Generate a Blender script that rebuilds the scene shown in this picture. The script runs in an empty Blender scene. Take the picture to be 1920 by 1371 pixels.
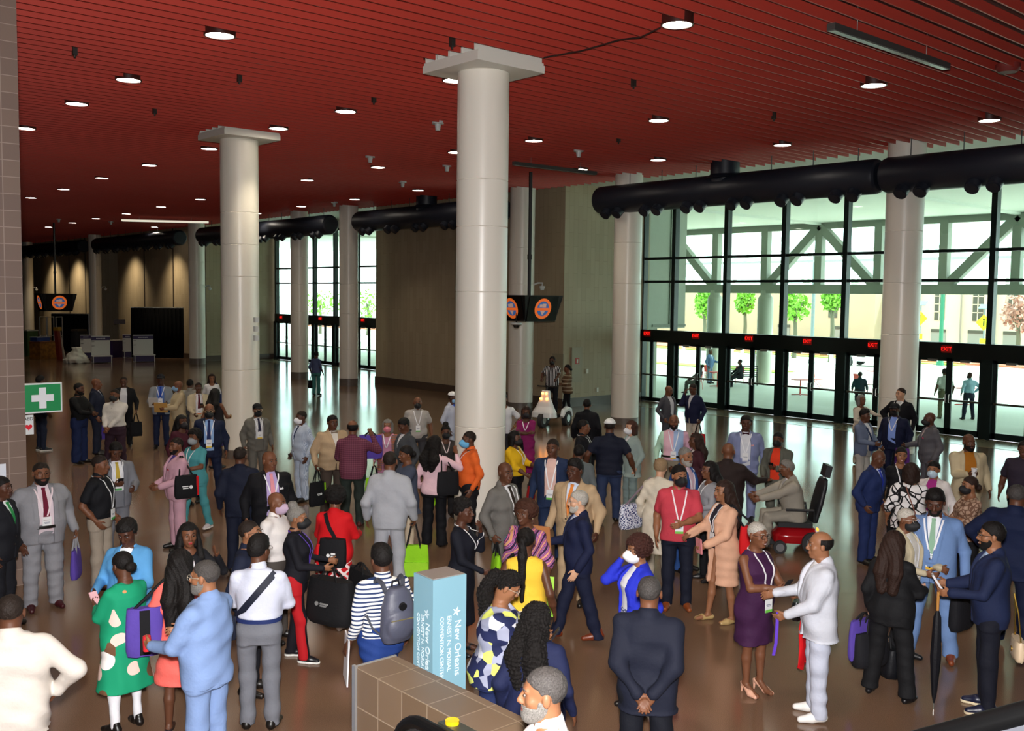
import bpy, bmesh, math, random, time
import numpy as np
from mathutils import Vector, Matrix
from concurrent.futures import ThreadPoolExecutor
T0 = time.time()
PI = math.pi
SC = bpy.context.scene
COL = SC.collection
rng = random.Random(7)

# ------------------------------------------------------------------ camera
FPX = 1859.08                      # focal length in pixels of the 1920x1371 frame
EYE = np.array([0.0, 0.0, 3.911])
FW = np.array([0.66223454, 0.74606958, -0.06946651])
RT = np.array([0.74837288, -0.66317159, 0.0118938])
UP = np.array([0.03719461, 0.05986333, 0.99751338])
cam = bpy.data.cameras.new('camera')
cam.sensor_width = 36.0
cam.lens = 36.0 * FPX / 1920.0
cam.clip_start = 0.05
cam.clip_end = 600
camo = bpy.data.objects.new('camera', cam)
COL.objects.link(camo)
camo.matrix_world = Matrix(((RT[0], UP[0], -FW[0], EYE[0]), (RT[1], UP[1], -FW[1], EYE[1]), (RT[2], UP[2], -FW[2], EYE[2]), (0, 0, 0, 1)))
SC.camera = camo

# ------------------------------------------------------------------ world, sun, large lights, exposure
vs = SC.view_settings
vs.view_transform = 'Standard'
vs.look = 'None'
vs.gamma = 1.0
vs.use_curve_mapping = False
vs.exposure = 1.1
SC.cycles.use_denoising = True
SC.cycles.max_bounces = 6
SC.cycles.diffuse_bounces = 3
SC.cycles.glossy_bounces = 3
SC.cycles.transmission_bounces = 4
SC.cycles.transparent_max_bounces = 12
SC.cycles.sample_clamp_indirect = 6.0
SC.cycles.caustics_reflective = False
SC.cycles.caustics_refractive = False
w = bpy.data.worlds.new('sky')
SC.world = w
w.use_nodes = True
bg = w.node_tree.nodes['Background']
bg.inputs[0].default_value = (0.86, 0.96, 1.0, 1)
bg.inputs[1].default_value = 3.0

def light(name, kind, loc, energy, color, **kw):
    l = bpy.data.lights.new(name, kind)
    l.energy = energy
    l.color = color
    for k, v in kw.items():
        setattr(l, k, v)
    o = bpy.data.objects.new(name, l)
    COL.objects.link(o)
    o.location = loc
    return o

sun = light('sun', 'SUN', (60, 0, 40), 5.0, (1.0, 0.97, 0.9), angle=0.02)
sun.rotation_euler = Vector((-0.42, 0.30, -1.0)).to_track_quat('-Z', 'Y').to_euler()
# the photographer's flash, held just above the lens
flash = light('camera_flash', 'SPOT', tuple(EYE + UP * 0.28 - FW * 0.05), 2700.0, (1.0, 0.97, 0.95), spot_size=math.radians(96), spot_blend=0.6, shadow_soft_size=0.10)
flash.rotation_euler = camo.matrix_world.to_euler()

# ------------------------------------------------------------------ materials
def lin(c):
    if isinstance(c, str):
        c = [int(c[i:i + 2], 16) / 255 for i in (0, 2, 4)]
        c = [x / 12.92 if x <= 0.04045 else ((x + 0.055) / 1.055) ** 2.4 for x in c]
    return (c[0], c[1], c[2], 1.0)

MATS = {}
def mat(name, color='808080', rough=0.6, metal=0.0, spec=0.5, emit=None, estr=0.0, bump=0.0, bscale=60.0, vary=0.0, vscale=6.0, coat=0.0, sheen=0.0):
    if name in MATS:
        return MATS[name]
    m = bpy.data.materials.new(name)
    m.use_nodes = True
    nt = m.node_tree
    b = nt.nodes['Principled BSDF']
    c = lin(color)
    m.diffuse_color = c
    b.inputs['Base Color'].default_value = c
    b.inputs['Roughness'].default_value = rough
    b.inputs['Metallic'].default_value = metal
    b.inputs['Specular IOR Level'].default_value = spec
    if coat:
        b.inputs['Coat Weight'].default_value = coat
        b.inputs['Coat Roughness'].default_value = 0.15
    if sheen:
        b.inputs['Sheen Weight'].default_value = sheen
    if emit is not None:
        b.inputs['Emission Color'].default_value = lin(emit)
        b.inputs['Emission Strength'].default_value = estr
    tc = None
    if bump or vary:
        tc = nt.nodes.new('ShaderNodeTexCoord')
    if bump:
        n = nt.nodes.new('ShaderNodeTexNoise')
        n.inputs['Scale'].default_value = bscale
        n.inputs['Detail'].default_value = 3
        bp = nt.nodes.new('ShaderNodeBump')
        bp.inputs['Strength'].default_value = bump
        bp.inputs['Distance'].default_value = 0.01
        nt.links.new(tc.outputs['Object'], n.inputs['Vector'])
        nt.links.new(n.outputs['Fac'], bp.inputs['Height'])
        nt.links.new(bp.outputs['Normal'], b.inputs['Normal'])
    if vary:
        n = nt.nodes.new('ShaderNodeTexNoise')
        n.inputs['Scale'].default_value = vscale
        n.inputs['Detail'].default_value = 4
        mr = nt.nodes.new('ShaderNodeMapRange')
        mr.inputs['From Min'].default_value = 0.3
        mr.inputs['From Max'].default_value = 0.7
        mr.inputs['To Min'].default_value = 1 - vary
        mr.inputs['To Max'].default_value = 1 + vary
        mx = nt.nodes.new('ShaderNodeVectorMath')
        mx.operation = 'SCALE'
        mx.inputs[0].default_value = c[:3]
        nt.links.new(tc.outputs['Object'], n.inputs['Vector'])
        nt.links.new(n.outputs['Fac'], mr.inputs['Value'])
        nt.links.new(mr.outputs['Result'], mx.inputs['Scale'])
        nt.links.new(mx.outputs['Vector'], b.inputs['Base Color'])
    MATS[name] = m
    return m

def nodes_of(m):
    nt = m.node_tree
    return nt, nt.nodes['Principled BSDF'], nt.nodes.new, nt.links.new

# ------------------------------------------------------------------ mesh helpers
def unit(v):
    v = np.asarray(v, float)
    return v / max(np.linalg.norm(v), 1e-9)

class MB:
    """collects simple shapes and links them as ONE mesh object"""
    def __init__(s):
        s.v = []; s.f = []; s.m = []; s.mi = 0
    def add(s, vs_, fs_):
        n = len(s.v)
        s.v.extend([tuple(map(float, p)) for p in vs_])
        s.f.extend([tuple(i + n for i in f) for f in fs_])
        s.m.extend([s.mi] * len(fs_))
        return s
    def box(s, a, b):
        (x0, y0, z0), (x1, y1, z1) = a, b
        vs_ = [(x0, y0, z0), (x1, y0, z0), (x1, y1, z0), (x0, y1, z0), (x0, y0, z1), (x1, y0, z1), (x1, y1, z1), (x0, y1, z1)]
        return s.add(vs_, [(0, 3, 2, 1), (4, 5, 6, 7), (0, 1, 5, 4), (1, 2, 6, 5), (2, 3, 7, 6), (3, 0, 4, 7)])
    def obox(s, c, ax, ay, az):
        """oriented box: centre and three half-axis vectors"""
        c, ax, ay, az = map(lambda q: np.asarray(q, float), (c, ax, ay, az))
        vs_ = [c + i * ax + j * ay + k * az for k in (-1, 1) for (i, j) in ((-1, -1), (1, -1), (1, 1), (-1, 1))]
        return s.add(vs_, [(0, 3, 2, 1), (4, 5, 6, 7), (0, 1, 5, 4), (1, 2, 6, 5), (2, 3, 7, 6), (3, 0, 4, 7)])
    def bar(s, p, q, w_, h_=None, up=(0, 0, 1)):
        p, q = np.asarray(p, float), np.asarray(q, float)
        d = unit(q - p)
        u = np.asarray(up, float)
        if abs(d @ u) > 0.95:
            u = np.array([1.0, 0, 0])
        sd = unit(np.cross(d, u)); u = np.cross(sd, d)
        h_ = w_ if h_ is None else h_
        return s.obox((p + q) / 2, sd * w_ / 2, d * np.linalg.norm(q - p) / 2, u * h_ / 2)
    def tube(s, path, r, n=10, cap=True, closed=False):
        path = [np.asarray(p, float) for p in path]
        k = len(path)
        rs = r if isinstance(r, (list, tuple)) else [r] * k
        prev = None
        rings = []
        for i, p in enumerate(path):
            a = path[(i - 1) % k] if (i > 0 or closed) else p
            b = path[(i + 1) % k] if (i < k - 1 or closed) else p
            d = unit(b - a)
            if prev is None:
                u = np.array([0, 0, 1.0]) if abs(d[2]) < 0.9 else np.array([1.0, 0, 0])
            else:
                u = prev
            u = unit(u - d * (u @ d)); prev = u
            v_ = np.cross(d, u)
            rings.append([p + rs[i] * (math.cos(2 * PI * j / n) * u + math.sin(2 * PI * j / n) * v_) for j in range(n)])
        vs_ = [q for rg in rings for q in rg]
        fs_ = []
        for i in range(k if closed else k - 1):
            i2 = (i + 1) % k
            for j in range(n):
                fs_.append((i * n + j, i * n + (j + 1) % n, i2 * n + (j + 1) % n, i2 * n + j))
        if cap and not closed:
            fs_.append(tuple(range(n))[::-1]); fs_.append(tuple((k - 1) * n + j for j in range(n)))
        return s.add(vs_, fs_)
    def cyl(s, p, q, r, n=24, r2=None):
        return s.tube([p, q], [r, r if r2 is None else r2], n)
    def lathe(s, c, prof, n=32, cap=True):
        """profile of (radius, z) turned about the vertical through c"""
        c = np.asarray(c, float)
        vs_ = [(c[0] + r * math.cos(2 * PI * j / n), c[1] + r * math.sin(2 * PI * j / n), c[2] + z) for r, z in prof for j in range(n)]
        fs_ = []
        k = len(prof)
        for i in range(k - 1):
            for j in range(n):
                fs_.append((i * n + j, i * n + (j + 1) % n, (i + 1) * n + (j + 1) % n, (i + 1) * n + j))
        if cap:
            fs_.append(tuple(range(n))[::-1]); fs_.append(tuple((k - 1) * n + j for j in range(n)))
        return s.add(vs_, fs_)
    def prism(s, poly, off):
        """planar polygon extruded by the vector off"""
        poly = [np.asarray(p, float) for p in poly]
        off = np.asarray(off, float)
        n = len(poly)
        vs_ = poly + [p + off for p in poly]
        fs_ = [tuple(range(n))[::-1], tuple(range(n, 2 * n))] + [(i, (i + 1) % n, n + (i + 1) % n, n + i) for i in range(n)]
        return s.add(vs_, fs_)
    def strip(s, path, width_dirs, normals, w_, t):
        """a flat band of width w_ and thickness t along a path"""
        n = len(path)
        vs_ = []
        for p, wd, nn in zip(path, width_dirs, normals):
            p, wd, nn = map(lambda q: np.asarray(q, float), (p, wd, nn))
            vs_ += [p - wd * w_ / 2, p + wd * w_ / 2, p + wd * w_ / 2 + nn * t, p - wd * w_ / 2 + nn * t]
        fs_ = []
        for i in range(n - 1):
            for j in range(4):
                fs_.append((i * 4 + j, i * 4 + (j + 1) % 4, i * 4 + 4 + (j + 1) % 4, i * 4 + 4 + j))
        fs_.append((3, 2, 1, 0)); fs_.append(tuple((n - 1) * 4 + j for j in range(4)))
        return s.add(vs_, fs_)
    def build(s, name, mats, parent=None, smooth=False, loc=None):
        me = bpy.data.meshes.new(name)
        me.from_pydata(s.v, [], s.f)
        for m_ in (mats if isinstance(mats, (list, tuple)) else [mats]):
            me.materials.append(m_)
        if any(s.m):
            me.polygons.foreach_set('material_index', s.m)
        bm = bmesh.new(); bm.from_mesh(me)
        bmesh.ops.recalc_face_normals(bm, faces=bm.faces)
        bm.to_mesh(me); bm.free()
        if smooth:
            me.shade_smooth()
            if smooth != 'all':
                me.set_sharp_from_angle(angle=math.radians(28))
        o = bpy.data.objects.new(name, me)
        COL.objects.link(o)
        if parent is not None:
            o.parent = parent
        if loc is not None:
            o.location = loc
        return o

def tag(o, label, cat, group=None):
    o['label'] = label
    o['category'] = cat
    if group:
        o['group'] = group
    return o

def struct(o):
    o['kind'] = 'structure'
    return o

def thing(name, label, cat, loc=(0, 0, 0), rotz=0.0, group=None):
    o = bpy.data.objects.new(name, None)
    o.empty_display_size = 0.2
    COL.objects.link(o)
    o.location = tuple(float(x) for x in loc)
    o.rotation_euler = (0, 0, rotz)
    return tag(o, label, cat, group)

def text(name, body, size, m, parent=None, loc=(0, 0, 0), rot=None, mw=None, depth=0.002, align='CENTER'):
    c = bpy.data.curves.new(name, 'FONT')
    c.body = body; c.size = size; c.extrude = depth; c.align_x = align; c.align_y = 'CENTER'
    o = bpy.data.objects.new(name, c)
    dg = bpy.context.evaluated_depsgraph_get()
    COL.objects.link(o)
    me = bpy.data.meshes.new_from_object(o.evaluated_get(bpy.context.evaluated_depsgraph_get()))
    COL.objects.unlink(o)
    bpy.data.objects.remove(o)
    me.materials.clear()
    me.materials.append(m)
    o2 = bpy.data.objects.new(name, me)
    COL.objects.link(o2)
    if parent is not None:
        o2.parent = parent
    if mw is not None:
        o2.matrix_local = mw
    else:
        o2.location = loc
        if rot:
            o2.rotation_euler = rot
    return o2

# points of the place: the ray through a spot of the frame, met with a height or a wall plane
def ray(u, v):
    return FW + RT * ((u - 960) / FPX) - UP * ((v - 685.5) / FPX)
def at_z(u, v, z=0.0):
    d = ray(u, v); return EYE + d * ((z - EYE[2]) / d[2])
def at_x(u, v, x):
    d = ray(u, v); return EYE + d * (x / d[0])
def at_d(u, v, dep):
    return EYE + ray(u, v) * dep
def frame_of(p):
    q = np.asarray(p, float) - EYE; d = q @ FW
    return 960 + FPX * (q @ RT) / d, 685.5 - FPX * (q @ UP) / d, d
# ------------------------------------------------------------------ the hall
GX = 28.85          # glass plane
BX = 24.55          # projecting wall blocks
CZ = 7.66           # underside of the slats
M_col = mat('column_paint', 'E9E3D7', rough=0.32, spec=0.5)
M_band = mat('column_base_stone', '6E645C', rough=0.35, vary=0.12, vscale=18)
M_wall = mat('plaster_beige', 'A5957C', rough=0.7, vary=0.04, vscale=0.7)
M_white = mat('soffit_white', 'D8D2C8', rough=0.7)
M_frame = mat('frame_dark_green', '10201E', rough=0.35, metal=0.2)
M_black = mat('matte_black', '0B0B0D', rough=0.55)
M_duct = mat('duct_dark', '1E222D', rough=0.45, metal=0.1)
M_fascia = mat('frame_black', '0A1211', rough=0.3)
M_steel = mat('steel', 'B8B8B4', rough=0.3, metal=0.9)

# floor: polished dark aggregate
M_floor = mat('polished_floor', '6B5546', rough=0.12, spec=0.55)
nt, b, N, L = nodes_of(M_floor)
tc = N('ShaderNodeTexCoord')
n1 = N('ShaderNodeTexNoise'); n1.inputs['Scale'].default_value = 160; n1.inputs['Detail'].default_value = 4
n2 = N('ShaderNodeTexNoise'); n2.inputs['Scale'].default_value = 0.35; n2.inputs['Detail'].default_value = 3
r1 = N('ShaderNodeValToRGB')
r1.color_ramp.elements[0].position = 0.32; r1.color_ramp.elements[0].color = lin('68503F')
r1.color_ramp.elements[1].position = 0.70; r1.color_ramp.elements[1].color = lin('8E705A')
mxc = N('ShaderNodeMixRGB'); mxc.blend_type = 'MULTIPLY'; mxc.inputs[0].default_value = 0.55
r2 = N('ShaderNodeValToRGB')
r2.color_ramp.elements[0].position = 0.3; r2.color_ramp.elements[0].color = (0.62, 0.58, 0.55, 1)
r2.color_ramp.elements[1].position = 0.7; r2.color_ramp.elements[1].color = (1, 1, 1, 1)
L(tc.outputs['Object'], n1.inputs['Vector']); L(tc.outputs['Object'], n2.inputs['Vector'])
L(n1.outputs['Fac'], r1.inputs['Fac']); L(n2.outputs['Fac'], r2.inputs['Fac'])
L(r1.outputs['Color'], mxc.inputs[1]); L(r2.outputs['Color'], mxc.inputs[2])
L(mxc.outputs['Color'], b.inputs['Base Color'])
mr = N('ShaderNodeMapRange'); mr.inputs['To Min'].default_value = 0.10; mr.inputs['To Max'].default_value = 0.20
L(n2.outputs['Fac'], mr.inputs['Value']); L(mr.outputs['Result'], b.inputs['Roughness'])

struct(MB().box((-14, -14, -0.25), (29.0, 112, 0)).build('floor', M_floor))
# stone border along the glass
M_sill = mat('threshold_stone', '9A8A70', rough=0.2, vary=0.05)
struct(MB().box((27.2, 6.0, 0), (28.8, 25.0, 0.006)).box((27.2, 40, 0), (28.8, 53.8, 0.006)).build('trim_1', M_sill))

# ceiling: red blades along X under a red deck
M_red = mat('slat_red', 'B03A2E', rough=0.5, vary=0.06, vscale=0.5)
M_deck = mat('ceiling_deck_red', '55150F', rough=0.8)
mb = MB()
y = -9.0
k = 0
CAPS = [(10.45, 12.55, 0.43), (10.85, 22.0, 0.43)]
while y < 108:
    x1 = 24.0
    segs = [(-14.0, x1)]
    for cx_, cy_, r_ in CAPS:
        if abs(y - cy_) < 0.68:
            segs = [q for s0, s1 in segs for q in (((s0, cx_ - 0.72), (cx_ + 0.72, s1)) if s0 < cx_ < s1 else ((s0, s1),))]
    for s0, s1 in segs:
        mb.box((s0, y - 0.012, CZ), (s1, y + 0.012, CZ + 0.14))
    y += 0.322
    k += 1
struct(mb.build('ceiling', M_red))
struct(MB().box((-14, -14, 8.02), (24.2, 112, 8.2)).build('ceiling_deck', M_deck))
struct(MB().box((24.2, -14, 7.9), (29.2, 112, 8.1)).box((24.2, -14, 7.86), (24.4, 112, 7.9)).build('ceiling_soffit', M_white))

# projecting wall blocks of cut stone panels
M_blk = mat('stone_panel_beige', 'A08E74', rough=0.6, spec=0.35)
nt, b, N, L = nodes_of(M_blk)
tc = N('ShaderNodeTexCoord'); mp = N('ShaderNodeMapping')
mp.inputs['Rotation'].default_value = (PI / 2, 0, 0)
sx = N('ShaderNodeSeparateXYZ'); cb = N('ShaderNodeCombineXYZ'); ad = N('ShaderNodeMath'); ad.operation = 'ADD'
br = N('ShaderNodeTexBrick'); br.offset = 0.5; br.inputs['Scale'].default_value = 1.0
br.inputs['Brick Width'].default_value = 0.95; br.inputs['Row Height'].default_value = 0.22
br.inputs['Mortar Size'].default_value = 0.004
br.inputs['Color1'].default_value = lin('AA9A80'); br.inputs['Color2'].default_value = lin('A29278'); br.inputs['Mortar'].default_value = lin('877A62')
L(tc.outputs['Object'], sx.inputs[0]); L(sx.outputs['X'], ad.inputs[0]); L(sx.outputs['Y'], ad.inputs[1])
L(sx.outputs['Z'], cb.inputs['X']); L(ad.outputs[0], cb.inputs['Y']); L(cb.outputs[0], br.inputs['Vector'])
L(br.outputs['Color'], b.inputs['Base Color'])
M_skirt = mat('skirting_stone', '54453A', rough=0.3)
def block(i, y0, y1, last=False):
    struct(MB().box((BX, y0, 0), (29.1, y1, 7.95)).build('wall_block', M_blk))
    struct(MB().box((BX - 0.03, y0 - 0.03, 0), (29.0, y1 + 0.03, 0.32)).build('baseboard_block', M_skirt))
block(0, 24.95, 36.75)
block(1, 54.0, 67.7)
block(2, 71.5, 110)
struct(MB().box((28.85, 67.6, 0), (29.1, 71.6, 8)).build('wall_niche', M_wall))
mb = MB()
for yy in (27.2, 58.5, 63.0, 74.0, 77.5):
    mb.box((BX - 0.02, yy, 0.3), (BX + 0.02, yy + 0.12, 7.9))
struct(mb.build('trim_2', mat('joint_dark', '2B2118', rough=0.6)))
# hall ends, side and back
struct(MB().box((-14, 108, 0), (29, 108.3, 8)).build('wall_far', M_wall))
struct(MB().box((-14.3, -14, 0), (-14, 112, 8)).build('wall_left', M_wall))
struct(MB().box((-14, -14.3, 0), (30, -14, 8)).build('wall_back', M_wall))
struct(MB().box((GX - .1, -14, 0), (29.2, 1.4, 8)).build('wall_right', M_wall))

# pier of brown glazed block at the left, with its signs
M_cmu = mat('brown_block', '7E6A5E', rough=0.45, spec=0.4)
nt, b, N, L = nodes_of(M_cmu)
tc = N('ShaderNodeTexCoord'); sx = N('ShaderNodeSeparateXYZ'); cb = N('ShaderNodeCombineXYZ'); ad = N('ShaderNodeMath'); ad.operation = 'ADD'
br = N('ShaderNodeTexBrick'); br.offset = 0.0; br.inputs['Scale'].default_value = 1.0
br.inputs['Brick Width'].default_value = 0.215; br.inputs['Row Height'].default_value = 0.215
br.inputs['Mortar Size'].default_value = 0.006; br.inputs['Bias'].default_value = -0.2
br.inputs['Color1'].default_value = lin('7F6B60'); br.inputs['Color2'].default_value = lin('75625A'); br.inputs['Mortar'].default_value = lin('9C8A7F')
L(tc.outputs['Object'], sx.inputs[0]); L(sx.outputs['X'], ad.inputs[0]); L(sx.outputs['Y'], ad.inputs[1])
L(ad.outputs[0], cb.inputs['X']); L(sx.outputs['Z'], cb.inputs['Y']); L(cb.outputs[0], br.inputs['Vector'])
L(br.outputs['Color'], b.inputs['Base Color'])
struct(MB().box((-1.5, 14.0, 0), (3.84, 15.2, 8.0)).build('wall_pier', M_cmu))

# ---------------------------------------------------------------- round columns
def column(x, y, r, label, top=7.95, band=0.2, cap=False, joints=(1.55, 3.1, 4.35, 5.6), seam=True, jw=0.012):
    t = thing('round_column', label, 'column', (x, y, 0), 0, 'round hall columns')
    t['kind'] = 'structure'
    prof = [(r, 0.0), (r, 0.0)]
    mb = MB()
    pr = []
    zs = [band] + list(joints) + [top]
    for a, c in zip(zs[:-1], zs[1:]):
        pr += [(r - 0.008, a), (r, a + jw), (r, c - jw), (r - 0.008, c)]
    mb.lathe((0, 0, 0), pr, 48).build('shaft', M_col, t, True)
    MB().lathe((0, 0, 0), [(r + 0.004, 0), (r + 0.006, band - 0.01), (r, band)], 48).build('base_band', M_band, t, True)
    if cap:
        c = 0.70
        # square plate with a stepped edge and short white blades over it
        MB().box((-c, -c, CZ - 0.16), (c, c, CZ - 0.04)).box((-c + .015, -c + .015, CZ - 0.04), (c - .015, c - .015, CZ)).build('cap_plate', mat('cap_white', 'E0DCD2', rough=0.5), t)
        mb = MB()
        for yy in np.arange(-0.62, 0.7, 0.31):
            mb.box((-c, yy - 0.012, CZ), (c, yy + 0.012, CZ + 0.17))
        mb.build('cap_blades', mat('cap_white', 'E0DCD2', rough=0.5), t)
    return t
column(10.45, 12.55, 0.42, 'thick pale column standing in the middle of the crowd', top=CZ - 0.16, band=0.2, cap=True, joints=(1.78, 3.98, 5.03, 5.78))
column(10.85, 22.0, 0.44, 'thick pale column behind the pair in navy and black suits', top=CZ - 0.16, band=0.2, cap=True, joints=(2.1, 4.3, 5.05, 5.8))
column(23.2, 11.85, 0.44, 'wall-side column in front of the entrance doors')
column(23.1, 20.7, 0.43, 'wall-side column by the stone corner and the first door')
column(23.4, 25.9, 0.44, 'wall-side column behind the white patrol scooter')
column(23.0, 36.5, 0.40, 'wall-side column before the far windows, beside the wide blank wall', band=0.32)
column(23.0, 40.7, 0.40, 'wall-side column before the far windows, behind the woman in teal trousers', band=0.32)
column(23.2, 52.2, 0.43, 'distant column beside the tall black drape', band=0.32)
column(23.2, 68.1, 0.40, 'distant column between the two black drapes', band=0.32)
column(23.2, 83.1, 0.38, 'farthest column beside the brown pier', band=0.32)

# ---------------------------------------------------------------- glass walls and doors
M_glass = bpy.data.materials.new('clear_glass')
M_glass.use_nodes = True
nt = M_glass.node_tree
for n_ in list(nt.nodes):
    nt.nodes.remove(n_)
out = nt.nodes.new('ShaderNodeOutputMaterial'); tr = nt.nodes.new('ShaderNodeBsdfTransparent'); gl = nt.nodes.new('ShaderNodeBsdfGlossy')
lw_ = nt.nodes.new('ShaderNodeLayerWeight'); pw_ = nt.nodes.new('ShaderNodeMath'); pw_.operation = 'POWER'; pw_.inputs[1].default_value = 4.0; fr = nt.nodes.new('ShaderNodeMath'); fr.operation = 'MULTIPLY_ADD'; fr.inputs[1].default_value = 0.85; fr.inputs[2].default_value = 0.035; mx = nt.nodes.new('ShaderNodeMixShader')
tr.inputs[0].default_value = (0.80, 0.93, 0.88, 1); gl.inputs['Roughness'].default_value = 0.02; lw_.inputs['Blend'].default_value = 0.5
nt.links.new(lw_.outputs['Facing'], pw_.inputs[0]); nt.links.new(pw_.outputs[0], fr.inputs[0])
nt.links.new(fr.outputs[0], mx.inputs[0]); nt.links.new(tr.outputs[0], mx.inputs[1]); nt.links.new(gl.outputs[0], mx.inputs[2]); nt.links.new(mx.outputs[0], out.inputs[0])

HZ0, HZ1 = 2.27, 2.72      # door header
TOPZ = 7.5
LV1, LV2 = 4.53, 5.39      # two horizontal glazing bars
M_red_e = mat('exit_red', 'C01010', rough=0.5, emit='FF1A14', estr=0.9)
def entrance(idx, ys, wide=0.16, nm=''):
    """ys: bay lines along the glass"""
    y0, y1 = min(ys), max(ys)
    fr_ = MB()
    for yy in ys:
        fr_.box((GX - 0.12, yy - wide / 2, HZ1), (GX + 0.12, yy + wide / 2, TOPZ))
        fr_.box((GX - 0.16, yy - 0.16, 0), (GX + 0.1, yy + 0.16, HZ0))
    fr_.box((GX - 0.1, y0, TOPZ - 0.14), (GX + 0.1, y1, TOPZ))
    for z in (LV1, LV2):
        fr_.box((GX - 0.07, y0, z - 0.045), (GX + 0.07, y1, z + 0.045))
    struct(fr_.build('window_%d' % idx, M_frame))
    struct(MB().box((GX - 0.18, y0, HZ0), (GX + 0.16, y1, HZ1)).build('trim_header', M_fascia))
    struct(MB().box((GX - 0.12, y0, TOPZ), (GX + 0.12, y1, 7.92)).build('wall_fascia', M_white))
    struct(MB().box((GX - 0.012, y0, HZ1), (GX + 0.012, y1, TOPZ)).build('window_pane', M_glass))
    ys = sorted(ys)
    for a, c in zip(ys[:-1], ys[1:]):
        mid = (a + c) / 2
        for s, (p, q) in enumerate(((a + 0.16, mid), (mid, c - 0.16))):
            d = struct(MB().box((GX - 0.03, p, 0.01), (GX + 0.03, p + 0.09, HZ0)).box((GX - 0.03, q - 0.09, 0.01), (GX + 0.03, q, HZ0)).box((GX - 0.03, p, 0.01), (GX + 0.03, q, 0.2)).box((GX - 0.03, p, HZ0 - 0.1), (GX + 0.03, q, HZ0)).build('door_%d' % (idx * 20 + len(DOORS)), M_frame))
            DOORS.append(d)
            struct(MB().box((GX - 0.01, p + .08, 0.18), (GX + 0.01, q - .08, HZ0 - .08)).build('door_pane', M_glass, d))
            MB().box((GX - 0.10, p + 0.03, 1.0), (GX - 0.05, q - 0.03, 1.06)).build('push_bar', mat('push_bar', '6A675C', rough=0.3, metal=0.8), d)
            hy = q - 0.05 if s == 0 else p + 0.05
            MB().tube([(GX - 0.04, hy, 0.95), (GX - 0.11, hy, 0.97), (GX - 0.11, hy, 1.19), (GX - 0.04, hy, 1.21)], 0.014, 6).build('handle', M_steel, d, True)
            MB().box((GX - 0.10, (p + q) / 2 - 0.14, HZ0 - 0.12), (GX - 0.03, (p + q) / 2 + 0.14, HZ0 - 0.05)).build('door_closer', M_steel, d)
DOORS = []
entrance(1, [23.5, 21.18, 18.85, 16.6, 14.3, 12.05, 9.8, 7.5, 5.2, 2.9, 1.4][:10])
struct(MB().box((GX - .12, 24.9, 0.0), (GX + .12, 25.0, TOPZ)).build('trim_5', M_frame))
entrance(2, [53.7, 51.4, 49.3, 47.1, 44.9, 42.7, 40.5, 38.3, 36.6])
# the corner bay of the near glass looks onto a grey outside wall
f = MB().box((GX - 0.18, 23.5, HZ0), (GX + 0.1, 24.95, HZ1))
for z in (LV1, LV2, TOPZ - .07):
    f.box((GX - 0.07, 23.5, z - 0.045), (GX + 0.07, 24.95, z + 0.045))
struct(f.build('trim_6', M_fascia))
struct(MB().box((GX - 0.012, 23.5, HZ1), (GX + 0.012, 24.95, TOPZ)).build('window_corner_pane', M_glass))
d = struct(MB().box((GX - 0.03, 23.6, 0.01), (GX + 0.03, 23.72, HZ0)).box((GX - 0.03, 24.45, 0.01), (GX + 0.03, 24.6, HZ0)).box((GX - .03, 23.6, 0.01), (GX + .03, 24.95, 0.16)).build('door_90', M_frame))
MB().box((GX - 0.01, 23.6, 0.1), (GX + 0.01, 24.95, HZ0)).build('door_pane', M_glass, d)
MB().box((GX - 0.08, 23.7, 1.0), (GX - 0.04, 24.9, 1.05)).build('push_bar', mat('push_bar', '6A675C', rough=0.3, metal=0.8), d)
struct(MB().box((GX - .12, 24.9, TOPZ), (GX + .12, 23.4, 7.92)).build('wall_fascia', M_white))

# exit signs on the header
for i, (yy, zz, pl) in enumerate([(24.62, 2.58, 'over the corner door by the stone wall'), (22.33, 2.57, 'first one past the corner post'), (20.05, 2.57, 'above the seated man on the bench outside'), (17.79, 2.56, 'above the outdoor table'), (15.5, 2.55, 'beside the wall-side column'), (13.2, 2.53, 'above the men standing outside'), (52.87, 2.52, 'far bay, stone end'), (48.4, 2.55, 'far bay, between slim columns'), (44.1, 2.58, 'far bay, by the blank wall')]):
    t = thing('exit_sign', 'red lit exit sign on the door header, ' + pl, 'exit sign', (GX - 0.19, yy, zz), 0, 'exit signs')
    MB().box((-0.02, -0.15, -0.105), (0.012, 0.15, 0.105)).build('sign_box', mat('exit_box', '200606', rough=0.4, emit='5A0402', estr=0.4), t)
    tx = text('exit_letters', 'EXIT', 0.155, M_red_e, t)
    tx.matrix_local = Matrix(((0, 0, -1, -0.022), (-1, 0, 0, 0), (0, 1, 0, 0), (0, 0, 0, 1)))

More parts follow.
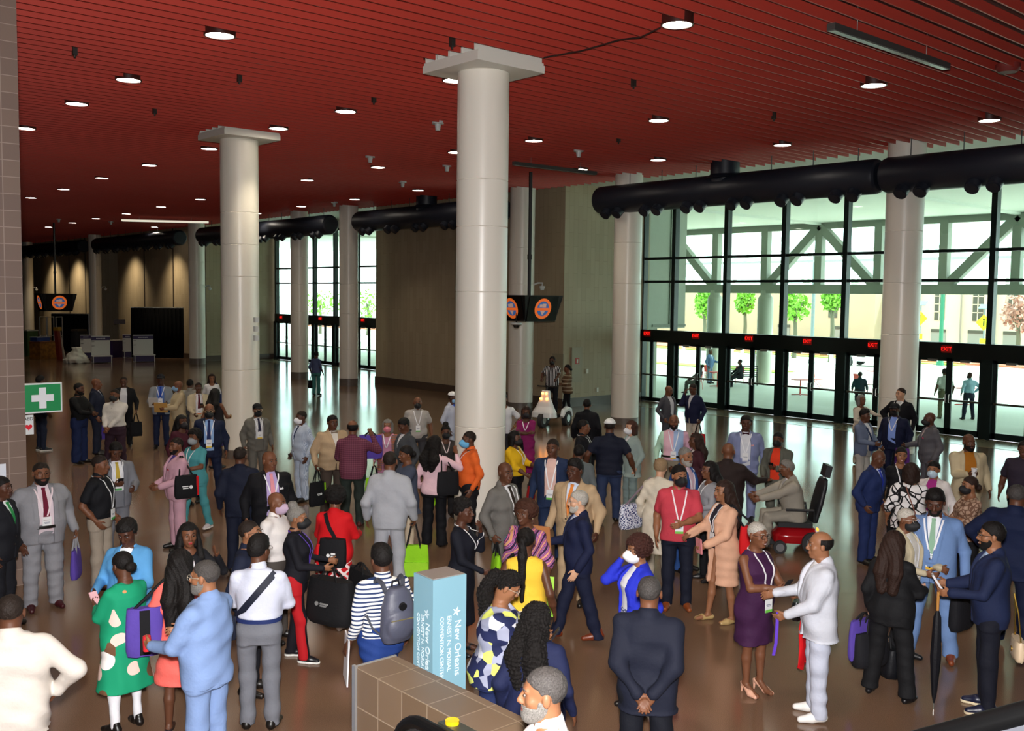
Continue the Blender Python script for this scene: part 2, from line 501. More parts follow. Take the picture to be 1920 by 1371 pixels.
# ---------------------------------------------------------------- ducts with drum nozzles
def duct(y0, y1, riser, label):
    t = thing('air_duct', label, 'duct', (22.8, (y0 + y1) / 2, 6.93), 0, 'black air ducts along the window side')
    h = abs(y1 - y0) / 2
    R_ = 0.43
    MB().tube([(0, -h, 0), (0, -h + .04, 0), (0, -h + .12, 0), (0, h - .12, 0), (0, h - .04, 0), (0, h, 0)], [R_ * .8, R_ * .93, R_, R_, R_ * .93, R_ * .8], 28).build('duct_body', M_duct, t, True)
    if riser is not None:
        ry = riser - (y0 + y1) / 2
        MB().cyl((0, ry, 0.2), (0, ry, 0.9), 0.40, 24).tube([(0, ry, 0.30), (0, ry, .42)], [0.55, 0.40], 24).build('riser', M_duct, t, True)
    n_ = int(2 * h / 1.55)
    for i in range(n_):
        for o_ in (-0.19, 0.19):
            yy = -h + (i + .5) * 2 * h / n_ + o_ * 1.25
            MB().tube([(-0.12, yy, -0.28), (-0.35, yy, -0.50)], [0.17, 0.16], 14).tube([(-0.33, yy, -.48), (-0.36, yy, -.51)], [.13, .13], 14).build('nozzle', M_duct, t, True)
    for yy in np.arange(-h + .6, h, 1.25):
        MB().cyl((0, yy, 0.35), (0, yy, 0.96), 0.012, 6).build('hanger_rod', mat('rod', '3A3A3A', rough=0.5), t)
duct(12.3, 21.65, 16.9, 'black round air duct over the entrance doors, with a riser')
duct(2.2, 12.2, 6.0, 'black round air duct over the doors beyond the wall-side column')
duct(26.2, 35.4, 30.7, 'black round air duct over the wide blank stone wall')
duct(37.6, 50.6, None, 'black round air duct over the far glass doors')
duct(53.4, 66.5, None, 'black round air duct over the tall black drape')
duct(69.0, 84.0, None, 'farthest black round air duct over the smaller drape')

# ---------------------------------------------------------------- downlights
M_lamp = mat('lamp_glow', 'FFFFFF', emit='FFF4E2', estr=14.0)
M_can = mat('lamp_can', '3A1612', rough=0.4)
LAMPS = [(412, 66), (1270, 46), (241, 150), (144, 195), (48, 241), (853, 151), (648, 209), (522, 241), (1001, 264), (1235, 226), (1234, 300), (1638, 160), (1855, 226), (1467, 272), (392, 279), (280, 310), (191, 334), (855, 286), (709, 314), (576, 338), (1089, 318), (784, 357), (376, 374), (302, 388), (237, 401), (119, 355), (58, 371), (665, 374), (565, 387), (482, 400), (180, 410), (136, 418), (91, 426), (290, 426), (75, 471)]
me_can = me_dif = None
LAMP_XY = []
for i, (u, v) in enumerate(LAMPS):
    p = at_z(u, v, CZ - 0.01)
    LAMP_XY.append(p)
    dep = frame_of(p)[2]
    t = thing('ceiling_downlight', 'round white downlight in the red slat ceiling', 'ceiling light', (p[0], p[1], CZ - 0.012), 0, 'round downlights of the slat ceiling')
    if me_can is None:
        c_ = MB().lathe((0, 0, 0), [(0.20, 0.0), (0.20, 0.22), (0.225, 0.22), (0.225, -0.01), (0.20, -0.01), (0.20, 0.0)], 28, False).build('housing', M_can, t, True)
        d_ = MB().lathe((0, 0, 0), [(0.0, 0.05), (0.14, 0.04), (0.198, 0.012), (0.198, 0.0), (0.0, -0.004)], 28).build('lamp_lens', M_lamp, t, True)
        me_can, me_dif = c_.data, d_.data
    else:
        for nm, me in (('housing', me_can), ('lamp_lens', me_dif)):
            o = bpy.data.objects.new(nm, me); COL.objects.link(o); o.parent = t
    s = light('downlight_beam', 'SPOT', (0, 0, -0.05), 130.0 if dep < 26 else 65.0, (1.0, 0.87, 0.66), spot_size=math.radians(95), spot_blend=0.7, shadow_soft_size=0.15)
    s.parent = t
for x, y in ((5.6, 4.2), (0.5, 9.0), (0.5, 4.0), (16.3, 4.2), (21.0, 4.2), (6.5, 9.0)):   # the same grid carried on outside the frame
    light('downlight_beam', 'SPOT', (x, y, CZ - 0.1), 130.0, (1.0, 0.87, 0.66), spot_size=math.radians(95), spot_blend=0.7, shadow_soft_size=0.15)
# ---------------------------------------------------------------- outside
OZ = -0.38
M_plaza = mat('plaza_concrete', 'B4B8AC', rough=0.7, vary=0.06, vscale=0.4)
M_street = mat('street_concrete', 'D8D4CC', rough=0.8, vary=0.04, vscale=0.3)
M_brickw = mat('brick_paving', 'B5694F', rough=0.8, vary=0.15, vscale=9)
struct(MB().prism([(29.0, -30, 0.0), (29.0, 75, 0.0), (36.0, 75, OZ), (36.0, -30, OZ)], (0, 0, -0.3)).box((36, -30, OZ - .3), (50, 75, OZ)).build('ground_plaza', M_plaza))
struct(MB().box((50, -60, OZ - .3), (68, 120, OZ - 0.02)).build('ground_street', M_street))
struct(MB().box((68, -60, OZ - .3), (80, 120, OZ + 0.12)).build('ground_sidewalk', M_brickw))
struct(MB().box((80, -60, OZ - .3), (140, 160, OZ)).build('ground_beyond', M_street))
M_grass = mat('verge_grass', '8DB83A', rough=0.9, vary=0.15, vscale=3)
struct(MB().box((66.5, 30, OZ), (68, 60, OZ + 0.05)).box((50.2, 33, OZ), (52, 48, OZ + .03)).build('ground_verge', M_grass))
# grey outside return wall at the corner of the glass
M_ext = mat('exterior_panel', 'B4B6A8', rough=0.7, vary=0.03)
struct(MB().box((29.1, 24.95, 2.75), (31.3, 25.6, 7.7)).box((29.1, 25.6, 0), (30.4, 26.2, 7.7)).build('wall_exterior', M_ext))
mb = MB().box((30.3, 24.9, 2.9), (30.36, 24.96, 7.4)).box((29.3, 24.9, 2.8), (31.3, 24.96, 2.9))
struct(mb.build('trim_7', mat('exterior_joint', '8B8E82', rough=0.7)))
struct(MB().box((29.1, 36.2, 0), (36, 36.6, 7.7)).build('wall_exterior', M_ext))
# canopy over the plaza
M_can2 = mat('canopy_white', 'F0F2EA', rough=0.6)
struct(MB().box((29.1, -30, 7.68), (46.0, 75, 7.9)).build('ceiling_canopy', M_can2))
mb = MB()
for yy in (8.0, 17.3, 26.6, 35.9, 45.2, 54.5):
    mb.box((29.2, yy - .12, 7.58), (43.6, yy + .12, 7.68))
struct(mb.build('trim_8', M_can2))
XT = 43.74
M_truss = mat('truss_paint', '8F9488', rough=0.6)
def truss(xt, z0, z1, d, ys_top, label, m, diag=True, name='roof_truss'):
    t = thing(name, label, 'truss', (xt, 20, (z0 + z1) / 2), 0)
    t['kind'] = 'structure'
    o = np.array([xt, 20, (z0 + z1) / 2])
    MB().bar(np.array((xt, -15, z0)) - o, np.array((xt, 62, z0)) - o, d * 1.3).build('bottom_chord', m, t)
    MB().bar(np.array((xt, -15, z1)) - o, np.array((xt, 62, z1)) - o, d).build('top_chord', m, t)
    for yt in ys_top:
        if diag:
            for s in (-1, 1):
                MB().bar(np.array((xt, yt, z1)) - o, np.array((xt, yt + s * 3.1, z0)) - o, d * 1.15).build('diagonal', m, t)
        for yy in (yt, yt + 3.1, yt - 3.1):
            MB().bar(np.array((xt, yy, z0)) - o, np.array((xt, yy, z1)) - o, d * 1.1).build('post', m, t)
truss(XT, 4.45, 7.55, 0.34, [8.0, 17.3, 26.6, 35.9, 45.2, 54.5], 'grey canopy truss with wide V braces beyond the glass', M_truss)
truss(57.0, 4.6, 9.4, 0.16, [10.6, 19.9, 29.2, 38.5, 47.8], 'slender far truss of the canopy above the street', mat('truss_far', 'B9BEB4', rough=0.6))
for i, (x_, z_) in enumerate(((50.0, 6.1), (53.5, 6.9))):
    struct(MB().bar((x_, -15, z_), (x_, 62, z_), 0.14).build('trim_9', mat('truss_far', 'B9BEB4', rough=0.6)))
for yy, pl in ((32.85, 'seen through the first door pair'), (29.65, 'seen through the second door pair'), (51.5, 'beyond the far glass doors'), (48.3, 'beyond the far doors, nearer the blank wall')):
    t = thing('canopy_column', 'stout grey canopy column with a narrow neck outside, ' + pl, 'column', (XT, yy, OZ), 0, 'canopy columns outside')
    MB().lathe((0, 0, 0), [(0.40, 0), (0.40, 4.25), (0.36, 4.4), (0.27, 4.52), (0.26, 4.75)], 28).build('shaft', mat('canopy_column', 'A3A698', rough=0.6), t, True)

# buildings across the street
M_bld = mat('facade_stone', 'AFA187', rough=0.8, vary=0.04, vscale=0.5)
M_bld2 = mat('facade_light', 'C4B7A2', rough=0.8, vary=0.03, vscale=0.5)
M_win = mat('facade_window', '4A4A40', rough=0.3)
def building(name, label, x, y0, y1, h, m, wins, doors):
    t = thing(name, label, 'building', (x, (y0 + y1) / 2, OZ), 0)
    t['kind'] = 'structure'
    o = np.array([x, (y0 + y1) / 2, OZ])
    MB().box((0, y0 - o[1], 0), (14, y1 - o[1], h)).build('facade', m, t)
    for yy in wins:
        MB().box((-0.05, yy - o[1] - .42, 2.75), (0.05, yy - o[1] + .42, 5.1)).build('window', M_win, t)
        mb = MB()
        for zz in (3.4, 4.05, 4.7):
            mb.box((-0.09, yy - o[1] - .42, zz), (-.04, yy - o[1] + .42, zz + .07))
        mb.box((-0.09, yy - o[1] - .04, 2.75), (-.04, yy - o[1] + .04, 5.3))
        mb.build('window_grille', m, t)
    for yy in doors:
        MB().box((-0.06, yy - o[1] - .62, 0.1), (0.05, yy - o[1] + .62, 1.75)).build('service_door', mat('service_door', '8A8A80', rough=0.6), t)
        MB().box((-0.1, yy - o[1] - .62, 1.75), (0.05, yy - o[1] + .62, 2.0)).build('door_lintel', M_win, t)
def yat(u, v, x): return at_x(u, v, x)[1]
building('stone_building', 'beige stone building across the street behind the green trees', 80.0, yat(1640, 600, 80.0), 95, 5.5, M_bld, [yat(u, 580, 80) for u in (1478, 1562)], [yat(u, 620, 80) for u in (1470, 1575)])
building('stone_building', 'paler stone building across the street with tall barred windows', 81.5, yat(2080, 600, 81.5), yat(1650, 600, 81.5), 5.5, M_bld2, [yat(u, 580, 81.5) for u in (1762, 1834, 1899, 1965)], [yat(u, 620, 81.5) for u in (1760, 1830, 1897, 1965)])
mb = MB()
for u in (1801, 1866, 1720):
    p = at_x(u, 600, 81.3)
    tag(MB().cyl((81.3, p[1], OZ), (81.3, p[1], 5.0), 0.07, 8).build('downpipe', mat('pipe_grey', '8C8478', rough=0.6)), 'grey downpipe on the pale stone building, ' + {1801: 'between its first and second windows', 1866: 'between its second and third windows', 1720: 'beside its corner'}[u], 'pipe', 'downpipes on the pale building')

# street trees
M_leaf = mat('leaf_green', '6FA52A', rough=0.7, vary=0.25, vscale=4)
M_leaf2 = mat('leaf_red', 'A5786A', rough=0.7, vary=0.2, vscale=4)
M_bark = mat('bark', '5D5A48', rough=0.9)
def tree(u, v_top, v_bot, x, wd, label, ml=M_leaf, trunk=True, seed=1):
    r_ = random.Random(seed)
    top = at_x(u, v_top, x); bot = at_x(u, v_bot, x)
    t = thing('street_tree', label, 'tree', (x, top[1], OZ), 0, 'street trees outside')
    hz = (top[2] + bot[2]) / 2 - OZ; hh = (top[2] - bot[2]) / 2
    MB().tube([(0, 0, 0), (0.06, -0.04, hz * .5), (0, 0.05, hz)], [0.2, 0.15, 0.1], 8).tube([(0, 0, hz * .7), (.2, .7, hz + hh * .3)], [.09, .04], 6).tube([(0, 0, hz * .72), (-.2, -.7, hz + hh * .3)], [.08, .04], 6).build('trunk', M_bark, t, True)
    mb = MB()
    for _ in range(420):
        a = r_.uniform(0, 2 * PI); q = r_.random() ** .4
        ph = r_.uniform(-1, 1)
        c = np.array([wd * q * math.cos(a) * math.sqrt(1 - ph * ph), wd * q * math.sin(a) * math.sqrt(1 - ph * ph), hz + hh * ph * q])
        d = unit([r_.uniform(-1, 1) for _ in range(3)]); e = unit(np.cross(d, [r_.uniform(-1, 1) for _ in range(3)]))
        s = r_.uniform(.12, .24)
        mb.add([c - d * s, c + e * s * .6, c + d * s, c - e * s * .6], [(0, 1, 2, 3)])
    mb.build('foliage', ml, t)
tree(1322, 540, 600, 66, 0.9, 'green street tree beyond the grey canopy column by the corner', seed=1)
tree(1398, 540, 590, 70, 0.9, 'green street tree between the two canopy columns', seed=2)
tree(1492, 548, 605, 64, 1.15, 'slim green street tree standing alone before the beige building', seed=3)
tree(1562, 540, 585, 62, 0.75, 'green street tree top just beyond the central glazing bar', seed=4)
tree(1912, 548, 625, 70, 1.3, 'reddish street tree before the pale building', M_leaf2, seed=5)
tree(600, 545, 590, 56, 3.2, 'bushy green tree outside the far glass doors, behind the slim pair of columns', seed=6)
tree(690, 540, 600, 58, 3.0, 'bushy green tree outside the far glass doors, beside the blank wall', seed=7)

# poles, signs, bollards, car
M_grn = mat('pole_green', '1F6B4F', rough=0.5)
M_gry = mat('pole_grey', '6E7A7C', rough=0.5)
M_yel = mat('sign_yellow', 'E8E81A', rough=0.5)
def pole(u, x, h, r, m, label):
    p = at_x(u, 600, x)
    return tag(MB().cyl((0, 0, 0), (0, 0, h), r, 12).tube([(0, 0, 0), (0, 0, .3)], [r * 2, r * 1.6], 12).build('street_pole', m, None, True, (x, p[1], OZ)), label, 'pole')
pole(1766, 66, 7.0, 0.13, M_grn, 'green lamp pole before the pale building with barred windows')
pole(1524, 60, 7.5, 0.12, M_gry, 'grey lamp pole to the side of the slim street tree')
for u, x, v, lab in ((1725, 60, 597, 'yellow diamond crossing sign on a pole beside the wall-side column'), (1845, 60, 605, 'yellow diamond crossing sign before the pale building, near the glazing bar')):
    p = at_x(u, v, x)
    t = thing('crossing_sign', lab, 'street sign', (x, p[1], OZ), 0, 'yellow crossing signs')
    z = p[2] - OZ
    MB().cyl((0.05, 0, 0), (0.05, 0, z + .9), 0.05, 8).build('post', M_gry, t, True)
    s = 0.48
    MB().prism([(0, 0, z - s), (0, -s, z), (0, 0, z + s), (0, s, z)], (-.03, 0, 0)).build('sign_face', M_yel, t)
    MB().box((-0.04, -.04, z - .2), (-0.032, .04, z + .1)).cyl((-.04, 0, z + .17), (-.032, 0, z + .17), .06, 10).build('walker_symbol', M_black, t)
    MB().box((-.02, -.2, z - 1.3), (0.0, .2, z - .95)).build('lower_plate', M_yel, t)
    MB().prism([(-.1, -.35, z + .8), (-.1, .35, z + .8), (.3, .35, z + 1.05), (.3, -.35, z + 1.05)], (0, 0, .04)).build('solar_panel', M_gry, t)
for i, (u, v) in enumerate(((1281, 672), (1391, 683), (1372, 672), (1478, 690), (1602, 694), (1558, 690))):
    p = at_z(u, v, OZ)
    tag(MB().lathe((0, 0, 0), [(0.11, 0), (0.11, 0.95), (0.08, 1.02), (0, 1.04)], 16).build('bollard', mat('bollard_white', 'E0DFDA', rough=0.5), None, True, (p[0], p[1], OZ - .01)), 'white street bollard outside the glass doors', 'bollard', 'white bollards by the street')
p = at_z(1625, 688, OZ)
t = thing('parked_car', 'white parked car on the street outside, beside the wall-side column', 'car', (p[0] + 1, p[1], OZ - .02), 0)
prof = [(-2.3, .35), (-2.3, .8), (-1.5, .95), (-.9, 1.5), (1.0, 1.55), (1.7, 1.0), (2.3, .9), (2.35, .35)]
MB().prism([(-.85, y, z) for y, z in prof], (1.7, 0, 0)).build('body', mat('car_white', 'E4E6E8', rough=0.25), t)
MB().prism([(-.87, y, z) for y, z in ((-.8, .98), (-.6, 1.42), (.85, 1.45), (1.4, 1.0))], (1.74, 0, 0)).build('side_windows', mat('car_glass', '2A3236', rough=0.15), t)
for yy in (-1.4, 1.45):
    for xx in (-.88, .68):
        MB().cyl((xx, yy, .36), (xx + .2, yy, .36), .36, 20).cyl((xx - .01, yy, .36), (xx + .21, yy, .36), .2, 14).build('wheel', mat('tyre', '2A2A2C', rough=0.8), t, True)

# cafe furniture in red steel
M_redst = mat('red_steel', 'D8392F', rough=0.45)
def cafe_chair(x, y, rz, label):
    t = thing('cafe_chair', label, 'chair', (x, y, OZ), rz, 'red steel chairs outside')
    MB().box((-.21, -.2, .43), (.21, .2, .45)).build('seat', M_redst, t)
    MB().prism([(-.21, -.2, .50), (.21, -.2, .5), (.21, -.26, .86), (-.21, -.26, .86)], (0, -.015, 0)).build('backrest', M_redst, t)
    for sx_ in (-.2, .2):
        MB().tube([(sx_, .2, 0), (sx_, -.18, .44)], .012, 6).tube([(sx_, -.25, .86), (sx_, -.2, .44), (sx_, -.28, 0)], .012, 6).build('leg_frame', M_redst, t, True)
def cafe_table(x, y, label):
    t = thing('cafe_table', label, 'table', (x, y, OZ), 0, 'red steel tables outside')
    MB().lathe((0, 0, 0), [(0, .70), (.42, .70), (.43, .715), (.42, .73), (0, .73)], 28).build('tabletop', M_redst, t, True)
    MB().cyl((0, 0, 0.02), (0, 0, .7), .03, 10).build('stem', M_redst, t, True)
    mb = MB()
    for a in range(4):
        mb.tube([(0, 0, .04), (.38 * math.cos(a * PI / 2 + .6), .38 * math.sin(a * PI / 2 + .6), .015)], .018, 6)
    mb.build('foot', M_redst, t, True)
CH = {}
for k, u, v, rz, lab in (('a', 1330, 716, 2.6, 'red steel chair in front of the standing man in light blue'), ('b', 1387, 719, 2.2, 'red steel chair in front of the seated man on the bench'), ('c', 1613, 735, -2.0, 'red steel chair under the man seen from behind outside'), ('d', 1304, 730, 1.2, 'red steel chair under the man leaning back outside'), ('e', 1533, 728, 3.4, 'red steel chair beside the single outdoor table')):
    p = at_z(u, v, OZ); CH[k] = (p[0], p[1], rz); cafe_chair(p[0], p[1], rz, lab)
for u, v, lab in ((1345, 725, 'red steel table between the standing man and the bench'), (1500, 741, 'single red steel table seen through the middle doors'), (1640, 722, 'red steel table ahead of the man seen from behind'), (1808, 760, 'red steel table behind the man in a pale blue shirt')):
    p = at_z(u, v, OZ); cafe_table(p[0], p[1], lab)
p = at_z(1384, 722, OZ)
t = thing('park_bench', 'black metal bench outside with a man in a dark suit on it', 'bench', (p[0] + .2, p[1], OZ), -PI / 2 + .75)
MB().box((-.8, -.22, .43), (.8, .22, .46)).build('seat', M_black, t)
mb = MB()
for z in np.arange(.52, .95, .1):
    mb.box((-.8, -.25, z), (.8, -.22, z + .04))
mb.build('back_slats', M_black, t)
for sx_ in (-.8, .76):
    MB().box((sx_, -.25, 0), (sx_ + .04, -.2, .95)).box((sx_, .18, 0), (sx_ + .04, .22, .62)).box((sx_, -.25, .58), (sx_ + .04, .22, .62)).build('end_frame', M_black, t)
BENCH = (p[0] + .2, p[1], -PI / 2 + .75)
# ---------------------------------------------------------------- smooth bodies: distance fields turned into one skin each
class Field:
    def __init__(s, lo, hi, h):
        s.h = h
        s.lo = np.asarray(lo, float) - 2.5 * h
        n = np.ceil((np.asarray(hi, float) + 2.5 * h - s.lo) / h).astype(int) + 1
        s.n = n
        s.X = (s.lo[0] + h * np.arange(n[0])).astype(np.float32).reshape(-1, 1, 1)
        s.Y = (s.lo[1] + h * np.arange(n[1])).astype(np.float32).reshape(1, -1, 1)
        s.Z = (s.lo[2] + h * np.arange(n[2])).astype(np.float32).reshape(1, 1, -1)
        s.D = np.full(tuple(n), 0.6, np.float32)
    def sl(s, lo, hi, pad):
        a = np.clip(np.floor((np.asarray(lo) - pad - s.lo) / s.h).astype(int), 0, s.n)
        b = np.clip(np.ceil((np.asarray(hi) + pad - s.lo) / s.h).astype(int) + 1, 0, s.n)
        if (b <= a).any():
            return None
        return tuple(slice(i, j) for i, j in zip(a, b))
    def xyz(s, q):
        return s.X[q[0]], s.Y[:, q[1]], s.Z[:, :, q[2]]
    def put(s, q, d, k, op='add'):
        D = s.D[q]
        if op == 'add':
            if k > 0:
                hh = np.clip(0.5 + 0.5 * (D - d) / k, 0, 1)
                s.D[q] = D + (d - D) * hh - k * hh * (1 - hh)
            else:
                s.D[q] = np.minimum(D, d)
        else:
            if k > 0:
                hh = np.clip(0.5 - 0.5 * (D + d) / k, 0, 1)
                s.D[q] = D + (-d - D) * hh + k * hh * (1 - hh)
            else:
                s.D[q] = np.maximum(D, -d)
    def cone(s, a, b, r1, r2, k=0.02, op='add', flat=None):
        a = np.asarray(a, float); b = np.asarray(b, float)
        r = max(r1, r2)
        q = s.sl(np.minimum(a, b) - r, np.maximum(a, b) + r, k + 2 * s.h)
        if q is None:
            return s
        X, Y, Z = s.xyz(q)
        ba = b - a; l2 = max(float(ba @ ba), 1e-9)
        px, py, pz = X - a[0], Y - a[1], Z - a[2]
        t = np.clip((px * ba[0] + py * ba[1] + pz * ba[2]) / l2, 0, 1)
        dx, dy, dz = px - t * ba[0], py - t * ba[1], pz - t * ba[2]
        if flat is not None:      # squash along a direction: (unit vector, factor)
            fv, ff = flat
            pr = dx * fv[0] + dy * fv[1] + dz * fv[2]
            dd = np.sqrt(np.maximum(dx * dx + dy * dy + dz * dz + pr * pr * (1 / (ff * ff) - 1), 0)) - (r1 + t * (r2 - r1))
            dd = dd * ff ** 0.5
        else:
            dd = np.sqrt(dx * dx + dy * dy + dz * dz) - (r1 + t * (r2 - r1))
        s.put(q, dd, k, op)
        return s
    def ell(s, c, r, R=None, k=0.02, op='add'):
        c = np.asarray(c, float); r = np.asarray(r, float)
        m = r.max() if R is not None else r
        q = s.sl(c - m, c + m, k + 2 * s.h)
        if q is None:
            return s
        X, Y, Z = s.xyz(q)
        px, py, pz = X - c[0], Y - c[1], Z - c[2]
        if R is not None:         # rows of R are the local axes
            px, py, pz = (R[0][0] * px + R[0][1] * py + R[0][2] * pz, R[1][0] * px + R[1][1] * py + R[1][2] * pz, R[2][0] * px + R[2][1] * py + R[2][2] * pz)
        ax, ay, az = px / r[0], py / r[1], pz / r[2]
        k0 = np.sqrt(ax * ax + ay * ay + az * az)
        k1 = np.sqrt((ax / r[0]) ** 2 + (ay / r[1]) ** 2 + (az / r[2]) ** 2) + 1e-9
        s.put(q, k0 * (k0 - 1) / k1, k, op)
        return s
    def loft(s, prof, k=0.03, op='add', p=2.3, x0=0.0):
        """profile rows (z, half width, half depth, forward shift)"""
        pr = np.array(sorted(prof), float)
        W = pr[:, 1].max(); Dp = (pr[:, 2] + abs(pr[:, 3])).max()
        q = s.sl((x0 - W, -Dp, pr[0, 0]), (x0 + W, Dp, pr[-1, 0]), k + 2 * s.h)
        if q is None:
            return s
        X, Y, Z = s.xyz(q)
        z = Z.ravel()
        w_ = np.interp(z, pr[:, 0], pr[:, 1]).reshape(1, 1, -1).astype(np.float32)
        d_ = np.interp(z, pr[:, 0], pr[:, 2]).reshape(1, 1, -1).astype(np.float32)
        c_ = np.interp(z, pr[:, 0], pr[:, 3]).reshape(1, 1, -1).astype(np.float32)
        e = (np.abs((X - x0) / w_) ** p + np.abs((Y - c_) / d_) ** p) ** (1 / p)
        dd = (e - 1) * np.minimum(w_, d_) * 0.9
        dd = np.maximum(dd, np.maximum(Z - pr[-1, 0], pr[0, 0] - Z))
        s.put(q, dd, k, op)
        return s
    def wrinkle(s, amp, seed, f=1.0):
        r_ = np.random.default_rng(seed)
        acc = 0
        for _ in range(5):
            a = r_.normal(size=3) * np.array([14, 14, 20]) * f
            ph = r_.uniform(0, 6.28)
            acc = acc + np.sin(a[0] * s.X + a[1] * s.Y + a[2] * s.Z + ph + 1.3 * np.sin(9 * f * s.Z + 7 * s.X + ph))
        s.D += (amp / 2.0) * acc.astype(np.float32)
        return s
    def mesh(s):
        D = s.D; ins = D < 0
        sub = [ins[i:i + D.shape[0] - 1, j:j + D.shape[1] - 1, k:k + D.shape[2] - 1] for i in (0, 1) for j in (0, 1) for k in (0, 1)]
        cnt = np.zeros(sub[0].shape, np.int8)
        for b in sub:
            cnt += b
        act = (cnt > 0) & (cnt < 8)
        I, J, K = np.nonzero(act)
        n = len(I)
        if n == 0:
            return np.zeros((0, 3), np.float32), np.zeros((0, 4), np.int32)
        off = [(i, j, k) for i in (0, 1) for j in (0, 1) for k in (0, 1)]
        V = np.stack([D[I + i, J + j, K + k] for i, j, k in off])
        P = np.zeros((n, 3), np.float32); C = np.zeros(n, np.float32)
        for a in range(8):
            for b in range(a + 1, 8):
                if sum(abs(off[a][t] - off[b][t]) for t in range(3)) != 1:
                    continue
                va, vb = V[a], V[b]
                cr = (va < 0) != (vb < 0)
                t = np.where(cr, va / np.where(va - vb == 0, 1, va - vb), 0)
                for ax in range(3):
                    P[:, ax] += np.where(cr, off[a][ax] + t * (off[b][ax] - off[a][ax]), 0)
                C += cr
        P /= C[:, None]
        P += np.stack([I, J, K], 1)
        P = P * s.h + s.lo
        idx = np.full(act.shape, -1, np.int32)
        idx[I, J, K] = np.arange(n)
        F = []
        for ax in range(3):
            sl0 = [slice(1, -1)] * 3; sl1 = [slice(1, -1)] * 3
            sl0[ax] = slice(0, -1); sl1[ax] = slice(1, None)
            A = ins[tuple(sl0)]; B = ins[tuple(sl1)]
            for sg, M in ((0, A & ~B), (1, ~A & B)):
                g = list(np.nonzero(M))
                o1, o2 = (ax + 1) % 3, (ax + 2) % 3
                for o in (o1, o2):
                    g[o] = g[o] + 1
                def at(d1, d2):
                    h_ = [x for x in g]
                    h_[o1] = h_[o1] + d1; h_[o2] = h_[o2] + d2
                    return idx[h_[0], h_[1], h_[2]]
                qd = np.stack([at(-1, -1), at(0, -1), at(0, 0), at(-1, 0)], 1)
                if sg:
                    qd = qd[:, ::-1]
                F.append(qd)
        F = np.concatenate(F)
        return P.astype(np.float32), F.astype(np.int32)
    # first point of the surface met from the front (+y) or back (-y)
    def surf_y(s, x, z, front=True):
        i = int(round((x - s.lo[0]) / s.h)); k = int(round((z - s.lo[2]) / s.h))
        i = min(max(i, 0), s.n[0] - 1); k = min(max(k, 0), s.n[2] - 1)
        c = s.D[i, :, k]
        g = np.nonzero(c < 0)[0]
        if len(g) == 0:
            return None
        j = g[-1] if front else g[0]
        j2 = j + 1 if front else j - 1
        if j2 < 0 or j2 >= len(c):
            return float(s.lo[1] + j * s.h)
        t = c[j] / (c[j] - c[j2])
        return float(s.lo[1] + (j + t * (j2 - j)) * s.h)

def smooth_mesh(P, F, it=1):
    for _ in range(it):
        acc = np.zeros_like(P); c = np.zeros(len(P), np.float32)
        for a in range(4):
            b = (a + 1) % 4
            for p_, q_ in ((a, b), (b, a)):
                for ax in range(3):
                    acc[:, ax] += np.bincount(F[:, p_], weights=P[F[:, q_], ax], minlength=len(P)).astype(np.float32)
                c += np.bincount(F[:, p_], minlength=len(P)).astype(np.float32)
        P = 0.45 * P + 0.55 * acc / np.maximum(c, 1)[:, None]
    return P

def quad_object(name, P, F, m, parent):
    me = bpy.data.meshes.new(name)
    me.vertices.add(len(P)); me.loops.add(F.size); me.polygons.add(len(F))
    me.vertices.foreach_set('co', np.ascontiguousarray(P, np.float32).ravel())
    me.loops.foreach_set('vertex_index', np.ascontiguousarray(F, np.int32).ravel())
    me.polygons.foreach_set('loop_start', np.arange(0, F.size, 4, dtype=np.int32))
    me.update(calc_edges=True)
    me.shade_smooth()
    me.materials.append(m)
    o = bpy.data.objects.new(name, me)
    COL.objects.link(o)
    o.parent = parent
    return o
# ---------------------------------------------------------------- people
SKIN = {'d1': '3A2118', 'd2': '4E2E20', 'd3': '583625', 'd4': '6F4630', 'd5': '8B5D41', 'l1': 'C99A7C'}
HAIRC = {'k': '110D0C', 'g': '77736E', 'w': 'A39E96', 'b': '2A1A14', 'r': '3A1E18', 'y': '8A7256', 'pep': '413D3B', 'rb': '3E2217', 'kb': '211813', 'wh': 'B4AEA4'}
def skin_mat(k): return mat('skin_' + k, SKIN[k], rough=0.5, spec=0.35, vary=0.07, vscale=9)
def hair_mat(k, curl=False): return mat('hair_%s%s' % (k, '_c' if curl else ''), HAIRC[k], rough=0.65, spec=0.25, bump=0.7, bscale=220 if curl else 90, vary=.45 if k in ('g', 'w', 'pep', 'wh') else .25, vscale=160)
def cloth(c, rough=0.8, bump=0.35): return mat('cloth_' + c, c, rough=rough, spec=0.25, bump=bump, bscale=38, vary=0.06, vscale=6)

